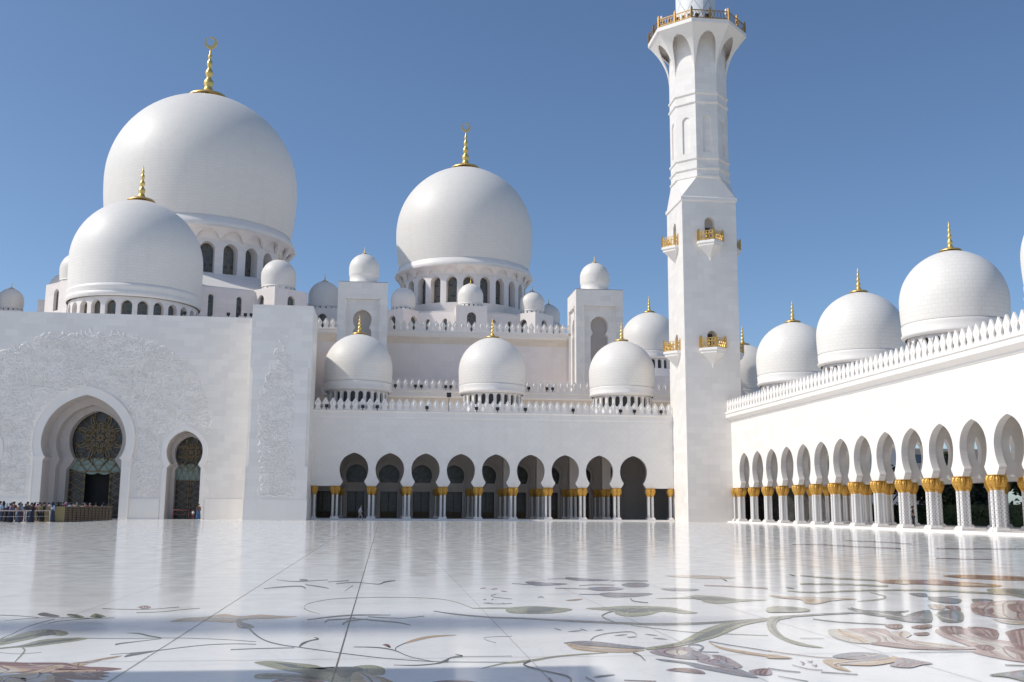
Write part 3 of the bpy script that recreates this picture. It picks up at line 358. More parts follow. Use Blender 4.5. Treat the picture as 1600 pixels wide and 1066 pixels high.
(5,'S',[0.295,12.648,0.319,12.694,0.353,12.760,0.393,12.835,0.436,12.910,0.480,12.985,0.528,13.065,0.581,13.144,0.640,13.216,0.717,13.282,0.808,13.344,0.892,13.397,0.952,13.435,0.954,13.479,0.897,13.474,0.814,13.467,0.725,13.451,0.647,13.417,0.585,13.361,0.530,13.290,0.481,13.209,0.435,13.124,0.391,13.025,0.350,12.915,0.316,12.815,0.292,12.747]),
(3,'S',[0.178,12.103,0.180,12.150,0.182,12.214,0.187,12.283,0.197,12.353,0.218,12.433,0.246,12.524,0.275,12.608,0.295,12.667,0.293,12.728,0.273,12.668,0.244,12.583,0.215,12.490,0.193,12.404,0.181,12.319,0.175,12.234,0.172,12.163,0.170,12.117]),
(3,'S',[-0.298,12.397,-0.251,12.387,-0.183,12.373,-0.108,12.352,-0.042,12.319,0.012,12.276,0.062,12.225,0.109,12.161,0.154,12.077,0.197,11.965,0.236,11.831,0.276,11.694,0.321,11.572,0.375,11.463,0.434,11.360,0.493,11.270,0.546,11.203,0.594,11.163,0.641,11.145,0.681,11.139,0.709,11.133,0.712,11.173,0.684,11.179,0.644,11.186,0.597,11.204,0.548,11.243,0.496,11.310,0.437,11.399,0.378,11.503,0.324,11.613,0.280,11.739,0.240,11.883,0.201,12.026,0.158,12.146,0.111,12.234,0.063,12.301,0.013,12.352,-0.042,12.392,-0.109,12.419,-0.183,12.429,-0.252,12.432,-0.299,12.435]),
(6,'L',[0.030,12.602,0.048,12.633,0.080,12.648,0.105,12.625,0.117,12.529,0.123,12.398,0.122,12.315,0.111,12.320,0.094,12.371,0.076,12.429,0.057,12.488,0.037,12.553]),
(3,'S',[0.626,11.108,0.640,11.117,0.660,11.130,0.681,11.150,0.701,11.184,0.717,11.241,0.726,11.305,0.733,11.356,0.745,11.399,0.765,11.431,0.789,11.454,0.814,11.472,0.835,11.488,0.854,11.498,0.872,11.503,0.886,11.511,0.901,11.628,0.889,11.662,0.867,11.697,0.843,11.731,0.827,11.754,0.824,11.722,0.838,11.684,0.859,11.629,0.878,11.573,0.885,11.541,0.892,11.629,0.880,11.630,0.862,11.629,0.842,11.617,0.820,11.590,0.793,11.555,0.767,11.516,0.745,11.480,0.730,11.443,0.717,11.404,0.709,11.377,0.700,11.353,0.683,11.309,0.661,11.254,0.641,11.202,0.627,11.166]),
(3,'S',[0.145,10.990,0.187,10.976,0.246,10.954,0.311,10.936,0.371,10.930,0.425,10.942,0.479,10.966,0.528,10.995,0.571,11.023,0.607,11.053,0.637,11.087,0.661,11.117,0.678,11.139,0.679,11.218,0.662,11.192,0.639,11.155,0.609,11.116,0.573,11.082,0.530,11.053,0.480,11.026,0.427,11.003,0.373,10.989,0.313,10.986,0.247,10.993,0.187,11.003,0.145,11.009]),
(3,'S',[0.890,11.537,0.999,11.536,1.159,11.534,1.319,11.532,1.429,11.531,1.432,11.553,1.322,11.554,1.161,11.556,1.001,11.558,0.891,11.559]),
(2,'S',[1.018,10.681,1.041,10.710,1.074,10.753,1.112,10.801,1.149,10.845,1.185,10.887,1.223,10.929,1.261,10.968,1.297,10.997,1.336,11.014,1.375,11.022,1.410,11.024,1.434,11.027,1.446,11.117,1.421,11.114,1.385,11.109,1.345,11.100,1.306,11.079,1.267,11.045,1.228,11.001,1.190,10.953,1.153,10.905,1.115,10.852,1.076,10.795,1.043,10.743,1.020,10.708]),
(2,'S',[1.368,11.027,1.403,11.040,1.454,11.057,1.515,11.083,1.584,11.125,1.658,11.191,1.741,11.276,1.835,11.366,1.944,11.447,2.087,11.520,2.257,11.592,2.417,11.654,2.529,11.698,2.543,11.766,2.432,11.730,2.273,11.679,2.104,11.619,1.961,11.555,1.852,11.485,1.758,11.406,1.675,11.330,1.601,11.268,1.531,11.220,1.468,11.180,1.416,11.149,1.379,11.127]),
(6,'S',[1.94,20.87,1.95,20.88,1.97,20.90,1.99,20.91,2.01,20.93,2.03,20.96,2.05,20.98,2.07,21.01,2.08,21.03,2.09,21.14,2.08,21.15,2.07,21.16,2.05,21.16,2.03,21.15,2.01,21.12,1.99,21.07,1.96,21.01,1.95,20.98]),
(6,'S',[2.14,20.66,2.16,20.68,2.17,20.70,2.20,20.72,2.21,20.74,2.23,20.77,2.26,20.80,2.28,20.83,2.29,20.85,2.30,20.96,2.29,20.97,2.27,20.97,2.26,20.97,2.24,20.96,2.21,20.92,2.19,20.86,2.17,20.81,2.15,20.77]),
(6,'S',[2.29,20.26,2.30,20.24,2.31,20.21,2.32,20.18,2.34,20.15,2.35,20.13,2.36,20.11,2.38,20.09,2.39,20.07,2.40,20.17,2.39,20.21,2.38,20.26,2.37,20.32,2.36,20.36,2.35,20.37,2.33,20.37,2.31,20.37,2.30,20.37]),
(6,'S',[1.77,18.45,1.78,18.44,1.78,18.43,1.79,18.42,1.80,18.41,1.80,18.40,1.81,18.39,1.82,18.39,1.82,18.38,1.83,18.47,1.83,18.49,1.83,18.52,1.82,18.55,1.81,18.57,1.81,18.57,1.80,18.56,1.79,18.54,1.78,18.53]),
(6,'S',[1.91,18.38,1.91,18.38,1.92,18.39,1.93,18.39,1.93,18.40,1.94,18.41,1.94,18.42,1.95,18.43,1.96,18.44,1.96,18.52,1.96,18.54,1.96,18.55,1.95,18.57,1.95,18.57,1.94,18.55,1.93,18.52,1.92,18.48,1.91,18.46]),
(6,'S',[1.74,17.78,1.75,17.77,1.76,17.76,1.78,17.75,1.80,17.74,1.82,17.73,1.84,17.73,1.85,17.72,1.87,17.72,1.87,17.79,1.86,17.82,1.85,17.85,1.83,17.88,1.82,17.90,1.80,17.90,1.78,17.89,1.76,17.87,1.74,17.86]),
(6,'S',[2.03,17.77,2.03,17.74,2.04,17.71,2.04,17.68,2.04,17.64,2.05,17.62,2.05,17.58,2.06,17.56,2.06,17.54,2.07,17.61,2.07,17.64,2.07,17.69,2.07,17.75,2.07,17.79,2.06,17.81,2.05,17.83,2.05,17.84,2.04,17.84]),
(3,'S',[2.12,19.63,2.10,19.57,2.06,19.48,2.02,19.38,1.99,19.26,1.99,19.12,1.99,19.03,2.01,18.94,2.04,18.86,2.10,18.76,2.17,18.66,2.24,18.58,2.29,18.52,2.30,18.60,2.25,18.66,2.18,18.75,2.11,18.85,2.05,18.94,2.02,19.03,2.00,19.11,2.00,19.19,2.00,19.22,2.01,19.29,2.05,19.39,2.09,19.47,2.12,19.54]),
(9,'S',[1.71,17.77,1.74,17.73,1.79,17.67,1.85,17.62,1.91,17.59,1.98,17.59,2.06,17.62,2.13,17.66,2.19,17.69,2.20,17.79,2.15,17.77,2.07,17.73,1.99,17.70,1.92,17.69,1.86,17.72,1.80,17.78,1.75,17.83,1.72,17.88]),
(3,'S',[1.376,12.659,1.356,12.715,1.327,12.797,1.299,12.887,1.282,12.967,1.274,13.032,1.272,13.087,1.280,13.127,1.311,13.173,1.380,13.207,1.478,13.232,1.575,13.249,1.642,13.262,1.646,13.291,1.579,13.278,1.481,13.261,1.383,13.236,1.314,13.201,1.281,13.154,1.268,13.082,1.270,13.010,1.278,12.942,1.295,12.862,1.324,12.772,1.353,12.690,1.372,12.634]),
(2,'L',[2.05,16.96,2.18,17.10,2.36,17.19,2.52,17.21,2.66,17.15,2.78,17.03,2.87,16.91,2.96,16.83,3.02,16.75,3.03,16.64,2.97,16.48,2.86,16.30,2.74,16.15,2.62,16.06,2.48,16.00,2.35,15.99,2.20,16.01,2.05,16.08,1.95,16.20,1.93,16.43,1.97,16.72]),
(2,'L',[3.25,16.76,3.34,16.86,3.52,16.93,3.68,17.00,3.79,17.08,3.89,17.14,3.99,17.18,4.11,17.18,4.25,17.15,4.38,17.10,4.50,17.05,4.62,16.98,4.71,16.86,4.76,16.68,4.79,16.46,4.81,16.28,4.85,16.15,4.89,16.05,4.88,15.98,4.82,15.90,4.72,15.85,4.63,15.85,4.57,15.93,4.52,16.07,4.47,16.17,4.42,16.22,4.38,16.23,4.32,16.18,4.24,16.05,4.14,15.87,4.04,15.72,3.93,15.61,3.80,15.52,3.70,15.51,3.63,15.58,3.58,15.71,3.56,15.86,3.57,16.02,3.60,16.19,3.59,16.35,3.48,16.50,3.32,16.64]),
(8,'S',[3.72,15.84,3.74,15.93,3.78,16.05,3.82,16.19,3.86,16.30,3.92,16.41,3.99,16.50,4.07,16.59,4.13,16.67,4.19,16.75,4.25,16.82,4.30,16.89,4.33,16.93,4.35,17.00,4.31,16.96,4.27,16.90,4.21,16.82,4.15,16.74,4.08,16.66,4.01,16.57,3.94,16.47,3.88,16.37,3.82,16.23,3.78,16.08,3.74,15.95,3.72,15.87]),
(3,'S',[3.64,16.34,3.62,16.32,3.58,16.30,3.54,16.26,3.50,16.19,3.45,16.09,3.40,15.97,3.34,15.84,3.29,15.67,3.26,15.48,3.25,15.35,3.25,15.24,3.25,15.14,3.26,15.03,3.27,14.93,3.28,14.84,3.29,14.78,3.31,14.85,3.30,14.92,3.29,15.03,3.29,15.15,3.28,15.26,3.28,15.37,3.28,15.48,3.29,15.58,3.30,15.62,3.32,15.69,3.37,15.81,3.42,15.93,3.47,16.03,3.52,16.11,3.56,16.17,3.60,16.22,3.62,16.26]),
(2,'L',[4.86,18.52,4.95,18.58,5.17,18.64,5.39,18.73,5.54,18.88,5.68,19.06,5.82,19.16,5.95,19.12,6.08,19.00,6.18,18.86,6.25,18.69,6.29,18.50,6.37,18.35,6.53,18.27,6.73,18.22,6.83,18.16,6.77,18.09,6.61,18.01,6.45,17.93,6.33,17.86,6.22,17.80,6.10,17.73,5.96,17.62,5.83,17.51,5.72,17.46,5.64,17.50,5.57,17.62,5.54,17.76,5.56,17.96,5.62,18.20,5.58,18.39,5.35,18.47,5.04,18.49]),
(7,'L',[3.08,22.65,3.12,22.81,3.20,22.88,3.28,22.88,3.34,22.81,3.40,22.68,3.48,22.54,3.64,22.41,3.84,22.28,3.93,22.14,3.85,21.99,3.68,21.83,3.52,21.71,3.39,21.62,3.27,21.57,3.17,21.63,3.11,21.91,3.08,22.32]),
(7,'L',[4.17,23.88,4.20,24.04,4.27,24.14,4.36,24.14,4.48,24.01,4.61,23.79,4.74,23.59,4.90,23.49,5.05,23.41,5.13,23.32,5.08,23.19,4.95,23.06,4.80,22.98,4.63,22.96,4.43,22.99,4.28,23.10,4.20,23.32,4.17,23.63]),
(7,'L',[5.02,21.87,5.13,22.11,5.29,22.34,5.44,22.46,5.54,22.42,5.63,22.28,5.66,22.08,5.61,21.81,5.52,21.50,5.42,21.28,5.30,21.18,5.16,21.15,5.06,21.21,5.01,21.38,4.99,21.63]),
(7,'L',[4.16,21.04,4.31,21.16,4.51,21.23,4.67,21.23,4.77,21.11,4.82,20.91,4.82,20.72,4.71,20.52,4.53,20.33,4.38,20.22,4.27,20.23,4.17,20.31,4.11,20.43,4.08,20.61,4.10,20.85]),
(7,'L',[4.11,19.67,4.19,19.77,4.31,19.82,4.42,19.84,4.53,19.80,4.64,19.71,4.75,19.64,4.89,19.62,5.04,19.61,5.10,19.55,5.03,19.39,4.88,19.17,4.71,19.00,4.54,18.89,4.34,18.81,4.19,18.79,4.10,18.86,4.05,18.99,4.03,19.14,4.03,19.31,4.05,19.51]),
(7,'L',[5.58,20.77,5.69,20.84,5.85,20.85,6.00,20.83,6.13,20.76,6.25,20.65,6.31,20.53,6.26,20.39,6.15,20.24,6.02,20.15,5.88,20.14,5.73,20.19,5.61,20.28,5.56,20.43,5.55,20.62]),
(7,'S',[3.44,20.85,3.58,20.81,3.77,20.75,3.96,20.70,4.09,20.66,4.12,20.84,3.99,20.88,3.80,20.94,3.61,20.99,3.47,21.03]),
(7,'S',[3.66,19.43,3.74,19.40,3.86,19.37,3.98,19.33,4.06,19.30,4.09,19.46,4.01,19.49,3.89,19.53,3.77,19.56,3.69,19.59]),
(7,'S',[5.04,22.93,5.21,22.91,5.44,22.87,5.68,22.83,5.84,22.81,5.91,23.07,5.75,23.10,5.51,23.14,5.27,23.18,5.10,23.20]),
(3,'S',[4.42,18.57,4.40,18.46,4.37,18.29,4.34,18.11,4.34,17.96,4.37,17.86,4.42,17.77,4.48,17.70,4.52,17.65,4.56,17.81,4.52,17.86,4.47,17.93,4.41,18.02,4.38,18.12,4.39,18.25,4.41,18.39,4.44,18.54,4.46,18.66]),
(7,'S',[2.74,22.20,2.80,22.14,2.88,22.05,2.98,21.96,3.11,21.91,3.29,21.90,3.51,21.92,3.72,21.95,3.87,21.97,3.90,22.14,3.75,22.12,3.54,22.09,3.31,22.07,3.13,22.07,3.01,22.13,2.90,22.21,2.82,22.30,2.76,22.36]),
(9,'S',[4.28,19.78,4.32,19.72,4.38,19.64,4.45,19.56,4.53,19.51,4.65,19.50,4.80,19.52,4.94,19.54,5.04,19.56,5.07,19.69,4.97,19.67,4.83,19.65,4.68,19.63,4.56,19.64,4.48,19.69,4.41,19.77,4.35,19.85,4.31,19.91]),
(7,'S',[2.79,18.82,2.81,18.83,2.83,18.85,2.85,18.87,2.87,18.87,2.88,18.84,2.88,18.80,2.89,18.75,2.89,18.72,2.90,18.80,2.90,18.85,2.91,18.93,2.91,19.00,2.90,19.05,2.88,19.04,2.85,18.99,2.82,18.94,2.80,18.91]),
(7,'S',[3.71,23.56,3.88,23.57,4.14,23.60,4.39,23.62,4.57,23.63,4.59,23.78,4.42,23.76,4.16,23.74,3.91,23.71,3.73,23.70]),
(9,'S',[4.05,21.50,4.12,21.55,4.22,21.63,4.33,21.71,4.44,21.75,4.55,21.75,4.66,21.71,4.76,21.67,4.83,21.64,4.87,21.84,4.80,21.87,4.70,21.91,4.59,21.95,4.48,21.95,4.37,21.91,4.26,21.83,4.16,21.75,4.09,21.70]),
(5,'L',[3.18,18.20,3.23,18.29,3.34,18.41,3.43,18.50,3.49,18.52,3.54,18.51,3.55,18.46,3.51,18.38,3.44,18.27,3.37,18.19,3.29,18.16,3.21,18.16]),
(8,'L',[6.71,24.64,6.89,24.80,7.24,24.86,7.56,24.85,7.76,24.79,7.92,24.66,8.04,24.49,8.15,24.24,8.22,23.96,8.18,23.75,7.97,23.62,7.66,23.56,7.37,23.62,7.09,23.89,6.82,24.31]),
(6,'S',[6.69,21.44,6.76,21.41,6.87,21.37,6.99,21.30,7.13,21.20,7.28,21.05,7.46,20.86,7.63,20.67,7.74,20.55,7.84,20.80,7.72,20.93,7.56,21.12,7.38,21.32,7.22,21.48,7.09,21.58,6.96,21.64,6.85,21.69,6.78,21.72]),
(3,'S',[7.85,23.93,7.79,23.64,7.71,23.23,7.63,22.85,7.59,22.63,7.66,22.83,7.70,22.99,7.75,23.20,7.78,23.33,7.70,23.14,7.67,23.00,7.63,22.81,7.59,22.65,7.66,22.83,7.71,23.05,7.79,23.43,7.87,23.85,7.93,24.15]),
(2,'L',[3.067,12.091,3.131,12.153,3.219,12.214,3.310,12.284,3.399,12.362,3.492,12.450,3.582,12.556,3.661,12.679,3.737,12.823,3.835,13.004,3.971,13.252,4.134,13.548,4.301,13.831,4.463,14.080,4.626,14.310,4.793,14.511,4.967,14.669,5.141,14.792,5.305,14.894,5.470,14.989,5.623,15.062,5.716,15.085,5.722,15.043,5.667,14.952,5.571,14.834,5.427,14.688,5.247,14.517,5.086,14.351,4.974,14.208,4.880,14.068,4.765,13.891,4.612,13.645,4.444,13.371,4.293,13.135,4.168,12.962,4.055,12.820,3.941,12.682,3.817,12.532,3.692,12.386,3.576,12.264,3.472,12.175,3.375,12.108,3.284,12.047,3.187,11.977,3.095,11.914,3.035,11.890,3.017,11.931,3.031,12.011]),
(7,'L',[2.176,12.586,2.233,12.647,2.327,12.713,2.420,12.748,2.501,12.732,2.579,12.685,2.651,12.625,2.713,12.559,2.770,12.481,2.834,12.391,2.928,12.278,3.028,12.155,3.079,12.063,3.051,12.012,2.975,11.989,2.892,11.995,2.813,12.043,2.724,12.120,2.636,12.193,2.547,12.251,2.459,12.305,2.383,12.353,2.328,12.394,2.286,12.428,2.251,12.464,2.210,12.503,2.175,12.542]),
(5,'L',[2.204,12.526,2.230,12.522,2.270,12.450,2.330,12.372,2.418,12.302,2.525,12.225,2.627,12.152,2.722,12.084,2.812,12.020,2.886,11.969,2.946,11.939,2.990,11.920,2.998,11.893,2.954,11.840,2.876,11.779,2.793,11.738,2.712,11.728,2.624,11.737,2.541,11.757,2.464,11.787,2.391,11.828,2.328,11.878,2.275,11.934,2.231,11.999,2.201,12.089,2.188,12.237,2.189,12.413]),
(7,'S',[2.304,14.082,2.308,14.051,2.315,14.007,2.322,13.960,2.330,13.920,2.340,13.889,2.351,13.862,2.361,13.839,2.368,13.823,2.374,13.854,2.370,13.884,2.364,13.927,2.357,13.974,2.349,14.014,2.339,14.045,2.328,14.074,2.317,14.097,2.310,14.113]),
(7,'S',[2.428,13.677,2.446,13.681,2.472,13.687,2.501,13.696,2.529,13.709,2.560,13.730,2.592,13.758,2.622,13.785,2.643,13.803,2.649,13.835,2.630,13.831,2.604,13.825,2.575,13.816,2.546,13.803,2.516,13.781,2.483,13.753,2.454,13.727,2.433,13.708]),
(7,'S',[2.641,14.022,2.644,13.990,2.649,13.943,2.655,13.894,2.661,13.852,2.670,13.819,2.680,13.789,2.689,13.764,2.695,13.747,2.702,13.777,2.699,13.808,2.694,13.854,2.689,13.903,2.682,13.945,2.674,13.978,2.664,14.009,2.654,14.035,2.648,14.053]),
(7,'S',[2.812,13.792,2.821,13.790,2.835,13.788,2.850,13.787,2.866,13.792,2.883,13.804,2.903,13.823,2.920,13.842,2.933,13.855,2.939,13.887,2.930,13.889,2.916,13.891,2.901,13.892,2.885,13.887,2.867,13.874,2.848,13.855,2.830,13.836,2.818,13.823]),
(7,'S',[2.941,13.217,2.957,13.220,2.979,13.223,3.004,13.229,3.029,13.239,3.056,13.257,3.085,13.280,3.112,13.304,3.131,13.320,3.137,13.349,3.122,13.347,3.099,13.343,3.074,13.337,3.048,13.327,3.022,13.309,2.992,13.285,2.966,13.262,2.947,13.246]),
(7,'S',[3.062,13.030,3.073,13.028,3.088,13.026,3.106,13.025,3.123,13.029,3.143,13.040,3.165,13.056,3.184,13.073,3.198,13.084,3.205,13.113,3.194,13.115,3.179,13.117,3.161,13.118,3.143,13.114,3.124,13.103,3.102,13.086,3.082,13.070,3.069,13.058]),
(7,'S',[3.369,13.353,3.378,13.330,3.391,13.298,3.406,13.264,3.422,13.236,3.439,13.216,3.459,13.199,3.478,13.187,3.490,13.178,3.498,13.207,3.489,13.229,3.477,13.261,3.462,13.295,3.446,13.324,3.428,13.344,3.408,13.360,3.390,13.373,3.377,13.383]),
(7,'S',[3.367,12.944,3.378,12.925,3.395,12.898,3.413,12.870,3.432,12.848,3.453,12.833,3.477,12.822,3.498,12.813,3.513,12.808,3.521,12.835,3.509,12.853,3.493,12.880,3.475,12.908,3.456,12.931,3.435,12.946,3.411,12.957,3.389,12.966,3.374,12.972]),
(9,'S',[2.545,12.761,2.567,12.831,2.598,12.930,2.636,13.038,2.679,13.136,2.728,13.222,2.782,13.305,2.843,13.382,2.909,13.448,2.992,13.509,3.088,13.564,3.177,13.598,3.238,13.597,3.261,13.538,3.259,13.441,3.247,13.337,3.239,13.265,3.259,13.320,3.267,13.391,3.280,13.502,3.282,13.612,3.258,13.674,3.195,13.676,3.105,13.641,3.008,13.585,2.925,13.523,2.856,13.456,2.795,13.377,2.739,13.291,2.689,13.202,2.643,13.097,2.602,12.980,2.570,12.877,2.547,12.807]),
(3,'S',[3.418,14.347,3.461,14.275,3.520,14.173,3.592,14.057,3.672,13.942,3.754,13.825,3.840,13.702,3.944,13.580,4.079,13.466,4.277,13.352,4.519,13.237,4.746,13.138,4.902,13.069,4.918,13.112,4.762,13.182,4.534,13.282,4.291,13.397,4.094,13.512,3.959,13.627,3.854,13.751,3.768,13.874,3.686,13.991,3.604,14.103,3.531,14.215,3.470,14.312,3.427,14.381]),
(9,'L',[3.003,11.696,3.023,11.769,3.068,11.826,3.126,11.883,3.198,11.950,3.283,12.016,3.366,12.069,3.445,12.114,3.521,12.145,3.573,12.122,3.585,12.021,3.573,11.871,3.564,11.717,3.571,11.561,3.581,11.402,3.571,11.276,3.531,11.192,3.473,11.137,3.412,11.109,3.349,11.112,3.282,11.141,3.222,11.183,3.175,11.234,3.135,11.297,3.098,11.374,3.057,11.476,3.018,11.593]),
(8,'L',[3.183,11.682,3.233,11.762,3.316,11.834,3.383,11.863,3.420,11.826,3.440,11.746,3.436,11.662,3.394,11.566,3.329,11.466,3.274,11.422,3.228,11.474,3.190,11.582]),
(9,'L',[3.343,11.056,3.400,11.102,3.493,11.118,3.568,11.156,3.604,11.255,3.624,11.378,3.647,11.455,3.684,11.454,3.723,11.405,3.749,11.323,3.753,11.201,3.744,11.050,3.733,10.910,3.723,10.786,3.710,10.670,3.687,10.582,3.648,10.522,3.600,10.487,3.552,10.487,3.508,10.533,3.464,10.616,3.425,10.712,3.383,10.825,3.346,10.954]),
(7,'L',[2.946,11.205,3.021,11.155,3.129,11.057,3.224,10.951,3.284,10.842,3.330,10.727,3.381,10.628,3.448,10.566,3.519,10.519,3.574,10.454,3.604,10.351,3.618,10.233,3.623,10.125,3.621,10.027,3.611,9.938,3.592,9.888,3.561,9.892,3.521,9.934,3.478,9.992,3.434,10.063,3.387,10.152,3.340,10.248,3.288,10.351,3.235,10.463,3.194,10.569,3.178,10.667,3.175,10.760,3.158,10.844,3.106,10.912,3.039,10.970,2.986,11.027,2.951,11.103,2.931,11.178]),
(9,'L',[2.842,10.441,2.896,10.492,2.991,10.540,3.074,10.558,3.127,10.526,3.167,10.462,3.189,10.392,3.193,10.306,3.180,10.214,3.151,10.165,3.099,10.186,3.030,10.248,2.968,10.309,2.909,10.354,2.856,10.399]),
(9,'L',[3.661,10.322,3.741,10.396,3.846,10.457,3.911,10.457,3.900,10.346,3.848,10.180,3.794,10.062,3.738,10.029,3.677,10.039,3.637,10.075,3.623,10.143,3.630,10.239]),
(7,'S',[3.588,11.713,3.615,11.768,3.657,11.851,3.704,11.949,3.750,12.076,3.771,12.181,3.774,12.250,3.769,12.306,3.757,12.345,3.736,12.358,3.705,12.353,3.675,12.341,3.655,12.333,3.636,12.270,3.654,12.270,3.681,12.272,3.707,12.266,3.724,12.245,3.733,12.203,3.736,12.148,3.732,12.088,3.727,12.060,3.717,12.037,3.681,11.967,3.643,11.897,3.616,11.848]),
(7,'S',[3.647,12.318,3.612,12.229,3.561,12.097,3.511,11.953,3.484,11.831,3.491,11.770,3.517,11.734,3.553,11.710,3.591,11.686,3.635,11.660,3.687,11.638,3.736,11.620,3.770,11.607,3.789,11.664,3.755,11.677,3.706,11.695,3.653,11.717,3.609,11.743,3.571,11.767,3.535,11.792,3.510,11.827,3.503,11.879,3.520,11.953,3.561,12.069,3.610,12.195,3.644,12.285]),
(5,'S',[3.944,12.506,3.931,12.404,3.913,12.258,3.900,12.099,3.901,11.957,3.920,11.835,3.952,11.719,3.990,11.611,4.031,11.513,4.081,11.420,4.140,11.333,4.194,11.260,4.231,11.209,4.291,11.357,4.258,11.420,4.210,11.511,4.156,11.615,4.108,11.715,4.063,11.807,4.018,11.900,3.980,11.996,3.953,12.096,3.943,12.212,3.947,12.342,3.956,12.464,3.962,12.551]),
(7,'S',[3.965,12.570,3.987,12.509,4.018,12.423,4.055,12.327,4.093,12.236,4.135,12.151,4.180,12.064,4.225,11.980,4.266,11.901,4.304,11.821,4.339,11.741,4.370,11.672,4.391,11.624,4.414,11.681,4.393,11.729,4.362,11.799,4.327,11.879,4.289,11.960,4.248,12.040,4.203,12.125,4.157,12.212,4.116,12.298,4.077,12.390,4.041,12.487,4.010,12.574,3.987,12.635]),
(3,'S',[2.798,11.658,2.804,11.617,2.812,11.559,2.819,11.491,2.821,11.420,2.816,11.336,2.806,11.236,2.795,11.144,2.788,11.080,2.805,11.120,2.814,11.187,2.826,11.285,2.838,11.394,2.846,11.492,2.846,11.576,2.841,11.653,2.834,11.718,2.830,11.763]),
(3,'S',[1.773,9.774,1.783,9.835,1.800,9.937,1.812,10.058,1.805,10.164,1.774,10.253,1.726,10.342,1.672,10.430,1.625,10.517,1.586,10.606,1.550,10.695,1.518,10.779,1.496,10.851,1.484,10.903,1.482,10.932,1.482,10.925,1.487,10.943,1.503,10.988,1.531,11.046,1.560,11.101,1.580,11.141,1.588,11.254,1.568,11.211,1.538,11.149,1.508,11.080,1.486,11.015,1.472,10.951,1.464,10.876,1.469,10.830,1.482,10.779,1.506,10.712,1.538,10.634,1.576,10.551,1.615,10.465,1.662,10.377,1.715,10.287,1.762,10.194,1.790,10.103,1.793,10.008,1.782,9.919,1.765,9.833,1.753,9.767]),
(3,'S',[1.588,10.025,1.587,9.969,1.585,9.888,1.584,9.809,1.583,9.755,1.605,9.814,1.606,9.869,1.608,9.949,1.609,10.030,1.611,10.087]),
(3,'S',[2.031,10.054,2.045,10.058,2.065,10.063,2.089,10.071,2.116,10.083,2.151,10.103,2.193,10.130,2.233,10.155,2.260,10.173,2.267,10.207,2.242,10.201,2.206,10.193,2.166,10.181,2.132,10.167,2.103,10.146,2.075,10.120,2.052,10.095,2.036,10.078]),
(9,'S',[1.949,10.043,1.957,9.986,1.968,9.903,1.978,9.822,1.986,9.767,2.002,9.823,1.995,9.878,1.984,9.961,1.973,10.044,1.966,10.102]),
(9,'S',[2.276,9.836,2.334,9.819,2.418,9.793,2.503,9.767,2.560,9.749,2.573,9.797,2.515,9.815,2.431,9.840,2.346,9.867,2.288,9.884]),
(2,'L',[5.693,15.153,5.798,15.337,5.865,15.374,5.923,15.365,5.996,15.336,6.060,15.262,6.071,15.174,6.001,15.101,5.880,15.014,5.752,14.865,5.629,14.633,5.502,14.349,5.383,14.038,5.267,13.682,5.160,13.310,5.085,12.995,5.051,12.765,5.044,12.578,5.052,12.402,5.083,12.202,5.127,12.012,5.138,11.906,5.086,11.915,5.002,12.003,4.940,12.132,4.921,12.298,4.926,12.512,4.951,12.763,4.997,13.056,5.067,13.395,5.168,13.771,5.324,14.232,5.521,14.747]),
(3,'S',[5.83,15.12,5.90,15.15,6.00,15.21,6.13,15.27,6.26,15.33,6.41,15.39,6.58,15.46,6.74,15.53,6.88,15.58,6.98,15.62,7.06,15.63,7.12,15.64,7.17,15.65,7.26,15.87,7.22,15.86,7.16,15.86,7.08,15.85,6.98,15.82,6.85,15.78,6.68,15.71,6.51,15.65,6.36,15.59,6.23,15.53,6.11,15.48,6.01,15.43,5.93,15.39]),
(3,'L',[7.56,16.51,7.63,16.44,7.71,16.28,7.80,16.15,7.92,16.10,8.05,16.06,8.10,15.95,8.04,15.68,7.91,15.35,7.78,15.13,7.68,15.10,7.57,15.17,7.49,15.27,7.45,15.36,7.42,15.49,7.41,15.63,7.43,15.78,7.46,15.96,7.49,16.12,7.51,16.28,7.52,16.44]),
(3,'L',[7.49,15.11,7.60,15.18,7.76,15.24,7.90,15.31,7.97,15.38,8.02,15.47,8.12,15.58,8.36,15.84,8.66,16.14,8.78,16.17,8.55,15.67,8.17,14.96,7.88,14.47,7.73,14.34,7.64,14.38,7.57,14.45,7.53,14.53,7.51,14.65,7.50,14.77,7.47,14.89,7.46,15.00]),
(3,'L',[8.78,15.91,8.99,16.10,9.17,16.15,9.22,16.01,9.03,15.60,8.72,15.05,8.47,14.65,8.31,14.45,8.20,14.37,8.12,14.35,8.08,14.38,8.07,14.48,8.13,14.67,8.30,15.04,8.54,15.53]),
(3,'L',[10.12,19.38,10.25,19.46,10.38,19.45,10.44,19.37,10.37,19.15,10.22,18.86,10.09,18.66,10.02,18.61,9.96,18.65,9.94,18.74,9.97,18.93,10.04,19.19]),
(3,'L',[9.94,18.33,10.13,18.37,10.36,18.30,10.45,18.14,10.31,17.83,10.06,17.46,9.86,17.23,9.76,17.23,9.70,17.36,9.69,17.54,9.73,17.80,9.82,18.11]),
(3,'L',[10.69,18.12,10.81,18.14,10.92,18.07,10.95,17.95,10.85,17.74,10.67,17.50,10.52,17.34,10.43,17.32,10.36,17.39,10.35,17.50,10.43,17.70,10.56,17.96]),
(3,'S',[6.94,15.73,7.10,15.71,7.34,15.68,7.59,15.66,7.80,15.66,7.96,15.72,8.11,15.81,8.24,15.90,8.32,15.97,8.43,16.17,8.35,16.12,8.23,16.05,8.09,15.98,7.93,15.92,7.70,15.89,7.42,15.86,7.16,15.83,6.98,15.82]),
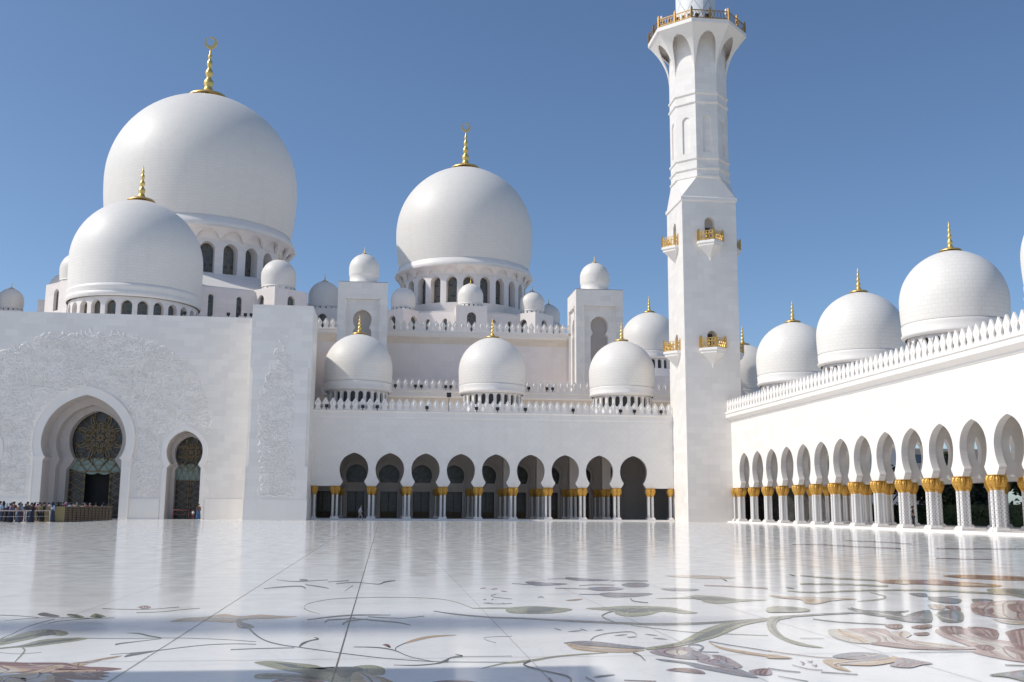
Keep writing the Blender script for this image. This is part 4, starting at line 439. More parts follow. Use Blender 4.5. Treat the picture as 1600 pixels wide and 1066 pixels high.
(3,'S',[6.30,14.95,6.33,14.86,6.37,14.74,6.43,14.62,6.51,14.51,6.64,14.41,6.79,14.31,6.94,14.22,7.04,14.17,7.09,14.27,6.99,14.33,6.84,14.41,6.69,14.51,6.56,14.61,6.48,14.73,6.42,14.86,6.38,14.98,6.35,15.06]),
(8,'S',[7.63,15.96,7.64,15.89,7.65,15.79,7.67,15.68,7.68,15.54,7.70,15.38,7.72,15.19,7.74,15.01,7.76,14.89,7.78,14.93,7.77,15.07,7.77,15.27,7.76,15.49,7.75,15.67,7.73,15.79,7.70,15.88,7.67,15.95,7.65,16.00]),
(8,'S',[8.51,15.54,8.47,15.39,8.41,15.18,8.35,14.97,8.31,14.82,8.31,14.73,8.33,14.68,8.35,14.65,8.36,14.63,8.38,14.67,8.38,14.71,8.37,14.76,8.37,14.83,8.38,14.93,8.41,15.07,8.46,15.26,8.51,15.45,8.54,15.58]),
(6,'L',[6.194,13.700,6.364,13.778,6.587,13.790,6.744,13.755,6.775,13.670,6.739,13.540,6.698,13.393,6.669,13.239,6.635,13.069,6.592,12.887,6.515,12.679,6.433,12.461,6.416,12.271,6.518,12.118,6.681,11.987,6.807,11.877,6.872,11.786,6.903,11.714,6.880,11.663,6.774,11.633,6.615,11.623,6.464,11.627,6.341,11.641,6.225,11.670,6.124,11.721,6.041,11.806,5.973,11.914,5.920,12.015,5.877,12.096,5.849,12.168,5.849,12.239,5.895,12.296,5.971,12.351,6.034,12.450,6.067,12.629,6.087,12.859,6.109,13.088,6.119,13.313,6.131,13.535]),
(8,'L',[5.958,13.625,6.055,13.716,6.151,13.737,6.216,13.698,6.229,13.596,6.209,13.437,6.187,13.254,6.177,13.037,6.164,12.800,6.128,12.599,6.052,12.439,5.955,12.311,5.868,12.237,5.793,12.225,5.725,12.265,5.680,12.355,5.664,12.513,5.670,12.727,5.702,12.951,5.768,13.189,5.862,13.437]),
(6,'L',[7.471,13.612,7.659,13.723,7.864,13.751,7.967,13.671,7.875,13.451,7.689,13.137,7.571,12.816,7.625,12.524,7.734,12.223,7.721,11.879,7.481,11.417,7.155,10.943,6.912,10.655,6.799,10.630,6.741,10.754,6.705,10.907,6.678,11.062,6.672,11.248,6.689,11.410,6.739,11.504,6.813,11.567,6.880,11.663,6.928,11.824,6.969,12.022,7.010,12.226,7.044,12.424,7.077,12.629,7.132,12.848,7.221,13.113,7.336,13.398]),
(6,'L',[10.23,17.36,10.42,17.53,10.59,17.61,10.76,17.64,11.07,17.73,11.39,17.76,11.40,17.45,10.85,16.50,10.10,15.38,9.57,14.68,9.36,14.56,9.27,14.73,9.22,14.93,9.17,15.09,9.16,15.30,9.19,15.52,9.27,15.74,9.39,15.98,9.55,16.26,9.75,16.62,10.00,17.03]),
(8,'L',[6.612,13.223,6.724,13.381,6.855,13.462,6.937,13.466,6.938,13.373,6.890,13.207,6.822,13.037,6.714,12.890,6.588,12.739,6.532,12.569,6.601,12.355,6.733,12.126,6.846,11.945,6.935,11.831,7.008,11.758,7.014,11.721,6.901,11.717,6.721,11.749,6.576,11.824,6.503,11.953,6.464,12.130,6.454,12.343,6.478,12.625,6.535,12.955]),
(4,'L',[7.016,14.161,7.108,14.213,7.215,14.232,7.275,14.204,7.248,14.099,7.175,13.950,7.101,13.825,7.035,13.738,6.968,13.674,6.919,13.650,6.896,13.681,6.891,13.753,6.900,13.839,6.923,13.945,6.962,14.068]),
(4,'L',[7.262,13.910,7.393,14.023,7.574,14.135,7.689,14.176,7.674,14.088,7.591,13.930,7.504,13.797,7.422,13.708,7.334,13.642,7.272,13.625,7.237,13.686,7.226,13.799]),
(4,'L',[6.931,13.201,7.013,13.251,7.113,13.281,7.170,13.271,7.147,13.193,7.081,13.077,7.015,12.990,6.956,12.948,6.898,12.933,6.863,12.950,6.863,13.018,6.888,13.119]),
(4,'L',[7.668,13.882,7.804,13.963,7.939,13.957,7.985,13.860,7.872,13.611,7.679,13.288,7.525,13.072,7.433,13.022,7.371,13.064,7.359,13.170,7.423,13.382,7.544,13.669]),
(4,'L',[8.075,13.854,8.186,13.836,8.274,13.692,8.259,13.465,8.058,13.092,7.775,12.665,7.584,12.413,7.549,12.445,7.589,12.630,7.634,12.811,7.652,12.915,7.674,13.011,7.723,13.145,7.824,13.387,7.957,13.678]),
(4,'L',[8.282,13.282,8.514,13.478,8.776,13.647,8.804,13.519,8.391,12.840,7.825,11.992,7.459,11.483,7.373,11.445,7.417,11.644,7.507,11.895,7.637,12.163,7.822,12.492,7.990,12.786,8.095,12.993,8.176,13.151]),
(4,'L',[9.55,16.26,9.72,16.47,9.92,16.67,10.06,16.78,10.12,16.77,10.13,16.68,10.06,16.50,9.88,16.16,9.63,15.76,9.44,15.50,9.35,15.45,9.29,15.51,9.29,15.63,9.33,15.80,9.43,16.04]),
(4,'L',[10.68,17.03,10.91,17.19,11.09,17.19,11.11,17.01,10.82,16.50,10.39,15.86,10.09,15.46,9.97,15.43,9.95,15.59,10.01,15.84,10.18,16.21,10.44,16.68]),
(4,'L',[9.40,16.82,9.50,16.88,9.61,16.89,9.64,16.80,9.53,16.55,9.35,16.22,9.22,16.01,9.17,16.02,9.16,16.13,9.18,16.28,9.23,16.46,9.31,16.66]),
(4,'L',[5.889,12.280,5.957,12.329,6.063,12.344,6.154,12.320,6.199,12.244,6.229,12.130,6.281,12.017,6.405,11.904,6.549,11.791,6.611,11.711,6.522,11.672,6.354,11.665,6.204,11.687,6.106,11.748,6.025,11.840,5.962,11.941,5.913,12.058,5.882,12.185]),
(4,'L',[7.021,11.932,7.099,11.993,7.188,12.013,7.238,11.988,7.222,11.893,7.169,11.756,7.107,11.645,7.030,11.571,6.944,11.520,6.896,11.526,6.908,11.633,6.959,11.800]),
(4,'L',[7.390,11.904,7.415,11.792,7.408,11.562,7.375,11.356,7.302,11.194,7.205,11.053,7.136,10.994,7.109,11.060,7.108,11.210,7.134,11.375,7.208,11.577,7.313,11.799]),
(8,'L',[9.27,17.11,9.38,17.15,9.46,17.09,9.47,16.95,9.35,16.69,9.15,16.36,9.01,16.16,8.95,16.16,8.93,16.27,8.95,16.43,9.03,16.65,9.16,16.92]),
(8,'L',[9.90,16.65,10.02,16.77,10.17,16.88,10.26,16.91,10.25,16.82,10.18,16.65,10.09,16.50,9.97,16.38,9.84,16.27,9.77,16.24,9.77,16.33,9.82,16.50]),
(8,'L',[9.03,14.83,9.07,14.82,9.10,14.71,9.14,14.60,9.22,14.52,9.30,14.43,9.34,14.33,9.30,14.21,9.22,14.09,9.13,14.02,9.03,14.01,8.92,14.06,8.86,14.16,8.88,14.37,8.96,14.65]),
(11,'L',[11.22,22.86,11.43,23.00,11.70,23.08,11.96,23.09,12.18,23.06,12.39,22.96,12.59,22.81,12.78,22.58,12.96,22.31,13.10,22.04,13.20,21.79,13.27,21.54,13.26,21.32,13.12,21.10,12.92,20.91,12.72,20.80,12.54,20.85,12.37,20.98,12.20,21.14,12.05,21.29,11.91,21.46,11.74,21.61,11.48,21.72,11.19,21.82,11.01,21.97,10.99,22.24,11.08,22.58]),
(11,'L',[13.66,24.44,13.89,24.60,14.20,24.70,14.50,24.72,14.73,24.67,14.95,24.55,15.15,24.40,15.36,24.24,15.55,24.06,15.60,23.80,15.42,23.38,15.11,22.91,14.82,22.63,14.57,22.64,14.31,22.82,14.08,23.02,13.89,23.18,13.73,23.37,13.62,23.58,13.57,23.86,13.57,24.18]),
(4,'L',[11.94,22.83,12.17,22.95,12.44,22.98,12.64,22.91,12.78,22.73,12.85,22.46,12.81,22.19,12.62,21.93,12.33,21.68,12.07,21.55,11.85,21.59,11.65,21.74,11.55,21.95,11.60,22.23,11.75,22.57]),
(5,'L',[11.47,22.59,11.63,22.73,11.79,22.80,11.85,22.73,11.74,22.45,11.54,22.05,11.38,21.77,11.27,21.67,11.19,21.68,11.16,21.77,11.22,22.01,11.34,22.33]),
(5,'L',[12.65,21.91,12.78,21.92,12.92,21.83,13.01,21.70,13.02,21.50,12.98,21.26,12.90,21.11,12.74,21.09,12.54,21.15,12.42,21.26,12.43,21.47,12.53,21.73]),
(2,'S',[10.04,24.51,10.09,24.30,10.16,24.01,10.25,23.70,10.38,23.44,10.56,23.21,10.80,22.99,11.02,22.80,11.17,22.67,11.35,23.04,11.21,23.20,11.01,23.42,10.78,23.68,10.60,23.93,10.46,24.17,10.34,24.42,10.24,24.66,10.17,24.82]),
(2,'S',[8.90,21.74,9.08,21.70,9.34,21.64,9.62,21.57,9.86,21.48,10.06,21.36,10.25,21.22,10.41,21.09,10.52,21.01,10.72,21.40,10.61,21.49,10.45,21.62,10.26,21.77,10.05,21.89,9.81,21.98,9.52,22.06,9.26,22.12,9.08,22.16]),
(2,'S',[7.91,19.96,7.97,19.86,8.06,19.72,8.18,19.59,8.31,19.53,8.48,19.56,8.67,19.66,8.89,19.78,9.12,19.87,9.37,19.92,9.64,19.97,9.92,20.00,10.18,20.00,10.41,19.97,10.64,19.91,10.85,19.83,11.04,19.73,11.22,19.59,11.38,19.43,11.52,19.25,11.67,19.10,11.82,18.98,11.98,18.86,12.12,18.76,12.22,18.69,12.51,19.13,12.41,19.20,12.26,19.28,12.09,19.39,11.92,19.51,11.76,19.65,11.61,19.81,11.44,19.97,11.25,20.10,11.05,20.19,10.82,20.26,10.59,20.30,10.34,20.32,10.07,20.30,9.79,20.27,9.50,20.21,9.24,20.14,9.01,20.05,8.79,19.93,8.59,19.83,8.42,19.78,8.28,19.84,8.16,19.95,8.06,20.08,7.99,20.16]),
(2,'L',[12.28,20.27,12.48,20.42,12.68,20.47,12.85,20.46,13.03,20.42,13.16,20.32,13.10,20.03,12.71,19.34,12.17,18.53,11.81,18.07,11.75,18.17,11.83,18.57,11.89,18.93,11.85,19.08,11.79,19.16,11.79,19.31,11.91,19.60,12.09,19.98]),
(2,'S',[9.42,19.54,9.39,19.35,9.36,19.09,9.32,18.82,9.26,18.61,9.25,18.62,9.14,18.46,9.01,18.31,8.87,18.17,8.73,18.05,8.58,17.95,8.44,17.87,8.34,17.81,8.30,17.73,8.38,17.76,8.50,17.80,8.64,17.86,8.77,17.95,8.89,18.07,9.03,18.22,9.17,18.42,9.36,18.79,9.43,19.04,9.46,19.28,9.47,19.51,9.48,19.67]),
(5,'L',[7.21,19.16,7.24,19.11,7.29,18.95,7.38,18.80,7.54,18.72,7.74,18.66,7.91,18.60,8.06,18.54,8.18,18.48,8.29,18.41,8.40,18.33,8.49,18.23,8.50,18.14,8.39,18.09,8.19,18.04,7.99,17.94,7.76,17.72,7.52,17.44,7.35,17.28,7.27,17.28,7.24,17.38,7.25,17.52,7.30,17.70,7.38,17.93,7.42,18.13,7.36,18.25,7.26,18.34,7.19,18.47,7.17,18.71,7.18,18.99]),
(2,'L',[6.29,16.72,6.40,16.85,6.53,16.91,6.64,16.92,6.74,16.84,6.83,16.70,6.87,16.55,6.85,16.37,6.78,16.18,6.68,16.04,6.55,15.97,6.39,15.95,6.25,15.94,6.14,15.93,6.05,15.93,6.02,16.01,6.06,16.21,6.17,16.49]),
(9,'S',[23.34,50.99,23.54,50.68,23.83,50.26,24.11,49.73,24.31,49.14,24.38,48.37,24.39,47.47,24.37,46.65,24.36,46.10,24.98,47.26,25.00,47.84,25.03,48.70,25.03,49.64,24.96,50.45,24.77,51.08,24.48,51.63,24.19,52.08,23.99,52.40]),
(9,'S',[19.55,45.18,19.68,44.65,19.87,43.89,20.07,43.11,20.28,42.45,20.49,41.93,20.72,41.46,20.93,41.07,21.07,40.80,21.62,41.86,21.48,42.15,21.27,42.55,21.04,43.05,20.82,43.59,20.63,44.28,20.42,45.11,20.24,45.91,20.11,46.47]),
(9,'S',[18.25,32.99,18.34,32.89,18.46,32.74,18.61,32.59,18.79,32.46,19.02,32.36,19.29,32.27,19.54,32.20,19.72,32.15,20.01,32.62,19.83,32.67,19.57,32.75,19.30,32.84,19.07,32.94,18.89,33.07,18.74,33.23,18.61,33.38,18.52,33.48]),
(9,'S',[22.62,40.85,22.89,40.79,23.26,40.71,23.71,40.63,24.21,40.58,24.83,40.57,25.56,40.59,26.25,40.63,26.73,40.65,27.43,41.72,26.94,41.69,26.23,41.66,25.48,41.63,24.84,41.63,24.33,41.68,23.87,41.77,23.49,41.86,23.22,41.92]),
(9,'S',[18.28,45.39,18.49,45.46,18.79,45.56,19.10,45.64,19.37,45.64,19.56,45.50,19.72,45.27,19.85,45.04,19.94,44.88,20.26,45.60,20.17,45.76,20.04,46.00,19.88,46.24,19.68,46.38,19.41,46.38,19.09,46.30,18.79,46.19,18.58,46.12]),
(3,'S',[9.94,24.95,9.92,24.86,9.89,24.72,9.87,24.59,9.85,24.49,9.85,24.43,9.85,24.40,9.86,24.37,9.86,24.36,9.93,24.51,9.94,24.57,9.96,24.66,9.99,24.76,10.00,24.85,10.01,24.92,10.01,25.00,10.01,25.06,10.00,25.11]),
(3,'S',[8.21,20.81,8.21,20.77,8.22,20.71,8.22,20.65,8.23,20.61,8.24,20.57,8.26,20.55,8.27,20.53,8.28,20.51,8.32,20.62,8.33,20.67,8.34,20.74,8.34,20.81,8.34,20.86,8.32,20.89,8.30,20.91,8.27,20.91,8.26,20.92]),
(7,'S',[10.16,18.97,10.13,18.85,10.08,18.68,10.05,18.51,10.08,18.42,10.20,18.41,10.37,18.47,10.56,18.54,10.68,18.59,10.73,18.68,10.62,18.64,10.44,18.59,10.27,18.55,10.16,18.57,10.13,18.66,10.15,18.80,10.19,18.95,10.21,19.06]),
(3,'S',[7.61,16.50,7.62,16.44,7.62,16.35,7.63,16.26,7.63,16.20,7.67,16.27,7.67,16.35,7.68,16.47,7.69,16.58,7.69,16.67]),
(7,'L',[4.908,11.170,4.952,11.248,5.037,11.332,5.124,11.402,5.204,11.457,5.288,11.497,5.364,11.513,5.432,11.497,5.492,11.455,5.535,11.396,5.564,11.312,5.576,11.212,5.546,11.120,5.444,11.034,5.303,10.956,5.186,10.909,5.122,10.908,5.080,10.937,5.039,10.980,4.982,11.033,4.926,11.099]),
(5,'L',[4.701,10.948,4.757,10.989,4.825,10.997,4.900,10.991,4.974,10.962,5.053,10.920,5.152,10.912,5.299,10.978,5.470,11.079,5.593,11.140,5.632,11.123,5.621,11.063,5.592,10.995,5.563,10.927,5.517,10.852,5.442,10.773,5.320,10.679,5.171,10.584,5.036,10.526,4.923,10.547,4.821,10.604,4.743,10.605,4.702,10.477,4.686,10.299,4.670,10.188,4.641,10.196,4.611,10.267,4.593,10.349,4.594,10.427,4.607,10.517,4.625,10.614,4.643,10.730,4.665,10.854]),
(9,'L',[5.622,11.053,5.657,11.048,5.680,10.997,5.703,10.927,5.738,10.833,5.772,10.721,5.778,10.632,5.739,10.589,5.673,10.566,5.601,10.535,5.522,10.470,5.439,10.396,5.367,10.359,5.305,10.381,5.253,10.439,5.237,10.510,5.280,10.588,5.362,10.679,5.442,10.773,5.507,10.879,5.570,10.988]),
(8,'S',[5.355,11.300,5.348,11.268,5.338,11.220,5.332,11.174,5.341,11.153,5.373,11.170,5.420,11.211,5.468,11.257,5.501,11.287,5.520,11.330,5.492,11.309,5.450,11.277,5.410,11.250,5.383,11.239,5.373,11.252,5.372,11.282,5.375,11.316,5.377,11.340]),
(6,'S',[4.381,11.696,4.397,11.663,4.420,11.615,4.451,11.558,4.489,11.493,4.541,11.412,4.604,11.318,4.667,11.229,4.722,11.163,4.769,11.126,4.811,11.107,4.847,11.098,4.872,11.091,4.891,11.133,4.866,11.140,4.830,11.149,4.787,11.168,4.741,11.205,4.686,11.272,4.623,11.361,4.560,11.456,4.508,11.537,4.469,11.603,4.439,11.661,4.416,11.708,4.399,11.742]),
(5,'L',[4.271,11.406,4.317,11.392,4.366,11.335,4.402,11.271,4.426,11.205,4.438,11.133,4.420,11.088,4.344,11.082,4.239,11.102,4.172,11.144,4.177,11.229,4.222,11.339]),
(9,'S',[4.405,10.836,4.406,10.816,4.408,10.788,4.408,10.758,4.407,10.747,4.410,10.757,4.388,10.720,4.363,10.681,4.346,10.654,4.336,10.621,4.350,10.640,4.373,10.670,4.398,10.707,4.432,10.781,4.440,10.826,4.435,10.848,4.427,10.863,4.422,10.875]),
(9,'S',[4.505,10.886,4.503,10.862,4.501,10.826,4.501,10.795,4.508,10.785,4.533,10.823,4.558,10.877,4.578,10.924,4.591,10.953,4.587,10.960,4.574,10.931,4.555,10.892,4.542,10.867,4.539,10.863,4.534,10.867,4.529,10.885,4.525,10.908,4.523,10.924]),
(9,'S',[4.441,10.610,4.441,10.590,4.440,10.559,4.442,10.532,4.450,10.525,4.478,10.573,4.499,10.625,4.514,10.667,4.524,10.693,4.514,10.685,4.502,10.656,4.486,10.617,4.475,10.593,4.479,10.599,4.473,10.601,4.467,10.616,4.462,10.634,4.458,10.647]),
(9,'S',[4.232,10.627,4.242,10.573,4.255,10.495,4.271,10.415,4.291,10.355,4.319,10.320,4.353,10.298,4.385,10.284,4.407,10.273,4.423,10.309,4.401,10.319,4.369,10.333,4.335,10.356,4.307,10.391,4.287,10.451,4.271,10.531,4.258,10.609,4.249,10.664]),
(3,'L',[5.918,9.836,5.989,9.894,6.108,9.956,6.228,10.008,6.360,10.071,6.491,10.123,6.536,10.085,6.419,9.866,6.226,9.574,6.084,9.402,6.042,9.436,6.041,9.577,6.033,9.701,5.984,9.758,5.928,9.795]),
(3,'S',[4.334,10.143,4.396,10.107,4.485,10.056,4.574,10.005,4.634,9.970,4.655,10.012,4.594,10.047,4.505,10.099,4.415,10.151,4.353,10.186]),
(7,'S',[3.900,10.430,3.919,10.399,3.945,10.355,3.975,10.308,4.004,10.267,4.036,10.233,4.071,10.201,4.103,10.175,4.125,10.156,4.147,10.208,4.125,10.227,4.093,10.254,4.058,10.286,4.026,10.320,3.997,10.361,3.967,10.409,3.941,10.453,3.922,10.485]),
(3,'S',[6.463,10.435,6.513,10.418,6.587,10.392,6.660,10.367,6.710,10.349,6.747,10.405,6.697,10.423,6.624,10.449,6.550,10.474,6.499,10.492]),
(3,'S',[3.815,9.951,3.849,9.881,3.898,9.780,3.947,9.682,3.979,9.615,3.997,9.653,3.963,9.717,3.912,9.812,3.861,9.909,3.825,9.976]),
(7,'S',[5.204,12.771,5.263,12.760,5.349,12.745,5.435,12.729,5.494,12.718,5.512,12.760,5.453,12.771,5.367,12.786,5.280,12.802,5.221,12.813]),
(7,'S',[5.945,11.456,6.099,11.452,6.324,11.446,6.550,11.441,6.706,11.437,6.733,11.483,6.574,11.482,6.343,11.480,6.114,11.479,5.957,11.478])]
ALT = {2: 3, 3: 7, 4: 6, 5: 8, 6: 8, 7: 9, 8: 5, 9: 7, 11: 4}
for i_, (c_, k_, q_) in enumerate(INLAY):                     # flower, leaf and vine inlays cut into the slabs (metres on the floor)
    z_ = .0006+.00004*i_; P = [(q_[j], q_[j+1], z_) for j in range(0, len(q_), 2)]
    if k_ == 'L':
        mb.add(P, [tuple(range(len(P)))], c_); n_ = len(P)   # then a second tone down the middle and dark veins
        if n_ < 12: continue
        A_, B_ = max(((a, b2) for a in range(n_) for b2 in range(a+1, n_)), key=lambda t: hypot(P[t[0]][0]-P[t[1]][0], P[t[0]][1]-P[t[1]][1]))
        s1 = [P[k] for k in range(A_, B_+1)]; s2 = [P[k % n_] for k in range(A_+n_, B_-1, -1)]
        def at_(L, t): u = t*(len(L)-1); k = min(int(u), len(L)-2); f = u-k; return (L[k][0]*(1-f)+L[k+1][0]*f, L[k][1]*(1-f)+L[k+1][1]*f)
        c1 = []; c2 = []; mid = []; v1 = []; v2 = []
        for k in range(13):
            t = .12+.76*k/12; p = at_(s1, t); q = at_(s2, t); m_ = ((p[0]+q[0])/2, (p[1]+q[1])/2); w_ = .5*sin(pi*k/12)**.5*(1+.25*sin(k*2.1+i_)); mid.append(m_)
            c1.append((m_[0]+(p[0]-m_[0])*w_, m_[1]+(p[1]-m_[1])*w_, z_+.00001)); c2.append((m_[0]+(q[0]-m_[0])*w_*.7, m_[1]+(q[1]-m_[1])*w_*.7, z_+.00001))
        if hypot(s1[0][0]-s1[-1][0], s1[0][1]-s1[-1][1]) > .5: mb.add(c1+c2[::-1], [(j, j+1, 24-j, 25-j) for j in range(12)], ALT.get(c_, c_))
        for off in ((-.45, 0, .45) if c_ in (4, 6, 9) else (0,)):   # veins
            V = []
            for k in range(13):
                t = .12+.76*k/12; p = at_(s1, t); q = at_(s2, t); m_ = mid[k]; e = p if off > 0 else q; V.append((m_[0]+(e[0]-m_[0])*abs(off), m_[1]+(e[1]-m_[1])*abs(off)))
            for (x0, y0), (x1, y1) in zip(V, V[1:]):
                d_ = hypot(x1-x0, y1-y0)+1e-6; nx, ny = -(y1-y0)/d_, (x1-x0)/d_; g_ = .012+.035*abs(nx*0+ny)
                mb.quad((x0-nx*g_*.5, y0-ny*g_*.5, z_+.00002), (x1-nx*g_*.5, y1-ny*g_*.5, z_+.00002), (x1+nx*g_*.5, y1+ny*g_*.5, z_+.00002), (x0+nx*g_*.5, y0+ny*g_*.5, z_+.00002), 3 if c_ in (2, 7) else 4)
    else: h_ = len(P)//2; mb.add(P, [(j, j+1, len(P)-2-j, len(P)-1-j) for j in range(h_-1)], c_)
fl = mb.build('courtyard_floor', FL); tag(fl, 'polished white marble courtyard floor inlaid with large coloured flowers and vines', kind='structure')
mb = MB(); mb.quad((-3000, -1500, -.12), (3500, -1500, -.12), (3500, 4500, -.12), (-3000, 4500, -.12))
m, n, l, b = mat('sandy_ground'); g = n.new('ShaderNodeNewGeometry')
l.new(mixc(n, l, noise(n, l, g.outputs['Position'], .03, 5), (.50, .43, .33), (.36, .32, .23)), b.inputs['Base Color']); b.inputs['Roughness'].default_value = .9
gr = mb.build('ground', m); tag(gr, 'sandy open ground around the mosque', kind='structure')

# ---------------------------------------------------------------- arches and walls
def keyhole(r, zc, apex, hp, zp, base, n=12):
    """half profile (half width, z), bottom to apex; base = [(hw,z)...] below the pinch"""
    am = acos(min(1, hp/r)); B = (zc-zp)/sin(am) if am > 0 else 0
    pr = list(base)
    for i in range(6): a = am*(1-i/6); pr.append((r*cos(a), zc-B*sin(a)))
    A = apex-zc
    for i in range(n+1):
        a = pi/2*i/n; pr.append((r*cos(a), zc+A*(.93*sin(a)+.07*(i/n)**5)))
    return pr
def roundarch(hw, z0, z1, pt=.06, n=9):
    zs = z1-hw*(1+pt); pr = [(hw, z0)]
    for i in range(n+1):
        a = pi/2*i/n; pr.append((hw*cos(a), zs+hw*(sin(a)+pt*(i/n)**4)))
    return pr
def rectop(hw, z0, z1): return [(hw, z0), (hw, z1), (0, z1)]
def wall(mb, cells, z0, z1, th, mp=ident, mi=0, mi_in=None, back=True, top=True, ends=True):
    """cells: (ua, ub, uc, prof) ; prof None = solid. v=0 front, v=th back."""
    mi_in = mi if mi_in is None else mi_in
    for ua, ub, uc, prof in cells:
        for v in ((0, th) if back else (0,)):
            if prof is None:
                mb.quad(mp(ua, v, z0), mp(ub, v, z0), mp(ub, v, z1), mp(ua, v, z1), mi); continue
            if prof[0][1] > z0+1e-4: mb.quad(mp(ua, v, z0), mp(ub, v, z0), mp(ub, v, prof[0][1]), mp(ua, v, prof[0][1]), mi)
            for (h0, a), (h1, b2) in zip(prof, prof[1:]):
                if b2-a < 1e-5: continue
                mb.quad(mp(ua, v, a), mp(uc-h0, v, a), mp(uc-h1, v, b2), mp(ua, v, b2), mi)
                mb.quad(mp(uc+h0, v, a), mp(ub, v, a), mp(ub, v, b2), mp(uc+h1, v, b2), mi)
            zt = prof[-1][1]
            mb.quad(mp(ua, v, zt), mp(ub, v, zt), mp(ub, v, z1), mp(ua, v, z1), mi)
        if prof is not None:
            for (h0, a), (h1, b2) in zip(prof, prof[1:]):
                mb.quad(mp(uc-h0, 0, a), mp(uc-h0, th, a), mp(uc-h1, th, b2), mp(uc-h1, 0, b2), mi_in)
                mb.quad(mp(uc+h0, 0, a), mp(uc+h0, th, a), mp(uc+h1, th, b2), mp(uc+h1, 0, b2), mi_in)
            if prof[0][1] > z0+1e-4: mb.quad(mp(uc-prof[0][0], 0, prof[0][1]), mp(uc+prof[0][0], 0, prof[0][1]), mp(uc+prof[0][0], th, prof[0][1]), mp(uc-prof[0][0], th, prof[0][1]), mi_in)
            elif z0 > .3:
                mb.quad(mp(ua, 0, z0), mp(uc-prof[0][0], 0, z0), mp(uc-prof[0][0], th, z0), mp(ua, th, z0), mi)
                mb.quad(mp(ub, 0, z0), mp(uc+prof[0][0], 0, z0), mp(uc+prof[0][0], th, z0), mp(ub, th, z0), mi)
        elif z0 > .3 and back: mb.quad(mp(ua, 0, z0), mp(ub, 0, z0), mp(ub, th, z0), mp(ua, th, z0), mi)
        if top and back: mb.quad(mp(ua, 0, z1), mp(ub, 0, z1), mp(ub, th, z1), mp(ua, th, z1), mi)
    if ends and back:
        for u in (cells[0][0], cells[-1][1]): mb.quad(mp(u, 0, z0), mp(u, th, z0), mp(u, th, z1), mp(u, 0, z1), mi)
def ringband(mb, uc, pin, pout, v0, v1, mp, mi=0):
    """raised archivolt between two profiles of equal length, front at v0, wall at v1"""
    for s in (-1, 1):
        for (a, b2), (c, d) in zip(zip(pin, pin[1:]), zip(pout, pout[1:])):
            mb.quad(mp(uc+s*a[0], v0, a[1]), mp(uc+s*b2[0], v0, b2[1]), mp(uc+s*d[0], v0, d[1]), mp(uc+s*c[0], v0, c[1]), mi)
            for p, q in ((a, b2), (c, d)): mb.quad(mp(uc+s*p[0], v0, p[1]), mp(uc+s*q[0], v0, q[1]), mp(uc+s*q[0], v1, q[1]), mp(uc+s*p[0], v1, p[1]), mi)
def facemap(o, ang):
    """u along a wall, v into it; wall faces -Y when ang=0 (rotated about z by ang round o)"""
    c, s = cos(ang), sin(ang)
    return lambda u, v, z: (o[0]+u*c-v*s, o[1]+u*s+v*c, z)

# merlon and column prototypes (meshes shared by every copy)
def merlon_mesh(sc_=1.0):
    mb = MB(); P = [(.40, 0), (.43, .10), (.30, .26), (.26, .42), (.43, .84), (.33, 1.06), (.17, 1.32), (0, 1.56)]
    poly = [(x, z) for x, z in P]+[(-x, z) for x, z in reversed(P[:-1])]
    def mp(x, z, y): return (x*sc_, y*sc_, z*sc_)
    n_ = len(poly)
    vs = [mp(x, z, 0) for x, z in poly]+[mp(x, z, .15) for x, z in poly]
    mb.add(vs, [tuple(range(n_)), tuple(range(n_, 2*n_))]+[(i, (i+1) % n_, n_+(i+1) % n_, n_+i) for i in range(n_)])
    # raised lozenge
    L = [(0, .46), (.2, .84), (0, 1.25), (-.2, .84)]; l2 = [(x*.55, .85+(z-.85)*.55) for x, z in L]
    for i in range(4):
        j = (i+1) % 4
        mb.quad(mp(*L[i], -.001), mp(*L[j], -.001), mp(*l2[j], -.07), mp(*l2[i], -.07))
    mb.add([mp(x, z, -.07) for x, z in l2], [(0, 1, 2, 3)])
    return mb
_proto = bpy.data.objects.new('proto_parent', None)
mer = merlon_mesh().build('merlon', M['trim']); MER = mer.data; bpy.data.objects.remove(mer)
def put(me, name, parent, loc, rot=None, scl=None):
    o = bpy.data.objects.new(name, me); C.objects.link(o); o.parent = parent; o.location = loc
    if parent.name in WB: o.location = Vector(loc)-Vector(parent.location)
    if rot is not None: o.rotation_euler = rot
    if scl is not None: o.scale = scl
    return o
def merlons(parent, u0, u1, pitch, mp, z, ang, scl=1):
    n_ = int((u1-u0)/pitch); off = ((u1-u0)-n_*pitch)/2
    for i in range(n_):
        x, y, z2 = mp(u0+off+(i+.5)*pitch, 0, z)
        put(MER, 'merlon', parent, (x, y, z2), (0, 0, ang), (scl,)*3)
mb = MB(); mb.lathe([(.17, 0), (.17, .22), (.13, .28), (.125, 2.9)], 12, rot=pi/8, smooth=False); t_ = mb.build('column', M['shaft']); SH = t_.data; bpy.data.objects.remove(t_)
mb = MB()
pr = [(.145, 2.88), (.17, 2.95), (.18, 3.0), (.19, 3.08), (.27, 3.2), (.325, 3.36), (.34, 3.56), (.30, 3.76), (.22, 3.86)]
vs = []; N = 22                                            # palm-leaf bulge: fluted lathe with drooping leaf tips
rings = []
for k, (r, z) in enumerate(pr):
    fl_ = .0 if k < 3 or k > 7 else .028
    rings.append([((r+fl_*cos(i*pi+k*.0))*cos(2*pi*i/N), (r+fl_*cos(i*pi))*sin(2*pi*i/N), z+(.03*cos(i*pi) if 3 < k < 8 else 0)) for i in range(N)])
mb.loft(rings, 0, True, False)
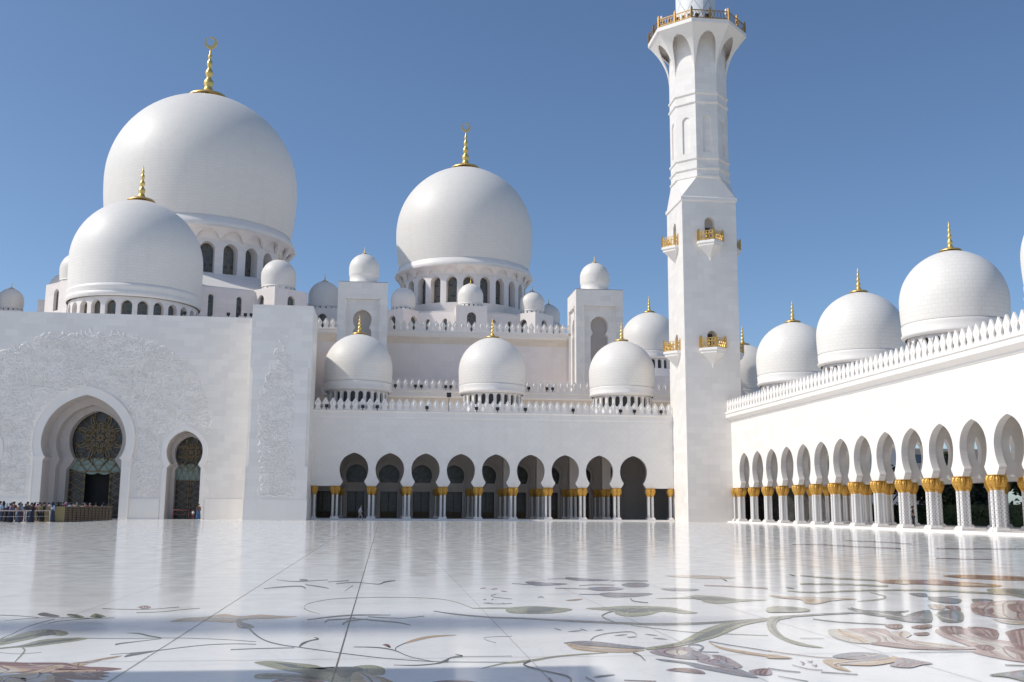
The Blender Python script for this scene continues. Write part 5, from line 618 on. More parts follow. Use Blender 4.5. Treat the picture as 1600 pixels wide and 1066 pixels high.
for row, (rr, z0_, h_) in enumerate(((.29, 3.14, .24), (.345, 3.36, .26))):
    for i in range(11):
        a = 2*pi*(i+row*.5)/11; ca, sa = cos(a), sin(a); t = .062
        def q(u, r, z): return (r*ca-u*sa, r*sa+u*ca, z)
        mb.add([q(-t, rr-.05, z0_), q(t, rr-.05, z0_), q(t*.8, rr+.03, z0_+h_*.6), q(0, rr+.05, z0_+h_), q(-t*.8, rr+.03, z0_+h_*.6)], [(0, 1, 2, 3, 4)])
t_ = mb.build('capital', M['goldcap']); CAP = t_.data; bpy.data.objects.remove(t_)
mb = MB(); mb.box(-.3, .3, -.3, .3, -.14, .1); mb.loft([[(s*a, t2*a, z) for s, t2 in ((-1, -1), (1, -1), (1, 1), (-1, 1))] for a, z in ((.27, .1), (.25, .16), (.21, .22), (.2, .3))], 0, True)
t_ = mb.build('base', M['trim']); BAS = t_.data; bpy.data.objects.remove(t_)
mb = MB(); mb.box(-.25, .25, -.25, .25, 3.86, 3.93); t_ = mb.build('abacus', M['goldcap']); ABA = t_.data; bpy.data.objects.remove(t_)
def column(parent, x, y, z=.15, s=1.0):
    c = put(SH, 'column', parent, (x, y, z), None, (s, s, (3.99-z)/3.93))
    put(CAP, 'capital', c, (0, 0, 0)); put(BAS, 'base', c, (0, 0, .0)); put(ABA, 'abacus', c, (0, 0, 0))
    return c
P_ = 4.281; HC = 3.99; TH = .56
ARC = keyhole(1.71, 6.03, 7.98, 1.24, 4.55, [(1.60, HC), (1.50, 4.12), (1.45, 4.22), (1.33, 4.36), (1.30, 4.48)])
def moulding(mb, u0, u1, prof, mp, mi=0):
    """sweep a (v,z) profile straight along u"""
    n_ = len(prof)
    vs = [mp(u0, v, z) for v, z in prof]+[mp(u1, v, z) for v, z in prof]
    mb.add(vs, [(i, (i+1) % n_, n_+(i+1) % n_, n_+i) for i in range(n_)]+[tuple(range(n_)), tuple(range(n_, 2*n_))], mi)
def cluster(parent, uc, mp, single=False, deep=True):
    for du in ((-.24, .24) if not single else (0,)):
        for dv in ((.04, .52) if deep else (.3,)):
            x, y, _ = mp(uc+du, dv, 0); column(parent, x, y)

# ================================================================ arcade in front of the prayer hall (faces the camera)
fr = empty('arcade', (13.57, YF, 0), wb=True, label= 'shaded white arcade facing the camera, nine keyhole arches between carved pier and minaret', cat='arcade', group='arcades around the courtyard')
mpF = facemap((0, YF), 0)
X0 = -3.611
mb = MB()
cells = [(-8.6, X0-P_/2, 0, None)]+[(X0+(k-.5)*P_, X0+(k+.5)*P_, X0+k*P_, ARC) for k in range(9)]+[(X0+8.5*P_, 35.74, 0, None)]
wall(mb, cells, HC, 12.2, TH, mpF, 0, 1)
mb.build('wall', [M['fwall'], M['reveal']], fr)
mb = MB(); moulding(mb, -8.6, 35.74, [(TH, 12.2), (-.02, 12.2), (-.06, 12.3), (-.06, 12.85), (-.16, 12.92), (-.2, 13.0), (-.2, 13.08), (TH, 13.08)], mpF)
mb.build('cornice', M['trim'], fr)
merlons(fr, -8.55, 35.7, .885, lambda u, v, z: mpF(u, -.12, z), 13.08, 0, .96)
mb = MB(); mb.box(-8.6, 35.74, YF-.75, YF+14, .0, .15); mb.build('plinth', M['trim'], fr)
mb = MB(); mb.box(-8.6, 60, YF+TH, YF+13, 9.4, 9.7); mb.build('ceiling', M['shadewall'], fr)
mb = MB(); mb.box(-8.6, 41, YF+TH+.01, YF+13.9, 12.4, 12.6); mb.build('roof', M['trim'], fr)
for k in range(10): cluster(fr, X0+(k-.5)*P_, mpF)
cluster(fr, -8.15, mpF, True); cluster(fr, 35.3, mpF, True)
# rear wall with glazed round windows over panelled doors
YB = YF+12.2
RW = [(1.1, .15), (1.1, 3.55), (0, 3.55)]
rear = []; u = X0-P_*1.5
mpB = facemap((0, YB), 0)
mb = MB(); cells = [(X0+(k-.5)*P_, X0+(k+.5)*P_, X0+k*P_, RW) for k in range(-1, 9)]
wall(mb, [(-14, cells[0][0], 0, None)]+cells+[(cells[-1][1], 60, 0, None)], 0, 4.0, .7, mpB, back=True)
W2 = keyhole(1.36, 5.75, 7.1, 1.12, 4.75, [(1.12, 4.7)])
wall(mb, [(-14, cells[0][0], 0, None)]+[(a, b2, c, W2) for a, b2, c, _ in cells]+[(cells[-1][1], 60, 0, None)], 4.0, 12.4, .7, mpB)
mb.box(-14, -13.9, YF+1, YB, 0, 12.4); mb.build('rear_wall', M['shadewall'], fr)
mb = MB()
for k in range(-1, 9):                                      # big keyhole mouldings round each rear window
    c = X0+k*P_; po = keyhole(1.85, 5.8, 7.75, 1.45, 4.3, [(1.62, .2), (1.62, 4.0)]); pi_ = keyhole(1.68, 5.8, 7.55, 1.28, 4.3, [(1.45, .2), (1.45, 4.0)])
    ringband(mb, c, pi_, po, -.25, 0, mpB)
mb.build('rear_archivolts', M['shadewall'], fr)
for k in range(-1, 9):
    c = X0+k*P_; mb = MB(); mb.box(-1.45, 1.45, 0, .05, -1.1, 1.5)
    if k == -1: PW = mb
    o = mb.build('window', M['glass2'], fr, (c, YB+.45, 5.7)); 
    mb = MB(); mb.box(-1.08, 1.08, -.08, 0, .15, .95); mb.box(-.05, .05, -.07, 0, .95, 3.5)
    for sx in (-1.08, 1.0): mb.box(sx, sx+.08, -.07, 0, .95, 3.5)
    dp = mb.build('door', M['wood'], fr, (c, YB+.47, 0)); mb = MB(); mb.box(-1.2, 1.2, .03, .08, .15, 3.6); mb.build('pane', M['glass2'], dp)
for k in range(-1, 9):
    for du in (-.3, .3): column(fr, X0+(k-.5)*P_+du, YB-.45)
for k in range(-1, 3):                                       # inner row of columns and arches near the minaret end
    pass
for k in (4, 5, 6, 7):
    mb = MB(); x = X0+(k+.5)*P_; mb.box(x-.55, x+.55, YF+5.9, YF+7.0, 4.0, 12.4); mb.build('inner_pier', M['shadewall'], fr)
for k in (4, 5, 6, 7):
    for du in (-.29, .29):
        for dv in (6.15, 6.75): column(fr, X0+(k+.5)*P_+du, YF+dv)

# ================================================================ arcade down the right side
ra = empty('arcade', (XR, 79, 0), wb=True, label= 'sunlit white arcade receding down the right side of the courtyard on paired gold-capped columns', cat='arcade', group='arcades around the courtyard')
YR0 = 115.813
def mpR(u, v, z): return (XR+v, u, z)
NB = 19; ylo = YR0-(NB-.5)*P_
mb = MB()
cells = [(YR0-(k+.5)*P_, YR0-(k-.5)*P_, YR0-k*P_, ARC) for k in reversed(range(NB))]+[(YR0+.5*P_, 121.0, 0, None)]
wall(mb, cells, HC, 11.8, TH, mpR, 0, 1); mb.build('wall', [M['wall'], M['reveal2']], ra)
mb = MB(); moulding(mb, ylo, 120.2, [(TH, 11.8), (-.02, 11.8), (-.1, 11.86), (-.1, 12.0), (-.62, 12.35), (-.62, 12.75), (-.72, 12.8), (-.72, 13.0), (TH, 13.0)], mpR); mb.build('cornice', M['trim'], ra)
mm = int((120.2-ylo)/.885); mm = min(mm, 96)
for i in range(mm): put(MER, 'merlon', ra, (XR-.45, 119.75-.885*i, 13.0), (0, 0, -pi/2), (.96,)*3)
mb = MB(); mb.box(XR-.75, XR+13.4, ylo, YF-.8, -.02, .15); mb.build('plinth', M['trim'], ra)
mb = MB(); mb.box(XR+TH, XR+12.4, ylo, YF+12, 9.42, 9.72); mb.box(XR+TH+.01, XR+13.4, ylo, YF+12, 12.42, 12.62); mb.build('ceiling', M['trim'], ra)
for k in range(NB+1): cluster(ra, YR0-(k-.5)*P_, mpR)
cluster(ra, 119.6, mpR, True)
RIB = [(h*.92, z) for h, z in ARC]
for k in range(0, NB+1):
    y = YR0-(k-.5)*P_
    def mpI(u, v, z, y=y): return (XR+u, y-.26+v, z)
    mb = MB(); wall(mb, [(TH+.002, 5.098, (TH+5.1)/2, RIB)], HC, 9.42, .52, mpI); mb.build('cross_rib', M['reveal2'], ra)
oa = empty('arcade', (XR+5.1, 79, 0), wb=True, label= 'inner row of white arches behind the right-hand arcade, sky and trees showing through it', cat='arcade', group='arcades around the courtyard')
def mpO(u, v, z): return (XR+5.1+v, u, z)
mb = MB()
cells = [(YR0-(k+.5)*P_, YR0-(k-.5)*P_, YR0-k*P_, ARC if k > 1 else None) for k in reversed(range(NB))]+[(YR0+.5*P_, 140.0, 0, None)]
wall(mb, cells, HC, 9.42, TH, mpO)
mb.build('wall', M['trim'], oa)
mb = MB(); mb.box(XR+5.25, XR+5.35, YR0-3.5*P_, 140, 0, 9.4); mb.build('glazed_partition', M['glass2'], oa)
for k in range(2, NB+1): cluster(oa, YR0-(k-.5)*P_, mpO)
for k in range(0, NB+1, 4):
    for dy in (-.29, .29): column(oa, XR+11.6, YR0-(k-.5)*P_+dy)
mb = MB(); mb.box(XR+11.0, XR+12.2, ylo, 137, 3.995, 4.8); mb.build('lintel', M['trim'], oa)
# ================================================================ carved gate wall and pier of the prayer hall
gx, GY = -34.6, 125.0
gw = empty('gate_building', (gx, GY, 0), 'massive white marble entrance wall with carved floral relief around a tall keyhole doorway', 'building', wb=True)
mpG = facemap((gx, GY), 0)
BIG = keyhole(4.72, 8.8, 14.25, 4.2, 7.0, [(4.38, 0), (4.38, 6.6), (4.30, 6.8)], 16)
BIGo = keyhole(5.62, 8.9, 15.2, 5.35, 7.0, [(5.35, 0), (5.35, 6.6), (5.33, 6.8)], 16)
SM = keyhole(2.05, 7.83, 10.24, 1.6, 6.35, [(1.93, 0), (1.93, 5.9), (1.72, 6.15)])
SMo = keyhole(2.62, 7.83, 10.85, 2.16, 6.2, [(2.45, 0), (2.45, 5.75), (2.28, 6.0)])
mb = MB()
wall(mb, [(-24, -14.4, -99, None), (-14.4, -8.0, -11.4, SM), (-8.0, 8.0, 0, BIG), (8.0, 14.4, 11.4, SM), (14.4, 19.2, 0, None)], 0, 23.9, 2.6, mpG, 0, 1)
mb.box(gx-24, gx+19.2, GY+2.61, 150, 15.5, 23.5)
mb.box(gx-24, gx+23.2, GY+9, 150, 0, 23.2)
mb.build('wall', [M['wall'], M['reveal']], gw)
mb = MB(); ringband(mb, 0, BIG, BIGo, -.14, 0, mpG)
for s in (-1, 1): mb.box(s*4.15 if s > 0 else -5.6, 5.6 if s > 0 else -4.15, -.26, 0, 6.86, 7.08, mp=mpG)
ringband(mb, 0, BIGo, [(h+.09, z+.09*(i > 5)) for i, (h, z) in enumerate(BIGo)], -.2, 0, mpG)
mb.build('archivolt', M['trim'], gw)
for s in (-1, 1):
    mb = MB(); mpS = facemap((gx+s*11.4, GY), 0); ringband(mb, 0, SM, SMo, -.12, 0, mpS); mb.build('archivolt', M['trim'], gw)
for xa, xb in ((-24, -13.95), (-8.8, -5.45), (5.45, 8.85), (13.95, 19.15)):
    mb = MB(); mb.box(xa, xb, -.07, 0, 0, 2.35, mp=mpG); mb.build('plinth', M['trim'], gw)
# stepped orders of the big arch, then the glazed bronze screen
IN1 = keyhole(3.85, 8.9, 13.35, 3.35, 7.0, [(3.7, 0), (3.7, 6.0), (3.4, 6.6)], 16)
IN2 = keyhole(3.05, 9.3, 12.75, 2.35, 7.0, [(3.15, 0), (3.15, 5.7), (2.6, 6.5)], 16)
mb = MB(); wall(mb, [(-8, 8, 0, IN1)], 0, 15.5, 1.4, facemap((gx, GY+2.62), 0), top=False); wall(mb, [(-8, 8, .25, IN2)], 0, 15.5, 1.3, facemap((gx, GY+4.04), 0), top=False)
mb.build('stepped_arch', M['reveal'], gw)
for s in (-1, 1):
    mb = MB(); SI = keyhole(1.72, 7.75, 9.75, 1.25, 6.3, [(1.6, 0), (1.6, 5.7), (1.35, 6.1)])
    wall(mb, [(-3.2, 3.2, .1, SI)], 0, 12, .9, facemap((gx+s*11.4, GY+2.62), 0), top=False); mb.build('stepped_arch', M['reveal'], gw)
def inside(prof, x, z):
    x = abs(x)
    for (h0, a), (h1, b2) in zip(prof, prof[1:]):
        if a <= z <= b2 and b2 > a: return x < h0+(h1-h0)*(z-a)/(b2-a)
    return False
def strips(mb, pts, wd, y, clip=None, ox=0):
    for (x0, z0), (x1, z1) in zip(pts, pts[1:]):
        if clip and not (inside(clip, x0-ox, z0) and inside(clip, x1-ox, z1)): continue
        d = hypot(x1-x0, z1-z0)
        if d < 1e-6: continue
        nx, nz_ = -(z1-z0)/d*wd/2, (x1-x0)/d*wd/2
        P = [(x0-nx, z0-nz_), (x0+nx, z0+nz_), (x1+nx, z1+nz_), (x1-nx, z1-nz_)]
        mb.add([(x, y, z) for x, z in P]+[(x, y+.12, z) for x, z in P], [(0, 1, 2, 3), (0, 4, 5, 1), (2, 6, 7, 3)])
def arcp(cx, cz, r, a0, a1, n=14): return [(cx+r*cos(a0+(a1-a0)*i/n), cz+r*sin(a0+(a1-a0)*i/n)) for i in range(n+1)]
def screen(cx, cy, prof, zc, rr, zb0, zb1, hw, door):
    dr = empty('door_screen', (0, 0, 0), None, None); dr.parent = gw; dr.location = (-gx, -GY, 0)
    dr.matrix_parent_inverse = Matrix.Identity(4)
    zt = prof[-1][1]+.4; H = prof[0][0]+.4
    mb = MB(); mb.box(cx-H, cx+H, cy+.3, cy+.36, zb1, zt)
    if door: mb.box(cx-H, cx-door, cy+.3, cy+.36, 0, zb1); mb.box(cx+door, cx+H, cy+.3, cy+.36, 0, zb1)
    else: mb.box(cx-H, cx+H, cy+.3, cy+.36, 0, zb1)
    mb.build('pane', M['glass2'], dr)
    mb = MB()
    if door:                                               # scalloped lower edge of the pale band
        n_ = 28; vs = []
        for i in range(n_+1):
            x = -H+2*H*i/n_; q = abs(x)/H
            zl = zb0-.1+(.55*(abs(x)-door)**2/(H-door)**2 if abs(x) > door else -.22*sin(pi*abs(x)/door))
            vs += [(cx+x, cy+.24, zl), (cx+x, cy+.24, zb1)]
        mb.add(vs, [(2*i, 2*i+2, 2*i+3, 2*i+1) for i in range(n_)])
    else: mb.box(cx-H, cx+H, cy+.22, cy+.29, zb0, zb1)
    mb.build('mint_band', M['mint'], dr)
    mb = MB(); y = cy+.1; T = .10 if door else .07
    for k in range(16):
        a = 2*pi*k/16; r1 = rr*.30
        if k % 2 == 0:
            strips(mb, arcp(cx+rr*.27*cos(a), zc+rr*.27*sin(a), rr*.27, 0, 2*pi, 20), T*.7, y, prof, cx)
            strips(mb, arcp(cx+rr*.78*cos(a), zc+rr*.78*sin(a), rr*.42, 0, 2*pi, 24), T, y, prof, cx)
        else: strips(mb, [(cx+rr*.16*cos(a), zc+rr*.16*sin(a)), (cx+rr*.6*cos(a), zc+rr*.6*sin(a)), (cx+rr*1.05*cos(a), zc+rr*1.05*sin(a))], T, y, prof, cx)
    for k in range(12): a = 2*pi*(k+.5)/12; strips(mb, arcp(cx+rr*.98*cos(a), zc+rr*.98*sin(a), rr*.5, 0, 2*pi, 30), T*.7, y, prof, cx)
    strips(mb, arcp(cx, zc, rr*.62, 0, 2*pi, 32), T, y, prof, cx); strips(mb, arcp(cx, zc, rr*.17, 0, 2*pi, 16), T, y, prof, cx)
    for z in (zb0, zb1): strips(mb, [(cx-hw+.02, z), (cx+hw-.02, z)], T, y)
    st = hw*2/5
    for k in range(-1, 6):                                  # interlaced arcs over the pale band and the door leaves
        x = cx-hw+st*(k+.5)
        for s in (-1, 1):
            strips(mb, [(x+s*st*t*1.3, zb0+(zb1-zb0)*sin(t*pi/2)) for t in [i/8 for i in range(9)]], T*.8, y, prof, cx)
    for sx in (-1, 1):
        a0, a1 = (door or .06), hw
        for xx in (a0+.03, a1-.07): strips(mb, [(cx+sx*xx, 0.1), (cx+sx*xx, zb0-.05)], T*1.2, y)
        m_ = (a0+a1)/2; wv = (a1-a0)/2
        for k in range(3):
            z0 = .3+k*(zb0-.3)/3; dz = (zb0-.3)/3
            for s in (-1, 1):
                strips(mb, [(cx+sx*m_+s*wv*sin(pi*t), z0+dz*t) for t in [i/8 for i in range(9)]], T*.7, y)
                strips(mb, [(cx+sx*m_+s*wv*cos(pi*t), z0+dz*t) for t in [i/8 for i in range(9)]], T*.5, y)
    mb.build('lattice', M['brass'], dr)
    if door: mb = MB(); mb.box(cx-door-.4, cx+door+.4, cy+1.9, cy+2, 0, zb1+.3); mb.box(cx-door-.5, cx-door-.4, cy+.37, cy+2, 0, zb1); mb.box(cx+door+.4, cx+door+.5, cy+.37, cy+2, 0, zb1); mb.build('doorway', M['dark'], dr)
    return dr
screen(gx+.35, GY+5.35, IN2, 9.6, 2.8, 5.5, 7.15, 3.3, 1.45)
for s in (-1, 1): screen(gx+s*11.4+.1, GY+3.55, SI, 7.9, 1.6, 4.55, 6.5, 1.7, 0)
mb = MB(); mb.box(-10, 17, 2.6, 9, 15.5, 15.6, mp=mpG)
for s in (-1, 1):
    for (xa, xb) in ((6.4, 8.6), (14, 15.2)):
        mb.box(min(s*xa, s*xb), max(s*xa, s*xb), 2.62, 8, 0, 15.4, mp=mpG)
mb.box(-16, 16, 6.6, 8.6, 0, 15.4, mp=mpG) if False else None
mb.build('porch_ceiling', M['reveal'], gw)
# carved relief: raised curling stems and leaves
def relief(region, n_, seed, mp, wd=(.05, .13), ln=(.9, 2.6), hgt=.06):
    rd = random.Random(seed); mb = MB()
    xs0, xs1, zs0, zs1, ok = region; made = 0; tries = 0
    while made < n_ and tries < n_*30:
        tries += 1; x = rd.uniform(xs0, xs1); z = rd.uniform(zs0, zs1)
        if rd.random() > ok(x, z): continue
        a = rd.uniform(0, 2*pi); L = rd.uniform(*ln); W0 = rd.uniform(*wd); cu = rd.choice((-1, 1))*rd.uniform(.6, 2.6); c2 = rd.uniform(-2.5, 3.5)*(1 if cu > 0 else -1); leaf = rd.random() < .35
        if leaf: L *= .42; W0 *= 2.1; cu *= .8
        N = 5 if leaf else 13; P = []; good = True
        for i in range(N+1):
            P.append((x, z, a)); st = L/N; a += (cu+c2*(i/N))*st*.8; x += cos(a)*st; z += sin(a)*st
            if not ok(x, z): good = False; break
        if not good and len(P) < 4: continue
        made += 1; m_ = len(P); vs = []
        for i, (px, pz, pa) in enumerate(P):
            t = i/(m_-1); ww = W0*(sin(pi*min(1, t*.85+.12))**.7 if leaf else (1-.75*t)); nx, nz_ = -sin(pa)*ww, cos(pa)*ww; h = hgt*(.5+ww/W0*.5)
            vs += [mp(px-nx, -.002, pz-nz_), mp(px, -h, pz), mp(px+nx, -.002, pz+nz_)]
        mb.add(vs, [f for i in range(m_-1) for f in ((3*i, 3*i+3, 3*i+4, 3*i+1), (3*i+1, 3*i+4, 3*i+5, 3*i+2))], 0, False)
    return mb
def fade(d, w): return max(0., min(1., d/w))
def okgate(x, z):
    ax = abs(x)
    for pr, c in ((BIGo, 0), (SMo, 11.4)):
        q = [(h+.2, zz+(.2 if zz > 8 else 0)) for h, zz in pr]
        if inside(q, ax-c, z): return 0
    if z < 2.6: return 0
    top = 22.2-.028*ax**2-max(0, ax-11)**2*.45; lim = 14.4-max(0, z-13)*.12
    if z > top or ax > lim or (z < 6 and 5.55 < ax < 6.1): return 0
    return min(fade(top-z, 1.8), fade(lim-ax, 1.2))+.04
relief((-17, 14.8, 2.6, 22.6, okgate), 2900, 3, mpG, (.05, .13), (.9, 2.6), hgt=.062).build('floral_relief', M['wall'], gw)['kind'] = 'stuff'
# a few long sweeping stems
# ---- the pier
pe = empty('carved_pier', (-12, 119, 0), 'tall white square pier with a vertical band of carved flowers beside the arcade', 'building')
mb = MB(); PX0, PX1, PY0 = -15.42, -8.58, 119.0
def notch(c): return [(PX0+c, PY0), (PX1-c, PY0), (PX1-c, PY0+c), (PX1, PY0+c), (PX1, 134), (PX0, 134), (PX0, PY0+c), (PX0+c, PY0+c)]
def lp(poly): return [(x+12, y-119) for x, y in poly]
R0 = [(PX0, PY0), (PX1, PY0), (PX1, 126.8), (PX0, 126.8)]
mb.prism(lp(R0), 17.2, 24.4); mb.prism(lp(notch(.3)[:4]+[(PX1, 126.8), (PX0, 126.8)]+notch(.3)[6:]), 6.0, 17.2); mb.prism(lp(R0), 0, 6.0)
mb.prism(lp([(PX0, 126.8), (-11.3, 126.8), (-11.3, 137), (PX0, 137)]), 0, 23.6)
mb.prism(lp([(-11.3, 126.8), (PX1, 126.8), (PX1, 137), (-11.3, 137)]), 0, 12.5)
mb.build('shaft', M['wall'], pe)
mb = MB(); P2 = [(PX0-.06, PY0-.06), (PX1+.06, PY0-.06), (PX1+.06, 125.9), (PX0-.06, 125.9)]; mb.prism(lp(P2), 0, 2.3); mb.build('plinth', M['trim'], pe)
def okpier(x, z):
    if z < 2.6 or z > 21.6: return 0
    c = .25*sin(z*.35+.6)-.1; hw = 2.1 if z < 14 else 2.1-(z-14)*.22
    return max(0, min(1, (hw-abs(x-c))/1.1))
relief((-2.6, 2.6, 2.6, 21.6, okpier), 700, 9, facemap((0, 0), 0), (.045, .10), (.6, 1.9), .055).build('floral_relief', M['wall'], pe)['kind'] = 'stuff'

# ================================================================ minarets
def minaret(loc, label, full):
    mn = empty('minaret', loc, label, 'minaret', 'minarets at the courtyard corners')
    h = 3.44; mb = MB(); DO = roundarch(.62, 20.6, 23.0, .1); DU = roundarch(.62, 34.0, 37.25, .1)
    for k in range(4):
        a = k*pi/2; mpk = facemap((h*sin(a), -h*cos(a)), a)
        wall(mb, [(-h, h, 0, DO)], 0, 27, .9, mpk, back=False); wall(mb, [(-h, h, 0, DU)], 27, 39.3, .9, mpk, back=False)
    mb.build('shaft', M['wall'], mn)
    for k in range(4):
        a = k*pi/2; mpk = facemap((h*sin(a), -h*cos(a)), a)
        for z in (20.6, 34.0): mb = MB(); mb.box(-.8, .8, .85, .9, z-.1, z+3.4, mp=mpk); mb.box(-.28, .28, .8, .85, z, z+2.1, mp=mpk, mi=1); mb.build('doorway', [M['shadewall'], M['hole']], mn)
    mb = MB()
    def sq(r, z): return [(-r, -r, z), (r, -r, z), (r, r, z), (-r, r, z)]
    mb.loft([sq(h, 39.25), sq(h+.14, 39.35), sq(h+.14, 39.75), sq(h+.02, 39.85)])
    a_ = 3.39; t = a_*tan(pi/8); zt = 42.5
    for k in range(4):
        c, s = cos(k*pi/2), sin(k*pi/2)
        def q(x, y, z): return (x*c-y*s, x*s+y*c, z)
        mb.quad(q(-h, -h, 39.85), q(h, -h, 39.85), q(t, -a_, zt), q(-t, -a_, zt)); mb.add([q(h, -h, 39.85), q(a_, -t, zt), q(t, -a_, zt)], [(0, 1, 2)])
    mb.build('broach', M['trim'], mn)
    mb = MB()
    def och(ap, z): return [(ap/cos(pi/8)*cos(-pi/8+i*pi/4-pi/2+0), ap/cos(pi/8)*sin(-pi/8+i*pi/4-pi/2), z) for i in range(8)]
    NI = roundarch(.52, 45.7, 50.5, .05)
    for k in range(8):
        a = k*pi/4; mpk = facemap((a_*sin(a), -a_*cos(a)), a)
        wall(mb, [(-t, t, 0, NI)], 42.5, 57.0, .17, mpk, back=False)
        mb.quad(mpk(-.7, .17, 45.6), mpk(.7, .17, 45.6), mpk(.7, .17, 51), mpk(-.7, .17, 51))
        mb.quad(mpk(-t, 0.001, 57), mpk(t, .001, 57), mpk(t, .001, 62), mpk(-t, .001, 62))
    for z in (42.5, 43.6, 44.9, 52.3, 53.5):
        mb.loft([och(a_, z-.22), och(a_+.16, z-.06), och(a_+.16, z+.14), och(a_+.01, z+.2)])
    mb.build('octagonal_shaft', M['wall'], mn)
    mb = MB(); FLp = keyhole(.60, 59.6, 61.1, .02, 56.4, [], 9)
    FLp = [(.99, 56.3), (.93, 57.0), (.85, 57.8), (.76, 58.7), (.68, 59.4), (.58, 60.0), (.44, 60.5), (.24, 60.9), (.0, 61.1)]
    def apz(z): q = max(0, (z-55.9)/(61.75-55.9)); return a_+.02+2.35*q**2.1
    for k in range(8):
        a = k*pi/4; c, s = cos(a), sin(a)
        def mpk(u, v, z):
            ap = apz(z)-v; x, y = u*apz(z)*tan(pi/8), -ap; return (x*c-y*s, x*s+y*c, z)
        pr = []                                            # refine vertically so the flare stays curved
        for (h0, za), (h1, zb) in zip(FLp, FLp[1:]):
            for i in range(3): pr.append((h0+(h1-h0)*i/3, za+(zb-za)*i/3))
        pr.append(FLp[-1]); wall(mb, [(-1, 1, 0, pr)], 56.3, 61.75, .16, mpk, back=False)
    A2 = apz(61.75); mb.loft([och(A2, 61.75), och(A2+.12, 61.8), och(A2+.12, 62.3), och(A2-.1, 62.32)]); mb.build('flared_gallery', M['trim'], mn)
    # gallery railing: posts, rails and discs
    mb = MB(); A3 = A2-.02; t3 = A3*tan(pi/8)
    for k in range(8):
        a = k*pi/4; mpk = facemap((A3*sin(a), -A3*cos(a)), a)
        for u in (-t3+.02, 0): mb.box(u-.11, u+.11, -.11, .11, 62.3, 63.75, mp=mpk); mb.box(u-.06, u+.06, -.06, .06, 63.75, 63.95, mp=mpk)
        for z in (62.42, 63.4): mb.box(-t3, t3, -.05, .05, z, z+.09, mp=mpk)
        for i in range(12):
            u = -t3+(i+.5)*2*t3/12; w_ = .14
            for s in (-1, 1):
                P = [(u-s*w_, 62.5), (u-s*w_+.05, 62.5), (u+s*w_+.05, 63.4), (u+s*w_, 63.4)]
                mb.add([mpk(x, -.02, z) for x, z in P]+[mpk(x, .02, z) for x, z in P], [(0, 1, 2, 3), (4, 5, 6, 7)])
    mb.build('gallery_railing', M['galleryrail'], mn)
    if full:
        mb = MB()
        for k, us in ((7, (-1.7, -.9, .3, 1.1, 1.9)), (0, (-1.6, -.3)), (6, (-1.8, -1.1, -.4, .4, 1.1, 1.8))):
            a = k*pi/4; mpk = facemap(((A3-.3)*sin(a), -(A3-.3)*cos(a)), a)
            for u in us: mb.box(u-.22, u+.22, -.1, .12, 62.5, 63.1, mp=mpk); mb.box(u-.05, u+.05, -.05, .05, 62.3, 62.5, mp=mpk)
        fo = mb.build('floodlights', M['black'], mn); fo.name = 'floodlight_bank'
        mb = MB()
        for k, u in ((7, -2.1), (1, -2.2), (1, 1.0)):
            a = k*pi/4; mpk = facemap(((A3-.35)*sin(a), -(A3-.35)*cos(a)), a); x, y, _ = mpk(u, 0, 0); mb.lathe([(.16, 63.2), (.2, 63.5), (.17, 63.9), (.05, 64.05)], 10, x, y); mb.lathe([(.04, 62.3), (.04, 63.2)], 6, x, y)
        mb.build('dome_camera', M['trim'], mn)
    mb = MB(); mb.lathe([(2.75, 62.3), (2.75, 62.9), (2.6, 63.0), (2.6, 84)], 48); mb.build('round_shaft', M['diamond'], mn)
    mb = MB(); mb.lathe([(2.6, 84), (3.2, 86.4), (3.3, 87.2), (.95, 87.25), (.85, 96), (1.15, 97), (1.15, 97.4), (.8, 97.5), (.8, 98.5), (1.05, 99.6), (1.0, 100.6), (.75, 101.8), (.35, 102.6), (.1, 103)], 24); mb.build('lantern', M['trim'], mn)
    mb = MB(); mb.lathe([(.3, 102.4), (.12, 103), (.3, 103.6), (.1, 104.1), (.22, 104.6), (.08, 105), (.03, 107)], 12); mb.build('finial', M['gold'], mn)
    # V-fronted balconies on every side, two levels
    pb = None
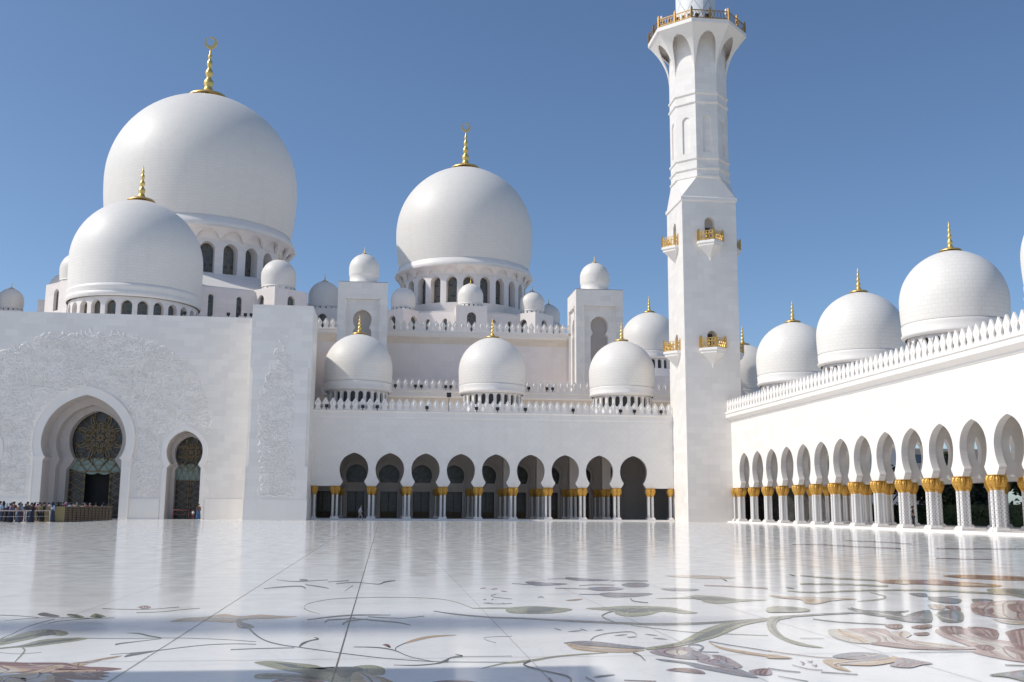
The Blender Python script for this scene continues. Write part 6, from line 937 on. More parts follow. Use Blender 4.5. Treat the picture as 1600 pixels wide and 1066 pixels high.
    for k in range(4):
        for z in (34.05, 20.75):
            if pb is None:
                mb = MB(); V = [(-1.62, 0), (-1.62, -.45), (0, -1.75), (1.62, -.45), (1.62, 0)]
                rg = [[(x*q_, min(0, y*q_), zz) for x, y in V] for q_, zz in ((.03, -2.35), (.06, -2.05), (.12, -1.85), (.45, -1.25), (.86, -.62), (.9, -.62), (.9, -.35), (1.0, -.3), (1.0, .0))]
                mb.loft(rg); pb = mb.build('balcony', M['trim'], mn)
                mb = MB(); V2 = [(x*.95, y*.95) for x, y in V]
                for p, q_ in zip(V2, V2[1:]):
                    L = hypot(q_[0]-p[0], q_[1]-p[1]); an = atan2(q_[1]-p[1], q_[0]-p[0]); mpk = facemap(p, an)
                    for zz in (.08, 1.12, .78): mb.box(0, L, -.03, .03, zz, zz+.07, mp=mpk)
                    ns = max(1, int(L/.34))
                    for i in range(ns):
                        u = (i+.5)*L/ns
                        for s in (-1, 1):
                            P = [(u-s*.15-.03, .12), (u-s*.15+.03, .12), (u+s*.15+.03, .8), (u+s*.15-.03, .8)]
                            mb.add([mpk(x, -.02, zz) for x, zz in P]+[mpk(x, .02, zz) for x, zz in P], [(0, 1, 2, 3), (4, 5, 6, 7), (0, 4, 7, 3), (1, 5, 6, 2)])
                        cc = [(u+.1*cos(t2), .96+.1*sin(t2)) for t2 in [j*pi/3 for j in range(6)]]
                        mb.add([mpk(x, -.025, zz) for x, zz in cc], [tuple(range(6))]); mb.add([mpk(x, .025, zz) for x, zz in cc], [tuple(range(6))])
                    if L > 1:
                        u = L/2; st = [(u+(.27 if j % 2 else .11)*sin(j*pi/6), .46+(.27 if j % 2 else .11)*cos(j*pi/6)) for j in range(12)]
                        mb.add([mpk(x, -.035, zz) for x, zz in st], [tuple(range(12))]); mb.add([mpk(x, .035, zz) for x, zz in st], [tuple(range(12))])
                for p in V2: mb.box(p[0]-.085, p[0]+.085, p[1]-.085, p[1]+.085, 0, 1.38); mb.box(p[0]-.05, p[0]+.05, p[1]-.05, p[1]+.05, 1.38, 1.52)
                pr_ = mb.build('balustrade', M['goldrail'], pb); kids(pb, pr_)
                pb.location = (h*sin(k*pi/2), -h*cos(k*pi/2), z); pb.rotation_euler = (0, 0, k*pi/2)
            else:
                inst(pb, mn, (h*sin(k*pi/2), -h*cos(k*pi/2), z), (0, 0, k*pi/2))
    return mn
minaret((39.18, 123.43, 0), 'slender white minaret with gold balconies rising where the two arcades meet', True)
# ================================================================ domes
def shell_profile(R, zb, kl, n=26):
    pr = []
    a0 = -math.asin(min(1, zb/kl))
    for i in range(9): a = a0*(1-i/8); pr.append((R*cos(a), kl*R*sin(a)))
    for i in range(1, n+1):
        t = i/n*pi/2; pr.append((R*max(.0, cos(t))**.985, R*(sin(t)+.035*(i/n)**5)))
    pr[-1] = (.001, pr[-1][1]); return pr
def finial_mesh(R, h, crescent, mn_=12):
    mb = MB(); b = R*.215
    pr = [(b, 0), (b*1.0, .015*h), (b*.9, .05*h), (b*.45, .09*h), (b*.28, .14*h), (b*.2, .2*h), (.07*h, .24*h), (.09*h, .29*h), (.08*h, .35*h), (.045*h, .39*h), (.04*h, .42*h), (.06*h, .46*h), (.072*h, .50*h), (.058*h, .55*h), (.032*h, .58*h),
          (.035*h, .61*h), (.046*h, .65*h), (.052*h, .69*h), (.045*h, .73*h), (.022*h, .76*h), (.03*h, .80*h), (.038*h, .83*h), (.02*h, .88*h), (.008*h, 1.0*h)]
    mb.lathe(pr, 20)
    if crescent:
        r = .115*h; zc = h*1.0+r*.9; n_ = 44; o = []; i_ = []
        for k in range(n_+1):
            a = pi/2+.5+.16+(2*pi-.32)*k/n_; tt = abs(k/n_-.5)*2
            o.append((r*cos(a), zc+r*sin(a))); q = r*(.52+.42*tt**2); i_.append((q*cos(a), zc+q*sin(a)+r*.12*(1-tt)*0))
        for y in (-.04*h*.4, .04*h*.4):
            mb.add([(x, y, z) for x, z in o+i_], [(k, k+1, n_+2+k, n_+1+k) for k in range(n_)])
        for L in (o, i_): mb.add([(x, y, z) for y in (-.016*h, .016*h) for x, z in L], [(k, k+1, n_+2+k, n_+1+k) for k in range(n_)])
    return mb
_cache = {}
def dome(kind, loc, R, label, group, cat='dome', rz=0):
    """kind: big (C, A), front (B), roof (arcade domes), tiny (corner domes), cap (tower domes). loc z = widest level"""
    r0 = empty('dome', loc, label, cat, group, rz)
    key = (kind, round(R, 2))
    if key in _cache:
        for ch in _cache[key]:
            c = ch.copy(); C.objects.link(c); c.parent = r0
            for g in KIDS.get(ch.name, []): d_ = g.copy(); C.objects.link(d_); d_.parent = c
        return r0
    parts = []; sm = domestone(R); nn = 96 if R > 8 else 64 if R > 3 else 40
    if kind == 'big':
        zb, kl, fh, nw, dr_ = .54, 1.7, .59, 24, .90
        rim = [(.945, -.54), (.955, -.565), (.985, -.60), (.995, -.64), (.985, -.665)]
    elif kind == 'front': zb, kl, fh, nw, dr_ = .50, 2.6, .60, 26, .955; rim = [(.98, -.50), (1.0, -.52), (1.01, -.56), (.985, -.60), (1.0, -.63), (1.015, -.67), (.99, -.70)]
    elif kind == 'roof': zb, kl, fh, nw, dr_ = .44, 2.1, .60, 24, .885; rim = [(.965, -.44), (.985, -.46), (.985, -.50), (.97, -.62), (.995, -.65), (.98, -.69), (.93, -.72)]
    elif kind == 'tiny': zb, kl, fh, nw, dr_ = .62, 2.2, .5, 16, .95; rim = [(.96, -.62), (.985, -.65), (.98, -.70)]
    else: zb, kl, fh, nw, dr_ = .42, 2.4, .5, 0, .9; rim = [(.985, -.42), (.99, -.45), (.95, -.50), (.93, -.9), (.96, -.93), (.97, -1.1)]
    mb = MB(); mb.lathe(shell_profile(R, zb, kl), nn); sh = mb.build('shell', sm, r0); parts.append(sh)
    mb = MB(); mb.lathe([(r*R, z*R) for r, z in rim], nn, cap=False); parts.append(mb.build('rim', M['trim'], r0))
    mb = MB(); Rd = R*dr_
    if nw:
        def cyl(u, v, z): a = u/Rd; return ((Rd-v)*sin(a), -(Rd-v)*cos(a), z)
        seg = 2*pi*Rd/nw
        if kind == 'big': zt, zw1, zw0, hw, th = -.775*R, -.80*R, -1.17*R, seg*.32, seg*.42; zbot = -1.32*R
        elif kind == 'front': zt, zw1, zw0, hw, th = -.70*R, -.75*R, -1.06*R, seg*.34, seg*.35; zbot = -1.2*R
        elif kind == 'roof': zt, zw1, zw0, hw, th = -.70*R, -.75*R, -1.06*R, seg*.31, seg*.3; zbot = -1.42*R
        else: zt, zw1, zw0, hw, th = -.70*R, -.745*R, -.9*R, seg*.17, seg*.2; zbot = -.98*R
        WP = roundarch(hw, zw0, zw1, .05, 7)
        cells = []
        for k in range(nw):
            u = (k+.5)*seg if kind != 'big' else k*seg; ug = seg/2
            cells.append((u-ug, u+ug, u, WP))
        # refine flat cells so the drum stays round
        for ua, ub, uc, pf in cells:
            wall(mb, [(ua+seg*.1, ub-seg*.1, uc, pf)], zbot, zt, th, cyl, back=False, ends=False)
            mb.quad(cyl(ua, 0, zbot), cyl(ua+seg*.1, 0, zbot), cyl(ua+seg*.1, 0, zt), cyl(ua, 0, zt)); mb.quad(cyl(ub-seg*.1, 0, zbot), cyl(ub, 0, zbot), cyl(ub, 0, zt), cyl(ub-seg*.1, 0, zt))
        if kind == 'big':                                   # scalloped band of little arches flaring up to the lip
            ru, rl = .985*R, Rd
            def fl2(u, v, z):
                t = max(0, min(1, (z-zt)/(-.665*R-zt))); rr = rl+(ru-rl)*t**1.6+.03*R-.03*R*0; a = u/Rd; rr -= v; return (rr*sin(a), -rr*cos(a), z)
            sa = [(.001, zt), (seg*.44, zt+.0001), (seg*.43, zt+.03*R), (seg*.36, zt+.07*R), (seg*.22, zt+.105*R), (.0, zt+.12*R)]
            sa = [(seg*.46, zt), (seg*.44, zt+.02*R), (seg*.36, zt+.05*R), (seg*.22, zt+.075*R), (.0, zt+.085*R)]
            for k in range(nw): wall(mb, [((k-.5)*seg, (k+.5)*seg, k*seg, sa)], zt, -.665*R, .03*R, fl2, back=False, ends=False)
            mb.lathe([(Rd, zt), (Rd+.008*R, zt+.06*R), (ru-.01*R, -.665*R)], nn, cap=False)
        parts.append(mb.build('drum', M['cream'] if kind in ('big', 'front') else M['trim'], r0))
        # glazed windows, each its own part where the photograph shows them
        gm = M['glass'] if kind in ('big', 'front') else M['hole']
        if kind == 'tiny':
            mb = MB(); mb.lathe([(Rd-th, zbot), (Rd-th, zt)], nn, cap=False); parts.append(mb.build('window_band', gm, r0))
        else:
            mb = MB(); n_ = 10; P = [(-h_, z) for h_, z in WP]+[(h_, z) for h_, z in reversed(WP[:-1])]
            def loc_(x, z, v=0): return (x, v, z)
            mb.add([(x*1.08, 0, z) for x, z in P], [tuple(range(len(P)))])
            w0 = None
            for k in range(nw):
                a = ((k+.5) if kind != 'big' else k)*seg/Rd; rr = Rd-th
                if w0 is None: w0 = mb.build('window', gm, r0); o = w0
                else: o = w0.copy(); C.objects.link(o)
                o.location = (rr*sin(a), -rr*cos(a), 0); o.rotation_euler = (0, 0, a); parts.append(o)
    mb = finial_mesh(R, fh*R, R > 11); fo = mb.build('finial', M['gold'], r0, (0, 0, R*1.025)); parts.append(fo)
    _cache[key] = parts
    return r0
AX, AY = -33.95, 186.0; CX = 13.7
big_label = 'enormous white dome, largest and highest of all, topped by a gold crescent'
dome('big', (AX, AY, 58.3), 16.75, big_label, 'great domes of the prayer hall')
dome('big', (CX, AY, 51.3), 12.6, 'large white dome with gold crescent between the two square towers', 'great domes of the prayer hall')
dome('big', (AX*2-CX-1.3, AY, 51.3), 12.6, 'large white dome left of the enormous one, beyond the left edge', 'great domes of the prayer hall')
dome('front', (-34.5, 144, 34.3), 8.72, 'white entrance dome with a ring of arched windows, standing in front of the enormous dome', 'great domes of the prayer hall')
# ---- octagonal bases with little corner domes
def octbase(cx, cy, cr, zt, zb, tiny, ztiny, Rd, zd, tinyR, names, lab):
    r0 = empty('octagonal_hall', (cx, cy, zb), lab, 'building', 'octagonal bases under the great domes')
    mb = MB(); ap = cr*cos(pi/8); tw = tinyR*1.35
    def ring(r, z, rot=0): return [(r*cos(rot+i*pi/4), r*sin(rot+i*pi/4), z-zb) for i in range(8)]
    side = 2*cr*sin(pi/8)
    W = roundarch(.42 if cr > 20 else .37, zt-zb-(5.2 if cr > 20 else 4.3), zt-zb-1.1, .05); Wb = roundarch(.75, zt-zb-4.2, zt-zb-.7, .05)
    glassq = []
    for k in range(8):                                      # walls between corner turrets
        a = k*pi/4+pi/8-pi/2+pi/2*0
        mid = (ap*cos(a-0), ap*sin(a)); fa = a+pi/2; mpk = facemap(mid, fa)
        m2 = side/2-tw*.6; s3 = m2/1.5
        cells = [(-side/2, -m2*.75, 0, None), (-m2*.75, 0, -m2*.36, W), (0, m2*.75, m2*.36, W), (m2*.75, side/2, 0, None)]
        wall(mb, cells, 0, zt-zb, .5, mpk, back=False)
        glassq += [(mpk, -m2*.36, W), (mpk, m2*.36, W)]
    for k in range(8):
        a = k*pi/4; c = (cr*1.0*cos(a), cr*sin(a)); d0 = tinyR*1.2
        # turret: square block turned to the corner
        fa = a+pi/2
        for q_ in (-pi/2, 0, pi/2):
            mm = (c[0]+d0*cos(a+q_), c[1]+d0*sin(a+q_)); mpk = facemap(mm, fa+q_)
            wall(mb, [(-d0, d0, 0, Wb)], 0, zt-zb+.35, .5, mpk, back=False); glassq.append((mpk, 0, Wb))
        P = [facemap(c, fa)(u, v, zt-zb+.35) for u, v in ((-d0, -d0), (d0, -d0), (d0, d0), (-d0, d0))]
        mb.add(P, [(0, 1, 2, 3)])
    mb.build('wall', M['cream'], r0)
    mb = MB(); n_ = 8
    mb.loft([ring(cr*.98, zt+.05), ring(cr*.98, zt+.3), ring(Rd*1.06, zd)], 0, True); mb.build('tent_roof', M['trim'], r0)
    for mpk, uc, W_ in glassq:
        P = [(uc-h_, z) for h_, z in W_]+[(uc+h_, z) for h_, z in reversed(W_[:-1])]
        mb = MB(); mb.add([mpk(x, .48, z) for x, z in P], [tuple(range(len(P)))]); mb.build('window', M['glass'], r0)
    for k in range(8):
        a = k*pi/4; nm = names.get(k)
        if nm is None: continue
        dome('tiny', (cx+cr*cos(a), cy+cr*sin(a), ztiny), tinyR, nm, 'small domes ringing the great domes', rz=a)
    return r0
octbase(AX, AY, 22.4, 36.0, 23.2, 0, 38.9, 15.1, 41.2-1.5, 2.85,
        {4: 'small shaded dome low at the left behind the entrance dome', 5: 'small white dome peeping out from the left edge of the entrance dome', 6: 'small dome hidden right behind the entrance dome', 7: 'small sunlit dome with tiny windows just above the carved pier', 0: 'small shaded grey dome between the carved pier and the left square tower'},
        'cream octagonal storey carrying the enormous dome, with arched windows')
octbase(CX, AY, 15.8, 34.2, 26.0, 0, 36.6, 11.3, 36.4-1.5, 2.15,
        {4: 'small dome mostly hidden behind the left square tower', 5: 'small sunlit dome just right of the left square tower', 6: 'small sunlit dome in front of the middle great dome', 7: 'small sunlit dome right of the middle great dome', 0: 'small shaded dome half hidden at the far right of the middle great dome'},
        'cream octagonal storey carrying the middle great dome, with arched windows')
octbase(AX*2-CX+.4, AY, 15.8, 34.2, 26.0, 0, 36.6, 11.3, 34.9, 2.15, {0: 'small grey dome alone against the sky at the far left edge'}, 'cream octagonal storey carrying the left great dome')

# ---- arcade roof domes
for i, lab in enumerate(('white roof dome left on the front arcade, partly shaded by the carved pier', 'white roof dome in the middle of the front arcade', 'white roof dome right on the front arcade, left of the minaret')):
    dome('roof', (-3.6+17.12*i, 131.7, 18.9), 4.32, lab, 'gold-tipped domes on the arcade roofs')
for i, lab in enumerate(('white roof dome cut by the right edge of the picture', 'nearest whole white dome on the right arcade, largest of that row', 'second white dome from the right on the right-hand arcade', 'third white dome of the right-hand arcade, half behind the next one', 'farthest white dome of the right row, half hidden by the minaret')):
    dome('roof', (47.0, 62.6+17.15*i, 18.75), 4.3, lab, 'gold-tipped domes on the arcade roofs')
dome('roof', (44.7, 171, 29.9), 4.9, 'white dome partly in shadow between the right square tower and the minaret', 'gold-tipped domes on the arcade roofs')
dome('roof', (-14.2, 146, 21.9), 4.2, 'white dome showing only its edge behind the carved pier', 'gold-tipped domes on the arcade roofs')

# ---- prayer hall masses
hb = empty('prayer_hall', (0, 148, 0), 'cream upper hall wall with pointed merlons, great domes rising above it', 'building', wb=True)
mb = MB(); mb.box(-60, 27.5, 148, 215, 0, 24.9); mb.box(-60, 27.5, 148.3, 215, 25.5, 26.0); mb.box(27.5, 75, 160, 205, 0, 22.5); mb.build('wall', M['creamd'], hb)
mb = MB(); mpH = facemap((0, 148), 0); mb.box(-28, 27.5, -.05, 2, 24.9, 25.9, mp=mpH); mb.build('sand_band', M['sand'], hb)
mb = MB(); moulding(mb, -28, 27.6, [(2, 25.9), (-.1, 25.9), (-.3, 26.2), (-.3, 26.55), (-.4, 26.6), (-.4, 26.75), (2, 26.75)], mpH); mb.build('cornice', M['trim'], hb)
merlons(hb, -27, 27, .93, lambda u, v, z: mpH(u, -.2, z), 26.75, 0, 1.0)
lb = empty('lower_hall', (8, 140, 0), 'low cream roof block with pointed merlons just behind the arcade domes', 'building', wb=True)
mpL = facemap((0, 140), 0)
mb = MB(); mb.box(-8.6, 75, 140, 160, 0, 16.2); mb.build('wall', M['creamd'], lb)
mb = MB(); mb.box(-8.6, 75, -.05, 2, 15.2, 16.2, mp=mpL); mb.build('sand_band', M['sand'], lb)
mb = MB(); moulding(mb, -8.6, 60, [(2, 16.2), (-.1, 16.2), (-.25, 16.45), (-.25, 17.0), (-.35, 17.05), (-.35, 17.3), (2, 17.3)], mpL); mb.build('cornice', M['trim'], lb)
merlons(lb, -8.4, 60, .93, lambda u, v, z: mpL(u, -.2, z), 17.3, 0, 1.0)
# ---- two square towers
def tower(x, lab):
    t = empty('square_tower', (x, 142, 15), lab, 'tower', 'square towers flanking the middle dome')
    h = 3.42; mb = MB(); RT = rectop(2.3, 0, 15.1); KH = keyhole(1.27, 12.25, 13.6, .95, 11.1, [(1.27, 0), (1.27, 10.6), (1.08, 10.9)], 10)
    for k in range(4):
        a = k*pi/2; mpk = facemap((h*sin(a), h-h*cos(a)), a); wall(mb, [(-h, h, 0, RT)], 0, 17.45, .28, mpk, back=False)
    mb.box(-h, h, 0, 2*h, 17.4, 17.46); mb.build('wall', M['wall'], t)
    mb = MB()
    for k in range(4):
        a = k*pi/2; mpk = facemap((h*sin(a), h-h*cos(a)), a)
        def mq(u, v, z, mpk=mpk): return mpk(u, v+.29, z)
        wall(mb, [(-2.35, 2.35, 0, KH)], 0, 15.2, .9, mq, back=False)
        mb.box(-2.28, -2.18, -.06, .29, 0, 15.1, mp=mpk); mb.box(2.18, 2.28, -.06, .29, 0, 15.1, mp=mpk); mb.box(-2.28, 2.28, -.06, .29, 15.0, 15.12, mp=mpk)
    mb.build('recessed_panel', M['wall'], t)
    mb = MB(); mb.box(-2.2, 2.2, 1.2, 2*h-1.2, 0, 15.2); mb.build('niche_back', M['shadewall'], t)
    return t
for x, side_ in ((-3.55, 'left'), (29.9, 'right')):
    tower(x, 'white square tower with keyhole niche, %s of the middle great dome' % side_)
    dome('cap', (x, 145.42, 35.0 if x < 0 else 34.9), 2.15, 'small white dome crowning the %s square tower' % side_, 'small domes on the square towers')

# ---- far-left minaret out of view, and an arcade wing added to shade the floor
minaret((-108.4, 13.3, 0), 'distant white minaret out of view to the left whose tip shades the floor', False)
na = empty('arcade', (-30, 10.6, 0), 'near-side arcade wing beyond the left edge, added to shade the foreground floor', 'arcade', wb=True)
mb = MB(); mpN = facemap((0, 10.6), pi)
wall(mb, [(12+P_*k, 12+P_*(k+1), 12+P_*(k+.5), ARC) for k in range(12)], HC, 13.0, 5, mpN); mb.build('wall', M['wall'], na)
for k in range(13):
    for du in (-.29, .29): column(na, -12-P_*k+du, 10.25)
# ---- floodlights and a lamp on the parapets
def floodlight(x, y, z, lab, grp='black floodlights on the parapets'):
    o = None
    mb = MB(); mb.box(-.05, .05, -.05, .05, 0, .3); mb.loft([[(-.17, -.14, .25), (.17, -.14, .25), (.17, -.14, .58), (-.17, -.14, .58)], [(-.11, .12, .32), (.11, .12, .32), (.11, .12, .52), (-.11, .12, .52)]])
    mb.box(-.2, .2, -.03, .03, .24, .62)
    o = mb.build('floodlight', M['black'], None, (x, y, z)); return tag(o, lab, 'floodlight', grp)
NTH = ('leftmost', 'second', 'third', 'fourth', 'fifth', 'sixth', 'seventh', 'eighth', 'ninth', 'tenth', 'rightmost')
for i, x in enumerate((-7.09, -2.76, -1.04, 4.96, 10.99, 13.6, 17.05, 23.02, 29.02, 30.78, 34.18)):
    floodlight(x, YF-.3, 13.08, NTH[i]+' small black floodlight from the left on the front arcade cornice')
for i, x in enumerate((1.2, 3.9, 4.7, 8.0, 8.7, 18.6, 19.4, 21.9, 22.7)):
    floodlight(x, 139.5, 17.3, NTH[i]+' small black floodlight from the left on the low parapet behind the arcade domes', 'black floodlights on the lower hall parapet')
for i, x in enumerate((-24.2, -19.1, -18.0, -17.1, -16.4)): floodlight(x, GY+.4, 23.9, NTH[i]+' small black floodlight from the left on top of the carved gate wall', 'black floodlights on the gate wall')
mb = MB(); mb.tube([(0, 0, 0), (0, 0, 1.9)], .035, 6); mb.box(-.27, .27, -.12, .14, 1.75, 2.3); lo = mb.build('lamp_post', M['black'], None, (7.62, YF-.35, 13.08)); tag(lo, 'square floodlight on a thin pole above the front arcade cornice', 'lamp')
# ================================================================ people
def skinmesh(name, pts, edges, m, root=0, sub=1):
    me = bpy.data.meshes.new(name+'_s'); me.from_pydata([p[:3] for p in pts], edges, []); o = bpy.data.objects.new(name+'_s', me); C.objects.link(o)
    md = o.modifiers.new('s', 'SKIN'); sb = o.modifiers.new('u', 'SUBSURF'); sb.levels = sub; sb.render_levels = sub
    for i, p in enumerate(pts):
        v = me.skin_vertices[0].data[i]; v.radius = (p[3], p[4] if len(p) > 4 else p[3]); v.use_root = i == root
    dg = bpy.context.evaluated_depsgraph_get(); r = bpy.data.meshes.new_from_object(o.evaluated_get(dg)); r.name = name
    bpy.data.objects.remove(o); r.materials.clear(); r.materials.append(m)
    for p in r.polygons: p.use_smooth = True
    return r
skin_m = simple('skin', (.36, .21, .14), .6, 0, 3, .15); hair_m = simple('hair', (.02, .015, .012), .7)
def pose(step=0., arm=0., lean=0., bend=0.):
    """joint table: y forward is -Y ; step spreads the legs, arm lifts the forearms"""
    def J(x, y, z, r, r2=None): k = max(0, z-.9); return (x, y-lean*k, z, r, r2 or r)
    P = {'pel': J(0, 0, .95, .15, .11), 'sp': J(0, 0, 1.13, .135, .10), 'ch': J(0, .0, 1.34, .165, .11), 'nk': J(0, .0, 1.49, .055), 'hb': J(0, -.01, 1.56, .065, .07), 'hd': J(0, -.02, 1.65, .078, .09), 'ht': J(0, -.01, 1.74, .05, .06)}
    for s, n in ((-1, 'l'), (1, 'r')):
        st = step*s
        P['sh'+n] = J(s*.175, 0, 1.41, .058); P['el'+n] = J(s*.235, .03-st*.25, 1.15, .043); P['wr'+n] = J(s*(.23-arm*.12), -.05-st*.45-arm*.2, .92+arm*.28, .03); P['ha'+n] = J(s*(.225-arm*.16), -.07-st*.5-arm*.25, .84+arm*.38, .034, .02)
        P['hp'+n] = (s*.09, 0, .88, .09, .09); P['kn'+n] = (s*.10, -abs(st)*.15+st*.35-.02, .49, .06, .06); P['an'+n] = (s*.10, st*.75, .09+(.05 if st > 0 else 0), .04, .04); P['to'+n] = (s*.11, st*.75-.15, .035, .038, .028)
    return P
EB = [('pel', 'sp'), ('sp', 'ch'), ('ch', 'nk'), ('nk', 'hb'), ('hb', 'hd'), ('hd', 'ht')]+[(a+n, b2+n) for n in 'lr' for a, b2 in (('sh', 'el'), ('el', 'wr'), ('wr', 'ha'), ('hp', 'kn'), ('kn', 'an'), ('an', 'to'))]+[('ch', 'shl'), ('ch', 'shr'), ('pel', 'hpl'), ('pel', 'hpr')]
def submesh(name, P, keys, grow, m, root, cut=None):
    ks = list(keys); ix = {k: i for i, k in enumerate(ks)}
    pts = [(P[k][0], P[k][1], P[k][2], P[k][3]+grow, P[k][4]+grow) for k in ks]
    return skinmesh(name, pts, [(ix[a], ix[b2]) for a, b2 in EB if a in ix and b2 in ix], m, ix[root])
def rings_mesh(name, spec, m, n=14, smooth=True):
    mb = MB(); rg = [[(cx+rx*cos(2*pi*i/n), cy+ry*sin(2*pi*i/n), z) for i in range(n)] for cx, cy, rx, ry, z in spec]
    mb.loft(rg, 0, True, smooth); o = mb.build(name, m); me = o.data; bpy.data.objects.remove(o); return me
def figure(kind):
    P = {'stand': pose(.04), 'arms': pose(.07, .6), 'walk': pose(.42, 0, .12), 'robe': pose(.03, .35), 'scarf': pose(.05, .2)}[kind]
    F = [('body', submesh('body', P, P.keys(), 0, skin_m, 'pel'), 'skin')]
    hx, hy, hz = P['hd'][:3]
    F.append(('shirt', submesh('shirt', P, ['pel', 'sp', 'ch', 'shl', 'shr', 'ell', 'elr']+(['wrl', 'wrr'] if kind in ('robe', 'walk', 'scarf') else []), .022, skin_m, 'pel'), 'top'))
    if kind in ('robe', 'scarf'):
        ly = P['pel'][1]; F.append(('skirt', rings_mesh('skirt', [(0, 0, .29, .25, .05), (0, 0, .27, .23, .3), (0, 0, .22, .19, .7), (0, ly, .18, .15, 1.0), (0, ly, .15, .12, 1.12)], skin_m), 'bottom'))
    else: F.append(('trousers', submesh('trousers', P, ['pel', 'hpl', 'hpr', 'knl', 'knr', 'anl', 'anr'], .02, skin_m, 'pel'), 'bottom'))
    if kind == 'scarf': F.append(('headscarf', rings_mesh('headscarf', [(hx, hy+.02, .17, .13, hz-.30), (hx, hy+.02, .125, .12, hz-.18), (hx, hy+.025, .105, .12, hz-.05), (hx, hy+.035, .105, .115, hz+.05), (hx, hy+.03, .07, .08, hz+.12), (hx, hy+.02, .02, .02, hz+.135)], skin_m), 'hair'))
    else: F.append(('hair', rings_mesh('hair', [(hx, hy+.045, .085, .075, hz-.06), (hx, hy+.04, .098, .09, hz+.0), (hx, hy+.03, .095, .10, hz+.06), (hx, hy+.02, .07, .08, hz+.105), (hx, hy+.01, .02, .02, hz+.12)], skin_m), 'hair'))
    mb = MB()                                               # a small face: nose, brow line, mouth
    fy = hy-.088
    mb.add([(hx-.012, fy, hz-.03), (hx+.012, fy, hz-.03), (hx, fy-.02, hz-.025), (hx, fy+.004, hz+.02)], [(0, 1, 2), (0, 2, 3), (1, 3, 2)])
    for s in (-1, 1): mb.box(hx+s*.032-.012, hx+s*.032+.012, fy-.002, fy+.01, hz+.008, hz+.018, 1); mb.box(hx+s*.083-.01, hx+s*.083+.01, hy-.01, hy+.02, hz-.035, hz+.025)
    mb.box(hx-.022, hx+.022, fy-.001, fy+.01, hz-.06, hz-.053, 1)
    if kind != 'scarf' or True:
        o = mb.build('face', [skin_m, hair_m]); me = o.data; bpy.data.objects.remove(o); F.append(('face', me, 'skin'))
    return F
FIG = {k: figure(k) for k in ('stand', 'arms', 'walk', 'robe', 'scarf')}
COL = {'white': (.6, .6, .6), 'black': (.015, .015, .018), 'pink': (.62, .05, .30), 'navy': (.015, .022, .05), 'teal': (.04, .16, .20), 'red': (.38, .03, .03), 'grey': (.22, .22, .23), 'pale blue': (.34, .44, .58), 'brown': (.13, .07, .05), 'purple': (.16, .07, .20), 'cream': (.55, .48, .38), 'denim': (.04, .06, .10), 'khaki': (.24, .2, .11), 'maroon': (.15, .03, .05), 'blue': (.03, .09, .20)}
CM = {k: simple('cloth_'+k.replace(' ', '_'), v, .8, 0, 6, .2) for k, v in COL.items()}
def person(kind, loc, rz, top, bottom, hair, label, group=None, s=1.0):
    r = empty('person', loc, label, 'person', group, rz); r.scale = (s, s, s)
    for nm, me, role in FIG[kind]:
        o = bpy.data.objects.new(nm, me); C.objects.link(o); o.parent = r
        mm = {'skin': skin_m, 'top': CM[top], 'bottom': CM[bottom], 'hair': hair_m if hair == 'hair' else CM[hair]}[role]
        if nm != 'face': o.material_slots[0].link = 'OBJECT'; o.material_slots[0].material = mm
    return r
rd = random.Random(5); used = set(); spots = []
tries = 0
while len(spots) < 88 and tries < 9000:
    tries += 1; y = rd.uniform(96.5, 121); x = rd.uniform(-35.6-(y-96)*.08, -30.0)
    if x/y < -.352 or any(hypot(x-a, y-b2) < .52 for a, b2 in spots): continue
    spots.append((x, y))
spots.sort(key=lambda p: p[1])
for i, (x, y) in enumerate(spots):
    zone = 'just behind the barrier' if y < 100 else 'by the near end of the slatted box' if y < 106 else 'in the middle of the queue' if y < 113 else 'near the big doorway'
    for _ in range(60):
        kind = rd.choice(['stand', 'arms', 'stand', 'robe', 'scarf', 'scarf']); top = rd.choice(['white', 'black', 'pink', 'navy', 'teal', 'red', 'grey', 'brown', 'purple', 'black', 'red', 'maroon', 'white', 'black', 'denim', 'pale blue', 'khaki'])
        bot = rd.choice(['black', 'navy', 'denim', 'khaki', 'grey', 'black', 'maroon']); 
        if top == 'pink': bot = rd.choice(['pink', 'black'])
        hr = rd.choice(['black', 'white', 'pink', 'grey', 'navy', 'cream']) if kind == 'scarf' else 'hair'
        lab = {'scarf': 'person, %s headscarf, %s top, %s skirt, %s' % (hr, top, bot, zone), 'robe': 'person, %s top, long %s skirt, %s' % (top, bot, zone), 'stand': 'person, %s shirt, %s trousers, %s' % (top, bot, zone), 'arms': 'person, hands raised, %s shirt, %s trousers, %s' % (top, bot, zone)}[kind]
        if lab not in used: break
    used.add(lab); person(kind, (x, y, 0), rd.uniform(-.8, .8)+(pi if rd.random() < .7 else rd.uniform(0, 6)), top, bot, hr, lab, 'visitors queueing at the big doorway', rd.uniform(.9, 1.06))
person('walk', (-2.6, 119.8, 0), pi*.5, 'pale blue', 'grey', 'hair', 'person in pale blue shirt and grey trousers walking past the front arcade')
person('robe', (-20.8, 122.2, 0), .6, 'brown', 'blue', 'hair', 'person in brown top and long blue skirt standing right of the smaller carved doorway')
person('stand', (-21.45, 122.5, 0), -.4, 'white', 'maroon', 'hair', 'small child in white shirt beside the person in a blue skirt', s=.62)
person('stand', (44.35, 83.5, .15), 1.2, 'black', 'navy', 'hair', 'person in dark clothes standing inside the right-hand arcade')

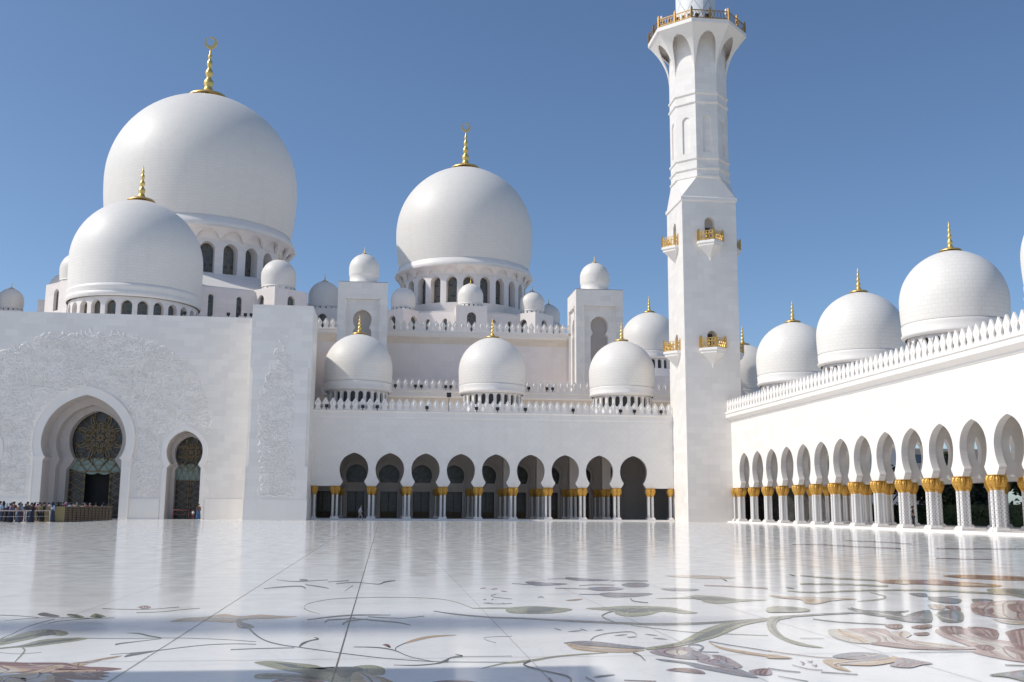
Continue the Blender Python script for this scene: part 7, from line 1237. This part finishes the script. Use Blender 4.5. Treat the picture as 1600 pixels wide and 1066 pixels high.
# ---- slatted timber box along the queue, and the barriers
bx = empty('slatted_box', (-29.3, 101, 0), 'long brown slatted timber box with an end tinted as if sunlit, beside the queue', 'ramp')
L_ = 19.5; W_ = 1.7; HT = 1.42; an = atan2(20, -.6)
mb = MB(); mb.box(0, L_, .06, W_, .0, HT-.1)
mb.build('core', M['dark'], bx, (0, 0, 0), (0, 0, an))
mb = MB()
for i in range(8): z = .02+i*.172; mb.loft([[(0, -.03-.05, z+.03), (L_, -.03-.05, z+.03), (L_, .05, z+.03), (0, .05, z+.03)], [(0, -.03, z+.135), (L_, -.03, z+.135), (L_, .05, z+.135), (0, .05, z+.135)]])
mb.box(-.02, L_+.02, -.1, W_+.05, HT-.06, HT)
for i in range(14): x = i*L_/13; mb.box(x-.04, x+.04, -.1, -.02, 0, HT-.06)
mb.build('slats', M['wood'], bx, (0, 0, 0), (0, 0, an))
mb = MB(); mb.loft([[(-.05, -.1, 0), (.0, -.1, 0), (.0, W_+.3, 0), (-.05, W_+.3, 0)], [(-.05, -.1, HT), (0, -.1, HT), (0, W_-.2, HT), (-.05, W_-.2, HT)]])
mb.build('end_panel', M['woodend'], bx, (0, 0, 0), (0, 0, an))
bx.rotation_euler = (0, 0, 0)
def barrier(x, y, rz, lab, L=2.6, m='rail', grp='metal barriers holding the queue'):
    b_ = empty('barrier', (x, y, 0), lab, 'barrier', grp, rz)
    mb = MB(); mb.tube([(0, 0, 1.05), (L, 0, 1.05)], .04, 8); mb.build('top_rail', M[m], b_)
    mb = MB(); mb.tube([(0, 0, .55), (L, 0, .55)], .02, 6); mb.build('lower_rail', M[m], b_)
    for u in (0.05, L-.05):
        mb = MB(); mb.tube([(u, 0, .03), (u, 0, 1.05)], .035, 8); mb.box(u-.05, u+.05, -.28, .28, 0, .05); mb.build('post', M[m], b_)
a0 = atan2(7.2, 4.6)
for k, nm in enumerate(('leftmost pale metal barrier, cut by the left edge of the photo', 'middle pale metal barrier in front of the queue', 'pale metal barrier whose end is nearest the slatted box')):
    barrier(-33.9+2.7*k*cos(a0), 91.4+2.7*k*sin(a0), a0, nm)
M['redrail'] = simple('red_barrier_paint', (.20, .04, .035), .5)
barrier(-24.1, 124.3, 0, 'short dark red barrier standing in the smaller doorway', 1.9, 'redrail', None)

# ================================================================ beyond the right-hand arcade
def leafmat(name, c):
    m, n, l, b = mat(name); tc = n.new('ShaderNodeTexCoord'); nz = noise(n, l, tc.outputs['Object'], .8, 4)
    l.new(ramp(n, l, nz, [(.3, tuple(x*.55 for x in c)), (.7, tuple(x*1.5 for x in c))]), b.inputs['Base Color']); b.inputs['Roughness'].default_value = .6; return m
LM = leafmat('dark_leaves', (.035, .05, .022)); HM = leafmat('hedge_leaves', (.03, .055, .02)); BK = simple('bark', (.12, .085, .06), .9, 0, 5, .4, .5)
def leaves(mb, c, r, n_, rd, s=.28):
    for _ in range(n_):
        while True:
            d = Vector((rd.uniform(-1, 1), rd.uniform(-1, 1), rd.uniform(-1, 1)))
            if .25 < d.length < 1: break
        p = Vector(c)+Vector((d.x*r[0], d.y*r[1], d.z*r[2])); a = Vector((rd.uniform(-1, 1), rd.uniform(-1, 1), rd.uniform(-.6, .6))).normalized()*s*rd.uniform(.6, 1.2); b2 = a.cross(Vector((rd.uniform(-1, 1), rd.uniform(-1, 1), rd.uniform(-1, 1)))).normalized()*s*.55
        mb.add([p-a, p+b2, p+a, p-b2], [(0, 1, 2, 3)])
def tree(x, y, h, seed, lab):
    rd = random.Random(seed); t = empty('tree', (x, y, -.12), lab, 'tree', 'trees beyond the right arcade')
    mb = MB(); mb.tube([(0, 0, 0), (.1, .05, h*.25), (-.05, .1, h*.5)], [.2, .15, .1], 8); ends = []
    for k in range(6):
        a = k*1.05+rd.uniform(-.3, .3); e = (cos(a)*h*.3, sin(a)*h*.3, h*rd.uniform(.4, .85)); ends.append(e); mb.tube([(0, .05, h*.38), (e[0]*.5, e[1]*.5, h*.55), e], [.09, .06, .03], 6)
    mb.build('trunk', BK, t); mb = MB()
    for e in ends+[(0, 0, h*.9), (0, 0, h*.7)]: leaves(mb, e, (h*.24, h*.24, h*.17), 520, rd)
    mb.build('crown', LM, t)
for i, (x, y, h) in enumerate(((58, 80, 6), (60, 89, 6.5), (58, 98, 5.5), (61, 107, 7.5), (60, 118, 6.5), (66, 94, 7))):
    tree(x, y, h, 20+i, '%s leafy tree seen through the right arcade, %s' % ('tall' if h > 7.2 else 'low', ('nearest to the camera', 'second along the hedge', 'third along the hedge, small crown', 'tallest of the row', 'farthest of the row', 'standing behind the others')[i]))
rd = random.Random(3); mb = MB()
for k in range(60): leaves(mb, (55.5, 40+k*1.4, 1.2), (.8, .9, 1.35), 150, rd, .2)
mb.box(55.1, 55.9, 40, 124, -.1, 2.1); tag(mb.build('hedge', HM), 'clipped dark green hedge running outside the right arcade', 'hedge')
mb = MB(); mb.box(60.5, 60.8, 35, 150, -.12, .9); mb.box(60.4, 60.9, 35, 150, .9, 1.02); tag(mb.build('garden_wall', M['trim']), 'low white garden wall behind the hedge', 'wall')
ob = empty('office_building', (112, 215, -.12), 'distant building with rows of blue windows beyond the trees', 'building')
mb = MB(); WN = rectop(1.5, 1.0, 2.9)
for fl_ in range(4):
    z0 = fl_*3.6
    def up(u, v, z, z0=z0): return (u, v, z+z0)
    wall(mb, [(-22+4*k, -18+4*k, -20+4*k, WN) for k in range(11)], 0, 3.6, .4, up, back=False, top=False)
    def up2(u, v, z, z0=z0): return (-22+v, -u, z+z0)
    wall(mb, [(-16+4*k, -12+4*k, -14+4*k, WN) for k in range(4)], 0, 3.6, .4, up2, back=False, top=False)
mb.box(-22.2, 22.2, -.2, 16, 14.4, 15.0); mb.build('wall', M['shadewall'], ob)
gm, n, l, b = mat('blue_office_glass'); b.inputs['Base Color'].default_value = (.06, .10, .16, 1); b.inputs['Roughness'].default_value = .12
mb = MB(); mb.box(-21.8, 21.8, .35, .45, 0, 14.4); mb.box(-21.6, -21.5, .4, 16, 0, 14.4); mb.build('window_glass', gm, ob)
